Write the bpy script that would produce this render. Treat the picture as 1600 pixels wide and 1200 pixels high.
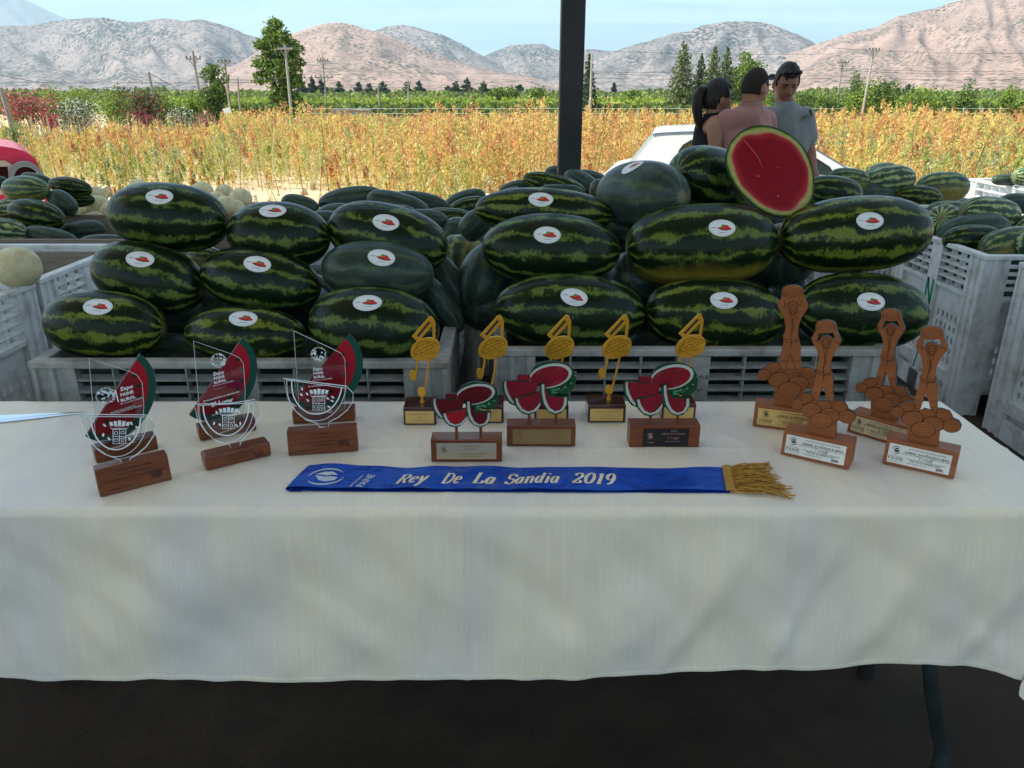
import bpy, bmesh, math, random
import numpy as np
from mathutils import Vector, Matrix, Euler
from mathutils.geometry import tessellate_polygon
from mathutils import noise as mnoise
random.seed(7); rng = np.random.default_rng(7)
PI = math.pi
SC = bpy.context.scene
for _o in list(bpy.data.objects): bpy.data.objects.remove(_o)
COL = SC.collection
# ------------------------------------------------------------------ camera
F = 1202.0; PITCH = math.radians(20.73); H = 1.53
CP, SP = math.cos(PITCH), math.sin(PITCH)
cam_d = bpy.data.cameras.new('camera'); cam = bpy.data.objects.new('camera', cam_d); COL.objects.link(cam)
cam.location = (0, 0, H); cam.rotation_euler = (PI/2 - PITCH, 0, 0)
cam_d.sensor_width = 36; cam_d.lens = F/1600*36; cam_d.clip_start = 0.05; cam_d.clip_end = 40000
SC.camera = cam
# ------------------------------------------------------------------ sky, sun, exposure
SUN_TO = Vector((-0.72, -0.07, 0.92)).normalized()
SUN_EL = math.asin(SUN_TO.z); SUN_AZ = math.atan2(SUN_TO.x, SUN_TO.y)
world = bpy.data.worlds.new('World'); SC.world = world; world.use_nodes = True
wn = world.node_tree; wn.nodes.clear()
def WN(t): return wn.nodes.new(t)
w_out = WN('ShaderNodeOutputWorld'); w_bg = WN('ShaderNodeBackground'); w_sky = WN('ShaderNodeTexSky')
w_sky.sky_type = 'NISHITA'; w_sky.sun_disc = False; w_sky.sun_elevation = SUN_EL; w_sky.sun_rotation = SUN_AZ
w_sky.air_density = 1.0; w_sky.dust_density = 1.6; w_sky.ozone_density = 1.0
w_tc = WN('ShaderNodeTexCoord'); w_sep = WN('ShaderNodeSeparateXYZ'); wn.links.new(w_tc.outputs['Generated'], w_sep.inputs[0])
# thin streaky cirrus: noise on the direction projected to a high flat layer
w_mx = WN('ShaderNodeMath'); w_mx.operation = 'MAXIMUM'; w_mx.inputs[1].default_value = 0.02; wn.links.new(w_sep.outputs['Z'], w_mx.inputs[0])
w_add = WN('ShaderNodeMath'); w_add.operation = 'ADD'; w_add.inputs[1].default_value = 0.12; wn.links.new(w_mx.outputs[0], w_add.inputs[0])
w_dx = WN('ShaderNodeMath'); w_dx.operation = 'DIVIDE'; wn.links.new(w_sep.outputs['X'], w_dx.inputs[0]); wn.links.new(w_add.outputs[0], w_dx.inputs[1])
w_dy = WN('ShaderNodeMath'); w_dy.operation = 'DIVIDE'; wn.links.new(w_sep.outputs['Y'], w_dy.inputs[0]); wn.links.new(w_add.outputs[0], w_dy.inputs[1])
w_cmb = WN('ShaderNodeCombineXYZ'); wn.links.new(w_dx.outputs[0], w_cmb.inputs[0]); wn.links.new(w_dy.outputs[0], w_cmb.inputs[1])
w_map = WN('ShaderNodeMapping'); w_map.inputs['Scale'].default_value = (0.30, 1.0, 1.0); w_map.inputs['Rotation'].default_value = (0, 0, 0.35)
w_map.inputs['Location'].default_value = (3.1, 0.4, 0)
wn.links.new(w_cmb.outputs[0], w_map.inputs[0])
w_ns = WN('ShaderNodeTexNoise'); w_ns.inputs['Scale'].default_value = 1.1; w_ns.inputs['Detail'].default_value = 7; w_ns.inputs['Roughness'].default_value = 0.55; w_ns.inputs['Distortion'].default_value = 0.5
wn.links.new(w_map.outputs[0], w_ns.inputs['Vector'])
w_rmp = WN('ShaderNodeValToRGB'); w_rmp.color_ramp.elements[0].position = 0.41; w_rmp.color_ramp.elements[1].position = 0.78
w_rmp.color_ramp.elements[0].color = (0, 0, 0, 1); w_rmp.color_ramp.elements[1].color = (.75, .75, .75, 1)
wn.links.new(w_ns.outputs['Fac'], w_rmp.inputs[0])
w_tint = WN('ShaderNodeMix'); w_tint.data_type = 'RGBA'; w_tint.blend_type = 'MULTIPLY'; w_tint.inputs['Factor'].default_value = 1; wn.links.new(w_sky.outputs[0], w_tint.inputs['A']); w_tint.inputs['B'].default_value = (.80, .92, .93, 1)
w_mix = WN('ShaderNodeMix'); w_mix.data_type = 'RGBA'; wn.links.new(w_rmp.outputs[0], w_mix.inputs['Factor'])
wn.links.new(w_tint.outputs['Result'], w_mix.inputs['A']); w_mix.inputs['B'].default_value = (6.8, 8.3, 9.0, 1)
wn.links.new(w_mix.outputs['Result'], w_bg.inputs[0]); w_bg.inputs[1].default_value = 0.09
wn.links.new(w_bg.outputs[0], w_out.inputs[0])
sun_d = bpy.data.lights.new('sun', 'SUN'); sun = bpy.data.objects.new('sun', sun_d); COL.objects.link(sun)
sun_d.energy = 3.4; sun_d.angle = math.radians(0.53); sun_d.color = (1.0, 0.95, 0.86)
sun.rotation_euler = SUN_TO.to_track_quat('Z', 'Y').to_euler(); sun.location = (-20, -5, 30)
SC.view_settings.view_transform = 'Standard'; SC.view_settings.look = 'None'; SC.view_settings.gamma = 1.0
SC.view_settings.use_curve_mapping = False; SC.view_settings.exposure = 1.42
SC.cycles.use_denoising = True
SC.cycles.max_bounces = 8; SC.cycles.diffuse_bounces = 4; SC.cycles.transparent_max_bounces = 16
SC.cycles.volume_bounces = 0
SC.cycles.sample_clamp_indirect = 6.0

# ------------------------------------------------------------------ place helpers (photo pixel -> point in the world at a chosen distance or height)
def ray(px, py):
    u = (px-800)/F; v = (600-py)/F
    return Vector((u, CP + v*SP, -SP + v*CP))
def PY(px, py, d):
    r = ray(px, py); t = d/r.y
    return Vector((r.x*t, d, H + r.z*t))
def PZ(px, py, z):
    r = ray(px, py); t = (z-H)/r.z
    return Vector((r.x*t, r.y*t, z))
def ZC(p): return p.y*CP + (H-p.z)*SP
CAMP = Vector((0, 0, H))
def zg(d):                                  # the land outside falls gently away
    if d < 5.25: return 0.0
    t = min(max((d-8)/52, 0), 1); return -0.15 - 0.9*(t*t*(3-2*t))

# ------------------------------------------------------------------ materials
MATS = {}
def lin(c): return tuple(c) + ((1.0,) if len(c) == 3 else ())
def mat(name, col=(.5, .5, .5), rough=.5, metal=0., col2=None, scale=8., bump=0., bscale=None, stretch=(1, 1, 1), spec=.3, coat=0., detail=5., lo=.35, hi=.65, transl=0., dirt=None, coord='Object', sheen=0.):
    if name in MATS: return MATS[name]
    m = bpy.data.materials.new(name); m.use_nodes = True; nt = m.node_tree; N = nt.nodes; L = nt.links
    b = N['Principled BSDF']; b.inputs['Base Color'].default_value = lin(col)
    b.inputs['Roughness'].default_value = rough; b.inputs['Metallic'].default_value = metal
    b.inputs['Specular IOR Level'].default_value = spec; b.inputs['Coat Weight'].default_value = coat
    b.inputs['Sheen Weight'].default_value = sheen
    tc = N.new('ShaderNodeTexCoord'); mp = N.new('ShaderNodeMapping'); mp.inputs['Scale'].default_value = stretch
    L.new(tc.outputs[coord], mp.inputs[0])
    last = None
    if col2 is not None:
        ns = N.new('ShaderNodeTexNoise'); ns.inputs['Scale'].default_value = scale; ns.inputs['Detail'].default_value = detail; ns.inputs['Roughness'].default_value = .6
        L.new(mp.outputs[0], ns.inputs['Vector'])
        r = N.new('ShaderNodeValToRGB'); r.color_ramp.elements[0].position = lo; r.color_ramp.elements[1].position = hi
        r.color_ramp.elements[0].color = lin(col); r.color_ramp.elements[1].color = lin(col2)
        L.new(ns.outputs['Fac'], r.inputs[0]); last = r.outputs[0]
    if dirt is not None:                     # (colour, scale, amount): stains with a shape of their own
        nd = N.new('ShaderNodeTexNoise'); nd.inputs['Scale'].default_value = dirt[1]; nd.inputs['Detail'].default_value = 8; nd.inputs['Roughness'].default_value = .7
        L.new(mp.outputs[0], nd.inputs['Vector'])
        rd = N.new('ShaderNodeValToRGB'); rd.color_ramp.elements[0].position = .55 - dirt[2]*.2; rd.color_ramp.elements[1].position = .72
        L.new(nd.outputs['Fac'], rd.inputs[0])
        mx = N.new('ShaderNodeMix'); mx.data_type = 'RGBA'; L.new(rd.outputs[0], mx.inputs['Factor'])
        if last: L.new(last, mx.inputs['A'])
        else: mx.inputs['A'].default_value = lin(col)
        mx.inputs['B'].default_value = lin(dirt[0]); last = mx.outputs['Result']
    if last: L.new(last, b.inputs['Base Color'])
    if bump:
        nb = N.new('ShaderNodeTexNoise'); nb.inputs['Scale'].default_value = bscale or scale*4; nb.inputs['Detail'].default_value = 6
        L.new(mp.outputs[0], nb.inputs['Vector'])
        bp = N.new('ShaderNodeBump'); bp.inputs['Strength'].default_value = min(bump, 1); bp.inputs['Distance'].default_value = .01
        L.new(nb.outputs['Fac'], bp.inputs['Height']); L.new(bp.outputs[0], b.inputs['Normal'])
    if transl:
        t = N.new('ShaderNodeBsdfTranslucent'); mx2 = N.new('ShaderNodeMixShader'); mx2.inputs[0].default_value = transl
        if last: L.new(last, t.inputs[0])
        else: t.inputs[0].default_value = lin(col)
        out = N['Material Output']; L.new(b.outputs[0], mx2.inputs[1]); L.new(t.outputs[0], mx2.inputs[2]); L.new(mx2.outputs[0], out.inputs[0])
    MATS[name] = m; return m

def attr_mat(name, rough=.7, transl=.35, attr='tint', spec=.3):
    m = bpy.data.materials.new(name); m.use_nodes = True; nt = m.node_tree; N = nt.nodes; L = nt.links
    b = N['Principled BSDF']; b.inputs['Roughness'].default_value = rough; b.inputs['Specular IOR Level'].default_value = spec
    a = N.new('ShaderNodeAttribute'); a.attribute_name = attr; L.new(a.outputs['Color'], b.inputs['Base Color'])
    t = N.new('ShaderNodeBsdfTranslucent'); L.new(a.outputs['Color'], t.inputs[0])
    mx = N.new('ShaderNodeMixShader'); mx.inputs[0].default_value = transl
    L.new(b.outputs[0], mx.inputs[1]); L.new(t.outputs[0], mx.inputs[2]); L.new(mx.outputs[0], N['Material Output'].inputs[0])
    MATS[name] = m; return m

# ------------------------------------------------------------------ mesh builder
class MB:
    def __init__(s): s.v = []; s.f = []; s.m = []; s.mats = []
    def mi(s, m):
        if m not in s.mats: s.mats.append(m)
        return s.mats.index(m)
    def add(s, vs, fs, m, M=None):
        k = s.mi(m); n = len(s.v)
        for p in vs: s.v.append(tuple(M @ Vector(p)) if M is not None else tuple(p))
        for f in fs: s.f.append(tuple(i+n for i in f)); s.m.append(k)
    def box(s, lo, hi, m, M=None):
        x0, y0, z0 = lo; x1, y1, z1 = hi
        vs = [(x0,y0,z0),(x1,y0,z0),(x1,y1,z0),(x0,y1,z0),(x0,y0,z1),(x1,y0,z1),(x1,y1,z1),(x0,y1,z1)]
        s.add(vs, [(0,3,2,1),(4,5,6,7),(0,1,5,4),(1,2,6,5),(2,3,7,6),(3,0,4,7)], m, M)
    def tube(s, pts, rad, m, n=8, M=None, cap=True):
        pts = [Vector(p) for p in pts]; rads = rad if isinstance(rad, (list, tuple)) else [rad]*len(pts)
        vs = []; prev = None
        for i, p in enumerate(pts):
            d = (pts[min(i+1, len(pts)-1)] - pts[max(i-1, 0)]).normalized()
            if prev is None:
                a = Vector((0, 0, 1)) if abs(d.z) < .9 else Vector((1, 0, 0)); u = d.cross(a).normalized()
            else: u = (prev - d*prev.dot(d)).normalized()
            prev = u; w = d.cross(u)
            for k in range(n):
                t = 2*PI*k/n; vs.append(p + (u*math.cos(t) + w*math.sin(t))*rads[i])
        fs = []
        for i in range(len(pts)-1):
            for k in range(n):
                k2 = (k+1) % n; fs.append((i*n+k, i*n+k2, (i+1)*n+k2, (i+1)*n+k))
        if cap: fs.append(tuple(range(n))[::-1]); fs.append(tuple((len(pts)-1)*n+k for k in range(n)))
        s.add(vs, fs, m, M)
    def prism(s, polys, y0, y1, m, medge=None, M=None, mback=None):
        """polys: outline (+holes) in (x,z); extruded from y0 (front) to y1 (back)"""
        vs = []; tess = tessellate_polygon([[Vector((x, z, 0)) for x, z in p] for p in polys])
        flat = [q for p in polys for q in p]; n = len(flat)
        front = [(x, y0, z) for x, z in flat]
        k = tess
        s.add(front, [tuple(t) for t in k], m, M)
        if y1 is not None:
            s.add([(x, y1, z) for x, z in flat], [tuple(reversed(t)) for t in k], mback or m, M)
            o = 0
            for p in polys:
                q = len(p); vs = [(x, y0, z) for x, z in p] + [(x, y1, z) for x, z in p]
                s.add(vs, [(i, (i+1) % q, q+(i+1) % q, q+i) for i in range(q)], medge or m, M)
    def ellipsoid(s, c, r, m, n=16, k=10, M=None):
        vs = [(c[0], c[1], c[2]+r[2])]; fs = []
        for i in range(1, k):
            a = PI*i/k
            for j in range(n):
                b = 2*PI*j/n; vs.append((c[0]+r[0]*math.sin(a)*math.cos(b), c[1]+r[1]*math.sin(a)*math.sin(b), c[2]+r[2]*math.cos(a)))
        vs.append((c[0], c[1], c[2]-r[2])); last = len(vs)-1
        for j in range(n): fs.append((0, 1+j, 1+(j+1) % n))
        for i in range(k-2):
            for j in range(n): a = 1+i*n; fs.append((a+j, a+n+j, a+n+(j+1) % n, a+(j+1) % n))
        a = 1+(k-2)*n
        for j in range(n): fs.append((a+j, last, a+(j+1) % n))
        s.add(vs, fs, m, M)
    def data(s, name, smooth=False, fix=True):
        me = bpy.data.meshes.new(name); me.from_pydata(s.v, [], s.f)
        for m in s.mats: me.materials.append(m)
        me.polygons.foreach_set('material_index', s.m)
        if fix:
            bm = bmesh.new(); bm.from_mesh(me); bmesh.ops.remove_doubles(bm, verts=bm.verts, dist=1e-6)
            bmesh.ops.recalc_face_normals(bm, faces=bm.faces); bm.to_mesh(me); bm.free()
        if smooth:
            me.polygons.foreach_set('use_smooth', [True]*len(me.polygons))
            if smooth != 'all':
                me.set_sharp_from_angle(angle=math.radians(40))
        me.update(); return me
    def build(s, name, parent=None, smooth=False, fix=True, kind=None, bevel=0):
        o = bpy.data.objects.new(name, s.data(name, smooth, fix)); COL.objects.link(o); o.parent = parent
        if kind: o['kind'] = kind
        if bevel:
            md = o.modifiers.new('bevel', 'BEVEL'); md.width = bevel; md.segments = 2; md.limit_method = 'ANGLE'; md.angle_limit = math.radians(40)
        return o
def tag(o, label=None, cat=None, group=None, kind=None):
    if label: o['label'] = label
    if cat: o['category'] = cat
    if group: o['group'] = group
    if kind: o['kind'] = kind
    return o
def empty(name, loc=(0, 0, 0), rz=0, label=None, cat=None, group=None):
    o = bpy.data.objects.new(name, None); COL.objects.link(o); o.location = loc; o.rotation_euler = (0, 0, rz); o.empty_display_size = .1
    return tag(o, label, cat, group)
def inst(name, data, parent, loc=(0, 0, 0), rot=(0, 0, 0), scale=(1, 1, 1)):
    o = bpy.data.objects.new(name, data); COL.objects.link(o); o.parent = parent; o.location = loc; o.rotation_euler = rot; o.scale = scale; return o
def children_of(o): return [c for c in bpy.data.objects if c.parent == o]
def copy_tree(o, parent=None):
    c = o.copy(); COL.objects.link(c)
    if parent is not None: c.parent = parent
    for ch in list(o.children): copy_tree(ch, c)
    return c
def ell(cx, cz, a, b, t=0, n=24, a0=0, a1=360):
    t = math.radians(t); r = []
    full = abs(a1-a0) >= 360
    for i in range(n if full else n+1):
        q = math.radians(a0 + (a1-a0)*i/n); x, z = a*math.cos(q), b*math.sin(q)
        r.append((cx + x*math.cos(t) - z*math.sin(t), cz + x*math.sin(t) + z*math.cos(t)))
    return r
def ribbon(pts, w, closed=False):
    """list of quads (as 4 points) following a 2-D polyline"""
    P = [Vector(p).to_2d() if len(p) > 2 else Vector(p) for p in pts]; L = []; n = len(P)
    for i in range(n):
        a = P[(i-1) % n] if (closed or i > 0) else P[i]; b = P[(i+1) % n] if (closed or i < n-1) else P[i]
        d = (b-a); d = d.normalized() if d.length > 1e-9 else Vector((1, 0)); nrm = Vector((-d.y, d.x))
        ww = w[i] if isinstance(w, (list, tuple)) else w
        L.append((P[i]+nrm*ww/2, P[i]-nrm*ww/2))
    return L
def add_ribbon(mb, pts, w, y, m, closed=False, M=None):
    L = ribbon(pts, w, closed); vs = []
    for a, b in L: vs += [(a.x, y, a.y), (b.x, y, b.y)]
    n = len(L); fs = [(2*i, 2*i+1, 2*i+3, 2*i+2) for i in range(n-1)]
    if closed: fs.append((2*n-2, 2*n-1, 1, 0))
    mb.add(vs, fs, m, M)
TXT = {}
def text_geo(s, size=1., shear=0., res=2, bold=0., align='LEFT', space=1.):
    key = (s, shear, res, bold, align, space)
    if key not in TXT:
        cu = bpy.data.curves.new('t', 'FONT'); cu.body = s; cu.size = 1; cu.shear = shear; cu.resolution_u = res; cu.offset = bold; cu.align_x = align; cu.space_character = space
        cu.fill_mode = 'FRONT' if hasattr(cu, 'fill_mode') else cu.fill_mode
        o = bpy.data.objects.new('t', cu); COL.objects.link(o); dg = bpy.context.evaluated_depsgraph_get(); dg.update()
        me = o.evaluated_get(dg).to_mesh()
        TXT[key] = ([tuple(v.co) for v in me.vertices], [tuple(p.vertices) for p in me.polygons])
        o.evaluated_get(dg).to_mesh_clear(); bpy.data.objects.remove(o); bpy.data.curves.remove(cu)
    vs, fs = TXT[key]
    return [(x*size, y*size) for x, y, _ in vs], fs
def add_text(mb, s, x, z, size, y, m, M=None, sx=1., **k):
    vs, fs = text_geo(s, size, **k); mb.add([(x+a*sx, y, z+b) for a, b in vs], fs, m, M)
def np_mesh(name, verts, quads, mats, tint=None, parent=None, kind=None, tri=False, smooth=False, mi=None):
    me = bpy.data.meshes.new(name); k = 3 if tri else 4
    verts = np.asarray(verts, dtype=np.float32); quads = np.asarray(quads, dtype=np.int32)
    me.vertices.add(len(verts)); me.vertices.foreach_set('co', verts.ravel())
    me.loops.add(quads.size); me.loops.foreach_set('vertex_index', quads.ravel())
    me.polygons.add(len(quads)); me.polygons.foreach_set('loop_start', np.arange(0, quads.size, k, dtype=np.int32))
    me.polygons.foreach_set('loop_total', np.full(len(quads), k, dtype=np.int32))
    me.update(calc_edges=True)
    for m in mats: me.materials.append(m)
    if mi is not None: me.polygons.foreach_set('material_index', np.asarray(mi, dtype=np.int32))
    if smooth: me.polygons.foreach_set('use_smooth', [True]*len(quads))
    if tint is not None:
        a = me.color_attributes.new('tint', 'FLOAT_COLOR', 'POINT')
        t = np.ones((len(verts), 4), dtype=np.float32); t[:, :3] = tint; a.data.foreach_set('color', t.ravel())
    o = bpy.data.objects.new(name, me); COL.objects.link(o); o.parent = parent
    if kind: o['kind'] = kind
    return o
def leafcloud(pos, size, tint, up=.0, asp=.55):
    """random oriented leaf quads at pos (n,3); returns verts (4n,3), quads, tint(4n,3)"""
    n = len(pos); a = rng.normal(size=(n, 3)); a[:, 2] += up; a /= np.linalg.norm(a, axis=1)[:, None] + 1e-9
    b = rng.normal(size=(n, 3)); b -= a*(a*b).sum(1)[:, None]; b /= np.linalg.norm(b, axis=1)[:, None] + 1e-9
    s = np.asarray(size).reshape(-1, 1)
    A = a*s*.5; B = b*s*.5*asp
    v = np.stack([pos-A, pos+B*1.0, pos+A, pos-B], axis=1).reshape(-1, 3)
    q = np.arange(4*n).reshape(-1, 4)
    return v, q, np.repeat(tint, 4, axis=0)
# ================================================================== THE LAND
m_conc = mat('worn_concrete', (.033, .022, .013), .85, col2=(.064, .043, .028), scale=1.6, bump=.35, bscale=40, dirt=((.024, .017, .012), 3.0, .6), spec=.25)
m_dirt = mat('dry_dirt', (.40, .28, .16), .95, col2=(.60, .46, .29), scale=.9, bump=.6, bscale=9, dirt=((.42, .33, .12), .35, .5))
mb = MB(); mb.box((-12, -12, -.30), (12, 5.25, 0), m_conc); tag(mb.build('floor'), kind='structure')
m_bits = mat('straw_bits', (.055, .042, .028), .9)
mb = MB(); rb_ = random.Random(4)
for i in range(260):
    x, y, a, l_ = rb_.uniform(-2.6, 2.6), rb_.uniform(.9, 2.4), rb_.uniform(0, 3.1), rb_.uniform(.002, .010)
    mb.box((-l_, -.0018, 0), (l_, .0018, .002), m_bits, Matrix.Translation((x, y, .0005)) @ Matrix.Rotation(a, 4, 'Z'))
mb.build('floor_litter', kind='stuff', fix=False)
# ground: one sheet to the horizon
ys = [-60, -20, -6, 0, 5.2, 6, 8, 11, 14, 18, 23, 29, 36, 44, 52, 60, 80, 120, 300, 900, 3000, 9000, 20000]
vs = []; fs = []; nx = 33
for j, y in enumerate(ys):
    wd = 60 + max(y, 0)*2.2
    for i in range(nx):
        x = (i/(nx-1)*2-1)*wd
        z = (zg(y) if y >= 5.25 else -.15) + (0 if y < 7 else .05*mnoise.noise(Vector((x*.4, y*.4, 0))))
        vs.append((x, y, z))
for j in range(len(ys)-1):
    for i in range(nx-1): fs.append((j*nx+i, j*nx+i+1, (j+1)*nx+i+1, (j+1)*nx+i))
mb = MB(); mb.add(vs, fs, m_dirt); tag(mb.build('ground', smooth='all'), kind='structure')

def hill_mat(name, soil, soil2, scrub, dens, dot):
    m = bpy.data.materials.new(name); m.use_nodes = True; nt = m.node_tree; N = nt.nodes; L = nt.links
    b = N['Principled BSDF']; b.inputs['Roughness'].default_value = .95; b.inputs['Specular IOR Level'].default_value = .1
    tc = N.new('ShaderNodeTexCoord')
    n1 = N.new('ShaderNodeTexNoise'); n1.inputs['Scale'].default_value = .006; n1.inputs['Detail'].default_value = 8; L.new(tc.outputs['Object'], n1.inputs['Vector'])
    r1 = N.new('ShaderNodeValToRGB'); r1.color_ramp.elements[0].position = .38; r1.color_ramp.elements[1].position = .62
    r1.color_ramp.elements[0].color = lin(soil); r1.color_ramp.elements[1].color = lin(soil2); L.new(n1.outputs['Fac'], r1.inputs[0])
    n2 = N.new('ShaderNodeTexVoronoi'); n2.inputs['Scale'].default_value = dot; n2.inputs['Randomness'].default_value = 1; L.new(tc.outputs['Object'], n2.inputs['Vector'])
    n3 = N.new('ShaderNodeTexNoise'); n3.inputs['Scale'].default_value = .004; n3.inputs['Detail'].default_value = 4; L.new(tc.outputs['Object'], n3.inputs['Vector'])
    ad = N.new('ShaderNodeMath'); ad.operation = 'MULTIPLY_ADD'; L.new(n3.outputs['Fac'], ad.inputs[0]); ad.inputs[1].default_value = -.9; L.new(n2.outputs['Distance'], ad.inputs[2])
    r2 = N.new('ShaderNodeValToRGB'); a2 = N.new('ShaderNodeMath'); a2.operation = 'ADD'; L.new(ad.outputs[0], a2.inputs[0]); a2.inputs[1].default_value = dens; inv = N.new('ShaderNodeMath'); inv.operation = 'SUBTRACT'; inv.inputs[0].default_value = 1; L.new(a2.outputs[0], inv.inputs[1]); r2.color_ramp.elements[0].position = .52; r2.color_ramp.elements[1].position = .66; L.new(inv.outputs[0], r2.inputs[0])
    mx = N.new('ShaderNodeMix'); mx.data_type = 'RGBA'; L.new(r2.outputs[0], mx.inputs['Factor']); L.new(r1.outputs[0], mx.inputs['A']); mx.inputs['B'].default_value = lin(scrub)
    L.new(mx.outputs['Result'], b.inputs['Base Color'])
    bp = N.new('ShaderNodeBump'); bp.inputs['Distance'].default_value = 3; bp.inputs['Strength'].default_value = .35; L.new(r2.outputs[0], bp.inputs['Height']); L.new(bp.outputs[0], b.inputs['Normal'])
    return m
hm1 = hill_mat('pink_scrub_slope', (.265, .18, .145), (.34, .235, .19), (.065, .065, .045), .49, .085)
hm2 = hill_mat('grey_scrub_slope', (.18, .155, .145), (.27, .22, .20), (.045, .052, .045), .43, .062)
hm3 = hill_mat('far_haze_blue_slope', (.20, .22, .24), (.24, .25, .26), (.16, .19, .20), .70, .02)  # blue of the distant haze is put into the slope colour
def ridge(name, px, R, m, near=.5, amp=.5, freq=3., seed=0, nt=56, step=5, warp=.5, powr=1.25):
    xs = np.arange(px[0][0], px[-1][0]+.1, step); prof = np.interp(xs, [p[0] for p in px], [p[1] for p in px])
    vs = []; fs = []; n = len(xs)
    ts = list(np.linspace(0, 1, nt)) + [1.12, 1.35, 1.8]
    for t in ts:
        for i, x in enumerate(xs):
            p = PY(x, prof[i], 1.0); u = p.x; e = p.z-H   # tangent of elevation along this bearing
            e += .0011*mnoise.noise(Vector((u*45, seed, 3)))+.0007*mnoise.noise(Vector((u*140, seed, 7)))
            Y = R*(near + (1-near)*min(t, 1)) if t <= 1 else R*t
            if t <= 1:
                w = mnoise.noise(Vector((u*4+seed, t*1.4, 1.3)))*warp + t*.25
                q = Vector(((u+w*.12)*freq*6, t*1.1+seed, seed*1.7))
                rd = 1-abs(mnoise.noise(q))*2.2; rd2 = 1-abs(mnoise.noise(Vector(((u+w*.1)*freq*17, t*3+seed, 5.1))))*2
                cut = (rd*.7+rd2*.3)
                k = t**powr*(1 - amp*(1-cut)*(1-t**4)*.75)
                fine = .012*mnoise.noise(Vector((u*60, t*30, seed)))*(1-t)
                z = k + fine*(t > 0)
            else: z = max(0, 1-(t-1)*1.6)
            vs.append((u*Y, Y, -4 + (H+e*R+4)*z))
    nt2 = len(ts)
    for j in range(nt2-1):
        for i in range(n-1): fs.append((j*n+i, j*n+i+1, (j+1)*n+i+1, (j+1)*n+i))
    o = np_mesh(name, vs, fs, [m], smooth=True); tag(o, kind='structure'); return o
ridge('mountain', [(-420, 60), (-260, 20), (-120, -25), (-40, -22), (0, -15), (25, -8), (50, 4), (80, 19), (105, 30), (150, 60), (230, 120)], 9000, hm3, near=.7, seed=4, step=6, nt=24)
ridge('hill', [(-400, 95), (-250, 70), (-120, 48), (0, 40), (30, 41), (60, 38), (85, 33), (110, 30), (140, 28), (165, 27), (185, 32), (205, 35), (222, 34), (240, 30), (262, 29), (290, 32), (318, 31), (345, 38), (370, 47), (385, 54), (420, 62), (470, 80), (540, 110), (600, 135)], 3600, hm2, near=.45, amp=.85, freq=2.2, seed=1)
ridge('hill', [(540, 70), (580, 50), (600, 43), (630, 38), (650, 42), (670, 48), (695, 55), (720, 68), (755, 87), (800, 110), (850, 130)], 3900, hm2, near=.5, amp=.6, seed=2.3)
ridge('hill', [(700, 120), (735, 97), (755, 88), (775, 79), (800, 70), (825, 68), (850, 70), (868, 77), (890, 84), (905, 80), (925, 76), (942, 79), (960, 83), (1000, 100), (1060, 130)], 4300, hm2, near=.55, amp=.6, seed=3.1)
ridge('hill', [(880, 130), (920, 100), (955, 82), (975, 75), (1000, 67), (1025, 60), (1048, 53), (1075, 48), (1095, 41), (1110, 38), (1130, 34), (1150, 33), (1188, 34), (1210, 40), (1230, 48), (1255, 58), (1275, 67), (1330, 95), (1400, 130)], 3500, hm2, near=.42, amp=.7, freq=2.5, seed=5.2)
ridge('hill', [(300, 125), (370, 100), (410, 75), (440, 59), (470, 47), (495, 39), (520, 35), (532, 34), (545, 38), (560, 42), (590, 50), (620, 60), (650, 72), (680, 85), (710, 94), (740, 103), (780, 111), (820, 118), (868, 130), (930, 140)], 2400, hm1, near=.4, amp=.6, freq=2.6, seed=6.4)
ridge('hill', [(1060, 138), (1130, 118), (1180, 101), (1230, 84), (1275, 69), (1295, 62), (1320, 54), (1345, 47), (1370, 42), (1400, 27), (1430, 19), (1450, 15), (1480, 6), (1500, 0), (1530, -9), (1560, -15), (1600, -27), (1680, -45), (1800, -60), (2000, -40)], 2600, hm1, near=.36, amp=.8, freq=2.1, seed=7.7)

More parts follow.
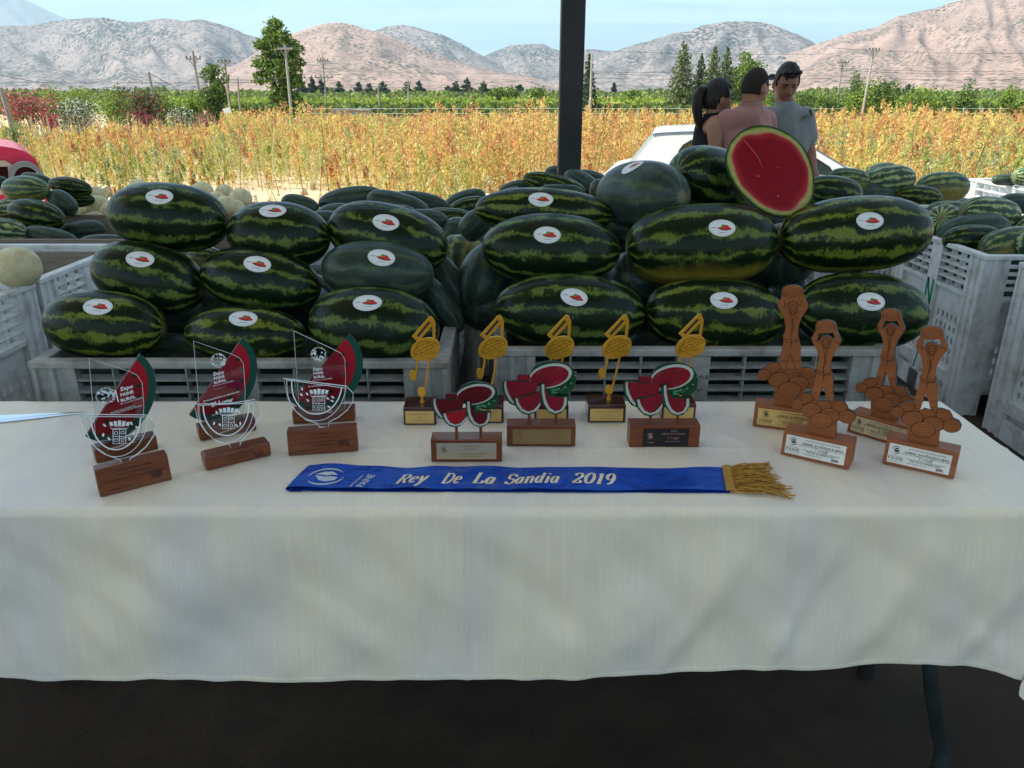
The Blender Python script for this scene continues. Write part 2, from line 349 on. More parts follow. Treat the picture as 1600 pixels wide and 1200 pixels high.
# ------------------------------------------------------------------ the weed field
m_leaf = attr_mat('weed_leaf', .75, .40)
PAL = {'gold': (.62, .47, .15), 'straw': (.72, .62, .34), 'lime': (.42, .43, .13), 'orange': (.60, .34, .13), 'rust': (.42, .19, .09), 'green': (.20, .28, .07), 'sage': (.34, .38, .19)}
def weeds():
    V, T = [], []
    def bunch(n, y0, y1, leaves, lsize, hmin, hmax):
        d = np.sqrt(rng.uniform(y0*y0, y1*y1, n)); x = rng.uniform(-1, 1, n)*(d*.74+1.5)
        z0 = np.array([zg(q) for q in d])
        cl = np.array([mnoise.noise(Vector((a*.16, b*.10, 0))) for a, b in zip(x, d)]); c2 = np.array([mnoise.noise(Vector((a*.42, b*.25, 9))) for a, b in zip(x, d)])
        # bare strip near the shed: plants thin out and shrink there, right side is weedier
        edge = 11.4 + 2.4*c2*2 - np.clip(x*.45, -2.5, 4.0)
        keep = ((x/d > -.37) | (d < 33)) & (d > edge) & (rng.uniform(0, 1, n) < np.clip((d-edge)/2.0+.15, 0, 1)); d, x, z0, cl, c2, edge = d[keep], x[keep], z0[keep], cl[keep], c2[keep], edge[keep]
        h = rng.uniform(hmin, hmax, len(d))*(1+.55*cl+.35*c2)*np.clip(.35+(d-edge)*.22, .35, 1)
        h *= np.where(d > 40, .85, 1.0)*np.where(x/d < -.36, .70, 1.0)
        for i in range(len(d)):
            k = leaves
            s = cl[i]+.55*c2[i]+rng.normal()*.16
            if s > .42: base = 'rust' if rng.uniform() < .3 else 'orange'
            elif s > .16: base = rng.choice(['orange', 'gold', 'gold', 'straw'])
            elif s > -.14: base = rng.choice(['gold', 'gold', 'straw', 'lime', 'lime'])
            elif s > -.38: base = rng.choice(['lime', 'gold', 'sage', 'straw', 'lime'])
            else: base = rng.choice(['lime', 'green', 'sage', 'gold'])
            c = np.array(PAL[base])
            t = rng.beta(1.6, 1.1, k); r = (.30*(1-t)+.05)*h[i]*.62
            a = rng.uniform(0, 2*PI, k); r = r*np.sqrt(rng.uniform(0, 1, k))
            lean = rng.normal(size=2)*.12*h[i]
            p = np.stack([x[i]+r*np.cos(a)+lean[0]*t, d[i]+r*np.sin(a)+lean[1]*t, z0[i]+t*h[i]], 1)
            col = c[None]*(rng.uniform(.72, 1.25, k)[:, None])
            tip = (t > .68) & (base in ('gold', 'orange', 'rust', 'straw')); col[tip] = np.array(PAL['rust' if rng.uniform() < .18 else ('orange' if rng.uniform() < .45 else 'gold')])*rng.uniform(.8, 1.3, tip.sum())[:, None]
            low = t < .5; col[low] = .45*col[low] + .55*np.array(PAL['lime'])
            V.append(np.concatenate([p, np.full((k, 1), lsize*rng.uniform(.8, 1.3))], 1)); T.append(col)
    bunch(1600, 8.5, 14, 100, .050, .45, .95)
    bunch(2900, 12, 22, 80, .066, .7, 1.25)
    bunch(4200, 20, 36, 48, .10, .8, 1.3)
    bunch(4800, 34, 61, 28, .17, .8, 1.2)
    P = np.concatenate(V); T = np.concatenate(T)
    v, q, t = leafcloud(P[:, :3], P[:, 3]*rng.uniform(.7, 1.3, len(P)), T, up=1.5, asp=.38)
    tag(np_mesh('weeds', v, q, [m_leaf], tint=t), kind='stuff')
weeds()
# dry stalks standing between the weeds
def stalks():
    n = 2600; d = np.sqrt(rng.uniform(12**2, 40**2, n)); x = rng.uniform(-1, 1, n)*(d*.72+1); h = rng.uniform(.7, 1.35, n)
    z0 = np.array([zg(q) for q in d]); lx = rng.normal(size=n)*.15; ly = rng.normal(size=n)*.1; w = .004+d*.00028
    b = np.stack([x, d, z0], 1); t = b + np.stack([lx, ly, h], 1); sx = np.stack([w, 0*w, 0*w], 1)
    v = np.stack([b-sx, b+sx, t+sx*.4, t-sx*.4], 1).reshape(-1, 3)
    c = np.array(PAL['straw'])[None]*rng.uniform(.5, 1.1, n)[:, None]; c[::4] = np.array((.28, .12, .05))
    tag(np_mesh('dry_stalks', v, np.arange(4*n).reshape(-1, 4), [m_leaf], tint=np.repeat(c, 4, 0)), kind='stuff')
stalks()
# clods and stones on the bare strip
m_clod = mat('clod', (.42, .30, .18), .95, col2=(.62, .50, .36), scale=3, bump=.5, bscale=20)
mb = MB()
for i in range(420):
    d = rng.uniform(9, 15.5); x = rng.uniform(-1, 1)*(d*.72); s = abs(rng.normal())*.045+.02
    if rng.uniform() < .06: s += .06
    M = Matrix.Translation((x, d, zg(d)+s*.2)) @ Euler(tuple(rng.uniform(0, 3, 3))).to_matrix().to_4x4()
    mb.ellipsoid((0, 0, 0), (s*rng.uniform(.8, 1.5), s, s*.65), m_clod, 6, 4, M)
mb.build('clods', kind='stuff')
for px, py, s in ((58*1.0+392, 282, .17), (426, 271, .12), (145, 275, .2)):
    p = PY(px, py, 11.5); mb = MB(); mb.ellipsoid((0, 0, 0), (s*1.4, s, s*.7), m_clod, 9, 6)
    for i, v in enumerate(mb.v): mb.v[i] = tuple(Vector(v)*(1+.25*mnoise.noise(Vector(v)*9+Vector((s*50, 0, 0)))))
    o = mb.build('stone', smooth=True); o.location = (p.x, 11.5, zg(11.5)+s*.3)
    tag(o, {.17: 'pale clod of earth on the bare strip, middle one of three', .12: 'small pale clod of earth beside a larger one on the bare strip', .2: 'large pale clod of earth at left behind the striped melons'}[s], 'stone', 'clods on the bare strip')

# ------------------------------------------------------------------ trees, bushes, poles
m_crown = attr_mat('tree_leaf', .7, .30)
m_bark = mat('bark', (.11, .085, .06), .95, col2=(.20, .16, .12), scale=6, bump=.6, bscale=25, stretch=(3, 3, .6))
def crown_cloud(lobes, n, size, cols, up=.2, shell=.45):
    """lobes (cx,cy,cz,rx,ry,rz); leaves spread through each lobe, looser at its edge"""
    vol = np.array([l[3]*l[4]*l[5] for l in lobes])**.7; vol /= vol.sum(); P, T = [], []
    for l, w in zip(lobes, vol):
        k = max(8, int(n*w)); dr = rng.normal(size=(k, 3)); dr /= np.linalg.norm(dr, axis=1)[:, None]
        r = rng.uniform(shell, 1.0, k)**.7*(1+.13*rng.normal(size=k))
        wob = np.array([1+.35*mnoise.noise(Vector(q*2.3)+Vector((l[0], l[1], l[2]))) for q in dr])
        p = dr*(r*wob)[:, None]*np.array(l[3:6]) + np.array(l[:3])
        gap = np.array([mnoise.noise(Vector(q)*(2.0/ max(l[3], .3))+Vector((7, 3, l[0]))) for q in p]) > -.22
        p = p[gap]; k = len(p)
        c = np.array(cols)[rng.integers(0, len(cols), k)]*rng.uniform(.7, 1.3, k)[:, None]
        P.append(p); T.append(c)
    P = np.concatenate(P); T = np.concatenate(T)
    return leafcloud(P, size*rng.uniform(.6, 1.3, len(P)), T, up=up, asp=.7)
G1 = [(.075, .13, .03), (.10, .17, .035), (.15, .22, .04), (.06, .10, .025)]
G2 = [(.17, .25, .04), (.25, .33, .05), (.13, .20, .04)]
G3 = [(.05, .085, .045), (.07, .11, .055), (.04, .07, .04)]
CON = [(.12, .16, .06), (.17, .21, .085), (.09, .125, .05), (.22, .24, .10)]
def tree(name, px, ytop, d, wpx, label, cat='tree', cols=G1, n=2500, size=.2, shape='round', ybase=None, group=None, trunkh=.3, extra=None, stem=True):
    top = PY(px, ytop, d); x = top.x; z0 = zg(d) if ybase is None else PY(px, ybase, d).z; h = top.z - z0
    w = wpx/F*ZC(top)
    o = empty(name, (x, d, z0), 0, label, cat, group)
    lob = []
    if shape == 'round':
        for i in range(9):
            a = rng.uniform(0, 2*PI); r = rng.uniform(.1, .32)*w; z = h*(trunkh + (1-trunkh)*rng.uniform(.15, .85))
            lob.append((r*math.cos(a), r*math.sin(a), z, w*rng.uniform(.16, .28), w*rng.uniform(.16, .28), h*(1-trunkh)*rng.uniform(.12, .22)))
        lob.append((0, 0, h*.9, w*.16, w*.16, h*.09)); lob.append((0, 0, h*(trunkh+.45*(1-trunkh)), w*.27, w*.27, h*(1-trunkh)*.38))
    elif shape == 'cone':
        for i in range(26):
            t = (i+.5)/26; r = w*.5*(1-t)**.8+.03*w; a = i*2.4; z = h*(trunkh+(1-trunkh)*t)
            lob.append((r*.45*math.cos(a), r*.45*math.sin(a), z, r*.78, r*.78, h*.06))
        lob.append((0, 0, h*.96, w*.05, w*.05, h*.05))
    elif shape == 'column':
        for i in range(12):
            t = (i+.5)/12; r = w*.5*min(1, 1.5*(1-t)+.18)*(.8+.2*math.sin(i*2.1)); a = i*2.2
            lob.append((r*.3*math.cos(a), r*.3*math.sin(a), h*(.05+.93*t), r*.8, r*.8, h*.075))
    elif shape == 'bush':
        for i in range(10):
            a = rng.uniform(0, 2*PI); r = rng.uniform(.05, .36)*w
            lob.append((r*math.cos(a), r*math.sin(a)*.8, h*rng.uniform(.25, .74), w*rng.uniform(.20, .30), w*rng.uniform(.18, .26), h*rng.uniform(.22, .32)))
    if extra: lob = [(a*w, 0*b+b*w, c*h, e*w, e*w, g*h) for a, b, c, e, g in extra]
    v, q, t = crown_cloud(lob, int(n*1.9), size*.85, cols)
    np_mesh('crown', v, q, [m_crown], tint=t, parent=o)
    mb = MB(); rt = max(.04, h*.016)
    mb.tube([(0, 0, -.1), (rng.normal()*.02*h, 0, h*.3), (rng.normal()*.03*h, 0, h*.6), (0, 0, h*.9)], [rt*1.4, rt, rt*.7, rt*.2], m_bark, 7)
    for l in lob[:7]: mb.tube([(0, 0, h*.22), (l[0]*.5, l[1]*.5, (l[2]+h*.22)*.5), (l[0], l[1], l[2])], [rt*.6, rt*.4, rt*.12], m_bark, 5)
    if stem: mb.build('trunk', o, smooth=True)
    return o
tree('leafy_tree', 428, 26, 60, 82, 'tall leafy green tree with uneven crown rising behind the weed field', cols=[(.11, .18, .035), (.16, .25, .04), (.08, .13, .03), (.21, .30, .05)], n=6500, size=.27, trunkh=.12,
     extra=[(.0, .0, .93, .16, .06), (-.12, .05, .86, .15, .06), (.10, -.05, .82, .22, .07), (-.25, .0, .76, .2, .06), (.25, .05, .74, .22, .07), (-.02, .1, .70, .3, .09), (-.3, .0, .60, .2, .07), (.3, 0, .60, .2, .09), (0, -.1, .55, .28, .09), (-.36, 0, .47, .17, .06), (.25, 0, .45, .2, .08), (.02, 0, .42, .25, .08), (.1, 0, .3, .24, .08), (.25, 0, .28, .15, .06), (-.12, 0, .3, .15, .05), (.06, 0, .18, .2, .06), (.2, 0, .17, .13, .05)])
tree('leafy_tree', 328, 98, 54, 64, 'mid-sized dark green tree between the utility poles', cols=G1+[(.14, .2, .03)], n=2600, size=.2, trunkh=.05)
tree('conifer', 921, 84, 66, 40, 'dark conifer just right of the steel post', cols=G3, n=2000, size=.22, shape='cone', trunkh=.02)
tree('conifer', 1070, 67, 70, 66, 'broad spiky conifer, leftmost of those behind the people', cols=CON, n=5600, size=.22, shape='cone', trunkh=.02)
tree('conifer', 1097, 86, 73, 40, 'shorter dark conifer between two taller ones behind the people', cols=G3+CON[:1], n=3400, size=.22, shape='cone', trunkh=.02)
tree('conifer', 1118, 73, 71, 50, 'tall slim conifer behind the man in the pink shirt, left of a pair', cols=CON, n=4800, size=.22, shape='cone', trunkh=.02)
tree('conifer', 1138, 75, 74, 48, 'tall slim conifer behind the man in the pink shirt, right of a pair', cols=CON[:3], n=4600, size=.22, shape='cone', trunkh=.02)
tree('leafy_tree', 1166, 78, 78, 66, 'light green rounded tree behind the man in the pink shirt', cols=G2+G1[:2], n=3600, size=.24, trunkh=.1)
for i, (px, yt, d, w, lab) in enumerate([(20, 140, 60, 30, 'low green bush at the far left edge above the pink flowers'), (70, 134, 47, 70, 'yellow-green feathery bush left of the oleander hedge'), (112, 132, 49, 60, 'yellow-green feathery bush behind the white oleander'),
        (172, 132, 44, 50, 'olive green bush beside the big dark red-flowered one')]):
    tree('bush', px, yt, d, w, lab, 'bush', cols=G2+[(.22, .28, .05)], n=1100, size=.17, shape='bush', group='green bushes behind the field')
PK = [(.50, .10, .12), (.55, .17, .17), (.07, .11, .04), (.42, .08, .12), (.10, .14, .05)]; WH = [(.62, .60, .50), (.07, .11, .045), (.10, .14, .06), (.55, .55, .42), (.05, .08, .03)]
tree('oleander', 32, 134, 38, 100, 'tall pink-flowered oleander at the left edge behind the weeds', 'bush', cols=PK, n=2400, size=.12, shape='bush')
tree('oleander', 72, 165, 37, 26, 'small bright pink oleander beside the tall pink one', 'bush', cols=[(.6, .08, .16), (.5, .07, .14), (.08, .10, .04)], n=600, size=.11, shape='bush')
tree('oleander', 112, 153, 38, 94, 'wide white-flowered oleander behind the weeds at left', 'bush', cols=WH, n=2400, size=.11, shape='bush')
tree('oleander', 205, 131, 37, 84, 'big dark oleander with sparse red flowers behind the weeds', 'bush', cols=[(.05, .085, .03), (.08, .12, .04), (.09, .07, .04), (.30, .07, .06), (.05, .08, .03)], n=2600, size=.12, shape='bush')
tree('oleander', 224, 163, 36, 38, 'low crimson-flowered oleander in front of the dark one', 'bush', cols=[(.38, .04, .10), (.28, .04, .08), (.10, .07, .04)], n=800, size=.10, shape='bush')
tree('oleander', 275, 165, 39, 66, 'low cream-flowered oleander left of the mid-sized tree', 'bush', cols=WH, n=1400, size=.11, shape='bush')
tree('oleander', 318, 170, 39, 36, 'low red-flowered oleander under the mid-sized tree', 'bush', cols=PK, n=700, size=.10, shape='bush')
tree('bush', 14, 188, 22, 40, 'feathery blue-green weed bush above the red car', 'bush', cols=[(.16, .26, .09), (.20, .30, .12), (.12, .20, .06)], n=900, size=.07, shape='bush')
for px, yt, d, w, lab in [(258, 140, 50, 60, 'bright green bush right of the leaning fence post'), (292, 141, 52, 50, 'bright green bush behind the cream oleander'), (1262, 138, 66, 60, 'low green bush just right of the man in the grey shirt'),
        (1300, 133, 64, 60, 'low green bush left of the tall right-hand pole'), (1345, 128, 60, 60, 'bright green bush at the foot of the tall right-hand pole'), (1384, 112, 58, 62, 'big dark green bush right of the tall right-hand pole'),
        (1440, 130, 60, 70, 'low bright green bush in the hedge right of the big dark one'), (1510, 122, 64, 36, 'upright green bush standing above the hedge at right'), (1470, 137, 66, 60, 'low green bush between the hedge and the upright bush'), (1580, 130, 66, 50, 'yellow-green bush at the right edge of the field'), (1345, 108, 90, 34, 'dark bush standing high behind the tall right-hand pole'),
        (1215, 140, 66, 60, 'low green bush behind the heads of the two men')]:
    tree('bush', px, yt, d, w, lab, 'bush', cols=(G2 if 'bright' in lab or 'yellow' in lab else G1+G2[:1]), n=1500, size=.2, shape='bush', group='green bushes behind the field')
FARC = [(.045, .075, .05), (.06, .095, .06), (.05, .08, .06)]
for i, (px, yt, w) in enumerate([(470, 122, 26), (487, 118, 22), (502, 124, 24), (530, 128, 26), (560, 128, 24), (577, 130, 18), (598, 127, 26), (636, 128, 20), (655, 126, 24), (712, 127, 26), (730, 122, 26), (756, 127, 24), (812, 132, 40), (700, 134, 30), (960, 128, 12), (1420, 132, 20)]):
    tree('far_tree', px, yt, 210, w, 'distant dark green tree at the foot of the hills beyond the vines', 'tree', cols=FARC, n=420, size=.95, shape='column', group='distant trees at the foot of the hills', ybase=158)
for i, (px, yt, w) in enumerate([(795, 134, 46), (840, 133, 50), (775, 138, 40), (985, 138, 44)]):
    tree('far_tree', px, yt, 110, w, ['rounded tree in the vine rows, middle of three left of the steel post', 'rounded tree in the vine rows nearest the steel post on its left', 'leftmost rounded tree in the vine rows left of the steel post', 'rounded tree in the vine rows right of the steel post'][i], 'tree', cols=G2+G1, n=600, size=.4, shape='bush', group='low trees among the vines', ybase=165)
# the vine rows beyond the fence: one uncountable mass
P, T = [], []
for row in range(6):
    d = 66+row*6; n = 5200 if row < 2 else 3000
    x = rng.uniform(-24 if row < 2 else -40, 52, n)
    top = 1.65+.22*np.array([mnoise.noise(Vector((q*.45, row, 0))) for q in x])+row*.10
    z = zg(d)+rng.uniform(.12, 1, n)**.6*top
    P.append(np.stack([x, d+rng.normal(size=n)*.8, z], 1))
    c = np.array([(.09, .14, .03), (.13, .19, .035), (.055, .09, .022)])[rng.integers(0, 3, n)] if row < 2 else np.array([(.22, .30, .04), (.17, .24, .03)])[rng.integers(0, 2, n)]
    T.append(c*rng.uniform(.7, 1.3, n)[:, None])
P = np.concatenate(P); T = np.concatenate(T); v, q, t = leafcloud(P, .42*rng.uniform(.6, 1.2, len(P)), T, up=.3, asp=.75)
tag(np_mesh('vineyard', v, q, [m_crown], tint=t), kind='stuff')

# the orchards that fill the plain below the hills
P, T = [], []
for d, n, hh, sz in ((105, 9000, 1.7, .55), (130, 9000, 2.1, .7), (165, 8000, 2.6, .9), (215, 8000, 3.2, 1.2)):
    x = rng.uniform(-d*.95, d*.95, n); top = hh*(1+.35*np.array([mnoise.noise(Vector((q*.09, d, 0))) for q in x])+.18*np.array([mnoise.noise(Vector((q*.4, d, 4))) for q in x]))
    P.append(np.stack([x, d+rng.normal(size=n)*4, -1.05+rng.uniform(0, 1, n)**.6*top], 1)); c = np.array([(.14, .20, .05), (.20, .27, .05), (.09, .13, .045), (.12, .16, .06)])[rng.integers(0, 4, n)]
    T.append(np.concatenate([c*rng.uniform(.8, 1.2, n)[:, None], np.full((n, 1), sz)], 1))
P = np.concatenate(P); T = np.concatenate(T); v, q, t = leafcloud(P, T[:, 3]*rng.uniform(.7, 1.3, len(P)), T[:, :3], up=.3, asp=.8)
tag(np_mesh('orchard', v, q, [m_crown], tint=t), kind='stuff')
m_pole = mat('weathered_pole', (.20, .18, .16), .9, col2=(.32, .29, .25), scale=5, stretch=(4, 4, .5))
m_palepole = mat('concrete_pole', (.30, .28, .25), .85, col2=(.38, .36, .32), scale=5)
m_wire = mat('dark_wire', (.06, .06, .06), .6)
TOPS = {}
def pole(key, px, ytop, d, label, arms=(), lean=0., r=.11, m=None, name='utility_pole', cat='utility pole', ybase=None):
    m = m or m_pole
    t = PY(px, ytop, d); z0 = zg(d); h = t.z-z0; o = empty(name, (t.x-lean*h, d, z0), 0, label, cat, None)
    mb = MB(); mb.tube([(0, 0, -.1), (lean*h, 0, h)], [r*.95, r*.62], m, 8); mb.build('shaft', o, smooth=True)
    for (ya, wpx) in arms:
        za = PY(px, ya, d).z-z0; w = wpx/F*ZC(t); mb = MB(); mb.box((lean*za-w/2, -.15, za-.06), (lean*za+w/2, -.05, za+.06), m)
        arm = mb.build('crossarm', o)
        for k in (-.46, -.18, .18, .46):
            mb = MB(); mb.tube([(lean*za+w*k, -.1, za+.06), (lean*za+w*k, -.1, za+.2)], .045, m_wire, 6); mb.build('insulator', arm)
        mb = MB(); mb.tube([(lean*za-w*.27, -.12, za-.05), (lean*za, -.12, za-.55)], .03, m_pole, 5); mb.build('brace', arm)
        mb = MB(); mb.tube([(lean*za+w*.27, -.12, za-.05), (lean*za, -.12, za-.55)], .03, m_pole, 5); mb.build('brace', arm)
        TOPS[(key, ya)] = Vector((t.x-lean*h+lean*za, d, z0+za))
    TOPS[key] = t; return o
pole('a', 301, 79, 62, 'tall utility pole with one crossarm left of the mid-sized tree', ((92, 23),), lean=-.02, r=.13)
pole('b', 350, 91, 66, 'utility pole with one crossarm right of the mid-sized tree', ((98, 19),), lean=-.02)
pole('c', 445, 70, 57, 'utility pole with one crossarm standing against the tall leafy tree', ((76, 24),), lean=0, m=m_palepole, r=.12)
pole('d', 504, 90, 78, 'thin utility pole with two crossarms on the pink hill', ((95, 18), (121, 28)), r=.1)
pole('e', 591, 131, 70, 'short bare post rising from the vine rows', (), r=.09, name='wooden_post', cat='post')
pole('f', 637, 124, 78, 'short pale post with a small crossarm above the vines', ((131, 9),), r=.1, m=m_palepole)
pole('g', 925, 84, 62, 'pale concrete pole in front of the dark conifer', (), m=m_palepole, r=.11)
pole('h', 1366, 74, 58, 'tall pale utility pole with one crossarm, right of the people', ((80, 16),), lean=.03, m=m_palepole, r=.11)
pole('i', 1317, 96, 80, 'smaller utility pole with one crossarm left of the tall pale one', ((98, 18),), r=.1)
pole('j', 232, 113, 40, 'thick leaning wooden post behind the crimson oleander', (), lean=-.07, r=.10, name='wooden_post', cat='post')
pole('k', 371, 123, 48, 'leaning wooden post right of the mid-sized tree', (), lean=.03, r=.08, name='wooden_post', cat='post')
pole('l', 1, 137, 26, 'thick wooden post at the very left edge', (), lean=-.08, r=.10, name='wooden_post', cat='post')
pole('n', 353, 131, 50, 'slim straw-coloured post in front of the mid-sized tree', (), lean=-.05, r=.06, name='wooden_post', cat='post', m=mat('pale_wood_post', (.45, .36, .22), .9))
def wire(a, b, sag, label, r=.012):
    mb = MB(); n = 14
    c = (a+b)/2
    pts = [tuple(a.lerp(b, i/n)-c-Vector((0, 0, sag*4*(i/n)*(1-i/n)))) for i in range(n+1)]
    mb.tube(pts, r, m_wire, 5); o = mb.build('cable', smooth=True); o.location = c; tag(o, label, 'cable', 'cables strung between the poles')
wire(PY(-160, 60, 50), PY(76, 130, 50), .4, 'dark cable sloping down across the left hill', .022)
wire(PY(-200, 126, 60), PY(470, 128, 60), .1, 'thin level cable crossing above the oleanders', .018)
wire(TOPS['j'], PY(283, 143, 48), .0, 'cable dropping rightwards from the thick leaning post', .014)
wire(PY(350, 124, 57), PY(447, 121, 57), .1, 'thin cable from the straw-coloured post to the pole by the tall tree', .014)
for k, yy in enumerate((0, 42)):
    wire(TOPS['d']+Vector((0, -.1, -.9-yy*.04)), PY(868, 112+yy*.2, 66), .3, ['upper thin cable on the pink hill', 'lower thin cable on the pink hill'][k], .013)
for k, (y1, y2) in enumerate(((78, 84), (112, 108), (114, 118), (121, 122))):
    wire(PY(906, y1, 66), PY(1300, y2, 66), .15, ['topmost', 'second', 'third', 'lowest'][k]+' of the thin level cables crossing the hill behind the conifers', .012)
for k, (y1, y2) in enumerate(((75, 82), (106, 108), (109, 113), (119, 122))):
    wire(PY(1300, y1, 60), PY(1680, y2, 60), .2, ['topmost', 'second', 'third', 'lowest'][k]+' of the thin level cables crossing the hill at right', .011)
# wire fence in front of the vines
m_fence = mat('galvanised', (.50, .50, .48), .6, metal=.2)
fo = empty('wire_fence', (0, 62.5, zg(62.5)), 0, 'long wire fence on pale posts between the weed field and the vines', 'fence')
mbp = MB(); mbp.box((-.05, -.05, -.1), (.05, .05, 1.55), m_palepole); pd = mbp.data('post')
for i in range(34): inst('post', pd, fo, (-15+i*1.55+rng.normal()*.08, 0, 0), (0, rng.normal()*.02, 0), (1, 1, rng.uniform(.9, 1.05)))
for z in (.4, .75, 1.1, 1.45):
    mb = MB(); mb.tube([(-16, -.06, z), (10, -.06, z), (38, -.06, z)], .012, m_fence, 4); mb.build('wire', fo)
# low shed and scrap beyond the weeds
m_tin = mat('corrugated_tin', (.42, .40, .38), .6, col2=(.28, .2, .15), scale=4, metal=.3); m_blue = mat('faded_blue_paint', (.22, .34, .38), .8); m_rusty = mat('rusty_pipe', (.30, .14, .10), .9)
o = empty('tin_hut', (PY(552, 160, 60).x, 60, zg(60)), 0, 'low tin hut with a fence panel half hidden in the vines', 'hut')
mb = MB(); mb.box((-1.6, 0, 0), (1.0, 1.4, 1.35), m_tin); mb.build('wall', o)
mb = MB(); mb.box((-1.75, -.15, 1.35), (1.1, 1.5, 1.42), m_tin); mb.build('roof', o)
mb = MB(); mb.box((-.5, -.03, 0), (.2, -.002, 1.2), m_blue); mb.build('door', o)
o = empty('scrap_trailer', (PY(462, 170, 48).x, 48, zg(48)), 0, 'old farm trailer with upright pipes half buried in weeds', 'trailer')
mb = MB(); mb.box((-1.1, 0, .75), (1.1, 1.2, .95), m_rusty); mb.build('bed', o)
for x in (.45, .65, .85): mb = MB(); mb.tube([(x, .3, .9), (x, .3, 1.75)], .04, m_rusty, 6); mb.build('pipe', o)
for x in (-.7, .8): mb = MB(); mb.tube([(x, -.05, .35), (x, .1, .35)], .35, m_wire, 14); mb.build('wheel', o)
mb = MB(); mb.box((.6, -.3, .5), (1.2, -.05, .95), m_blue); mb.build('water_drum', o)
tagp = MB(); tagp.box((-.22, 0, 0), (.22, .03, .75), mat('white_board', (.75, .75, .72), .6)); o = tagp.build('white_board'); p = PY(359, 178, 47); o.location = (p.x, 47, zg(47)+.9); o.rotation_euler = (0, -.25, 0)
mb = MB(); mb.tube([(0, .05, -1.0), (0, .05, .3)], .03, m_pole, 6); st = mb.build('stake', o); tag(o, 'small white board leaning beside the wooden post', 'board')
# ================================================================== THE SHED
m_steel = mat('dark_steel', (.018, .019, .020), .55, metal=.0, col2=(.03, .03, .032), scale=6)
m_roof = mat('roof_sheet', (.62, .63, .64), .6, metal=.0, col2=(.54, .55, .56), scale=2)
shed = empty('open_shed', (0, 0, 0), 0, 'dark steel post of the open packing shed standing behind the crates, with its unseen roof', 'shed')
pp = PY(889, 270, 5.0)
mb = MB(); mb.box((pp.x-.070, 4.95, 0), (pp.x+.070, 5.09, 8.8), m_steel); mb.build('post', shed, bevel=.006)
mb = MB(); mb.box((pp.x-.13, 4.90, 0), (pp.x+.13, 5.15, .02), m_steel); mb.build('base_plate', shed)
for x in (-9, 4.6):
    for y in (4.95, -3.4): mb = MB(); mb.box((x-.07, y, 0), (x+.07, y+.14, 8.8 if y > 0 else 6.8), m_steel); mb.build('post', shed)
mb = MB(); mb.box((-11.0, 4.95, 8.8), (4.7, 5.09, 9.02), m_steel); mb.build('beam', shed)
mb = MB(); mb.box((-11.0, -3.4, 6.8), (4.7, -3.26, 7.0), m_steel); mb.build('beam', shed)
mb = MB(); mb.add([(x, y, 9.06+(y-5.12)*.235+dz) for dz in (0, .04) for x, y in ((-11.2, -5.2), (4.8, -5.2), (4.8, 5.12), (-11.2, 5.12))], [(0, 3, 2, 1), (4, 5, 6, 7), (0, 1, 5, 4), (1, 2, 6, 5), (2, 3, 7, 6), (3, 0, 4, 7)], m_roof); mb.build('roof', shed)  # unseen roof: height, slope and edges shaped to let in sky light

# ================================================================== PLASTIC BINS
DIRT = (.16, .13, .10)
m_bin = mat('grey_bin_plastic', (.36, .355, .325), .6, col2=(.45, .44, .41), scale=3, dirt=((.15, .13, .10), 7, .6), bump=.12, bscale=60)
m_binw = mat('white_bin_plastic', (.60, .62, .62), .55, col2=(.68, .69, .68), scale=3, dirt=((.36, .33, .28), 8, .4), bump=.1, bscale=60)
m_bint = mat('bluish_bin_plastic', (.60, .61, .60), .55, col2=(.70, .71, .70), scale=3, dirt=((.33, .30, .26), 8, .45), bump=.12, bscale=60)
def holed(mb, xs, zs, hole, y0, y1, m, M):
    """one connected panel with real slots; hole(i,j) says which cells are open"""
    nx, nz = len(xs), len(zs); vs = [(x, y0, z) for z in zs for x in xs]+[(x, y1, z) for z in zs for x in xs]; o = nx*nz; fs = []
    op = lambda i, j: i < 0 or j < 0 or i >= nx-1 or j >= nz-1 or hole(i, j)
    for j in range(nz-1):
        for i in range(nx-1):
            if hole(i, j): continue
            a = j*nx+i; b = a+1; c = a+nx+1; d = a+nx
            fs += [(a, b, c, d), (o+d, o+c, o+b, o+a)]
            if op(i-1, j): fs.append((a, d, o+d, o+a))
            if op(i+1, j): fs.append((b, o+b, o+c, c))
            if op(i, j-1): fs.append((a, o+a, o+b, b))
            if op(i, j+1): fs.append((d, c, o+c, o+d))
    mb.add(vs, fs, m, M)
BINDATA = {}
def bindata(key, fn):
    if key not in BINDATA: mb = MB(); fn(mb); BINDATA[key] = mb.data(key[0], fix=(key[0] != 'slotted_panel'))
    return BINDATA[key]
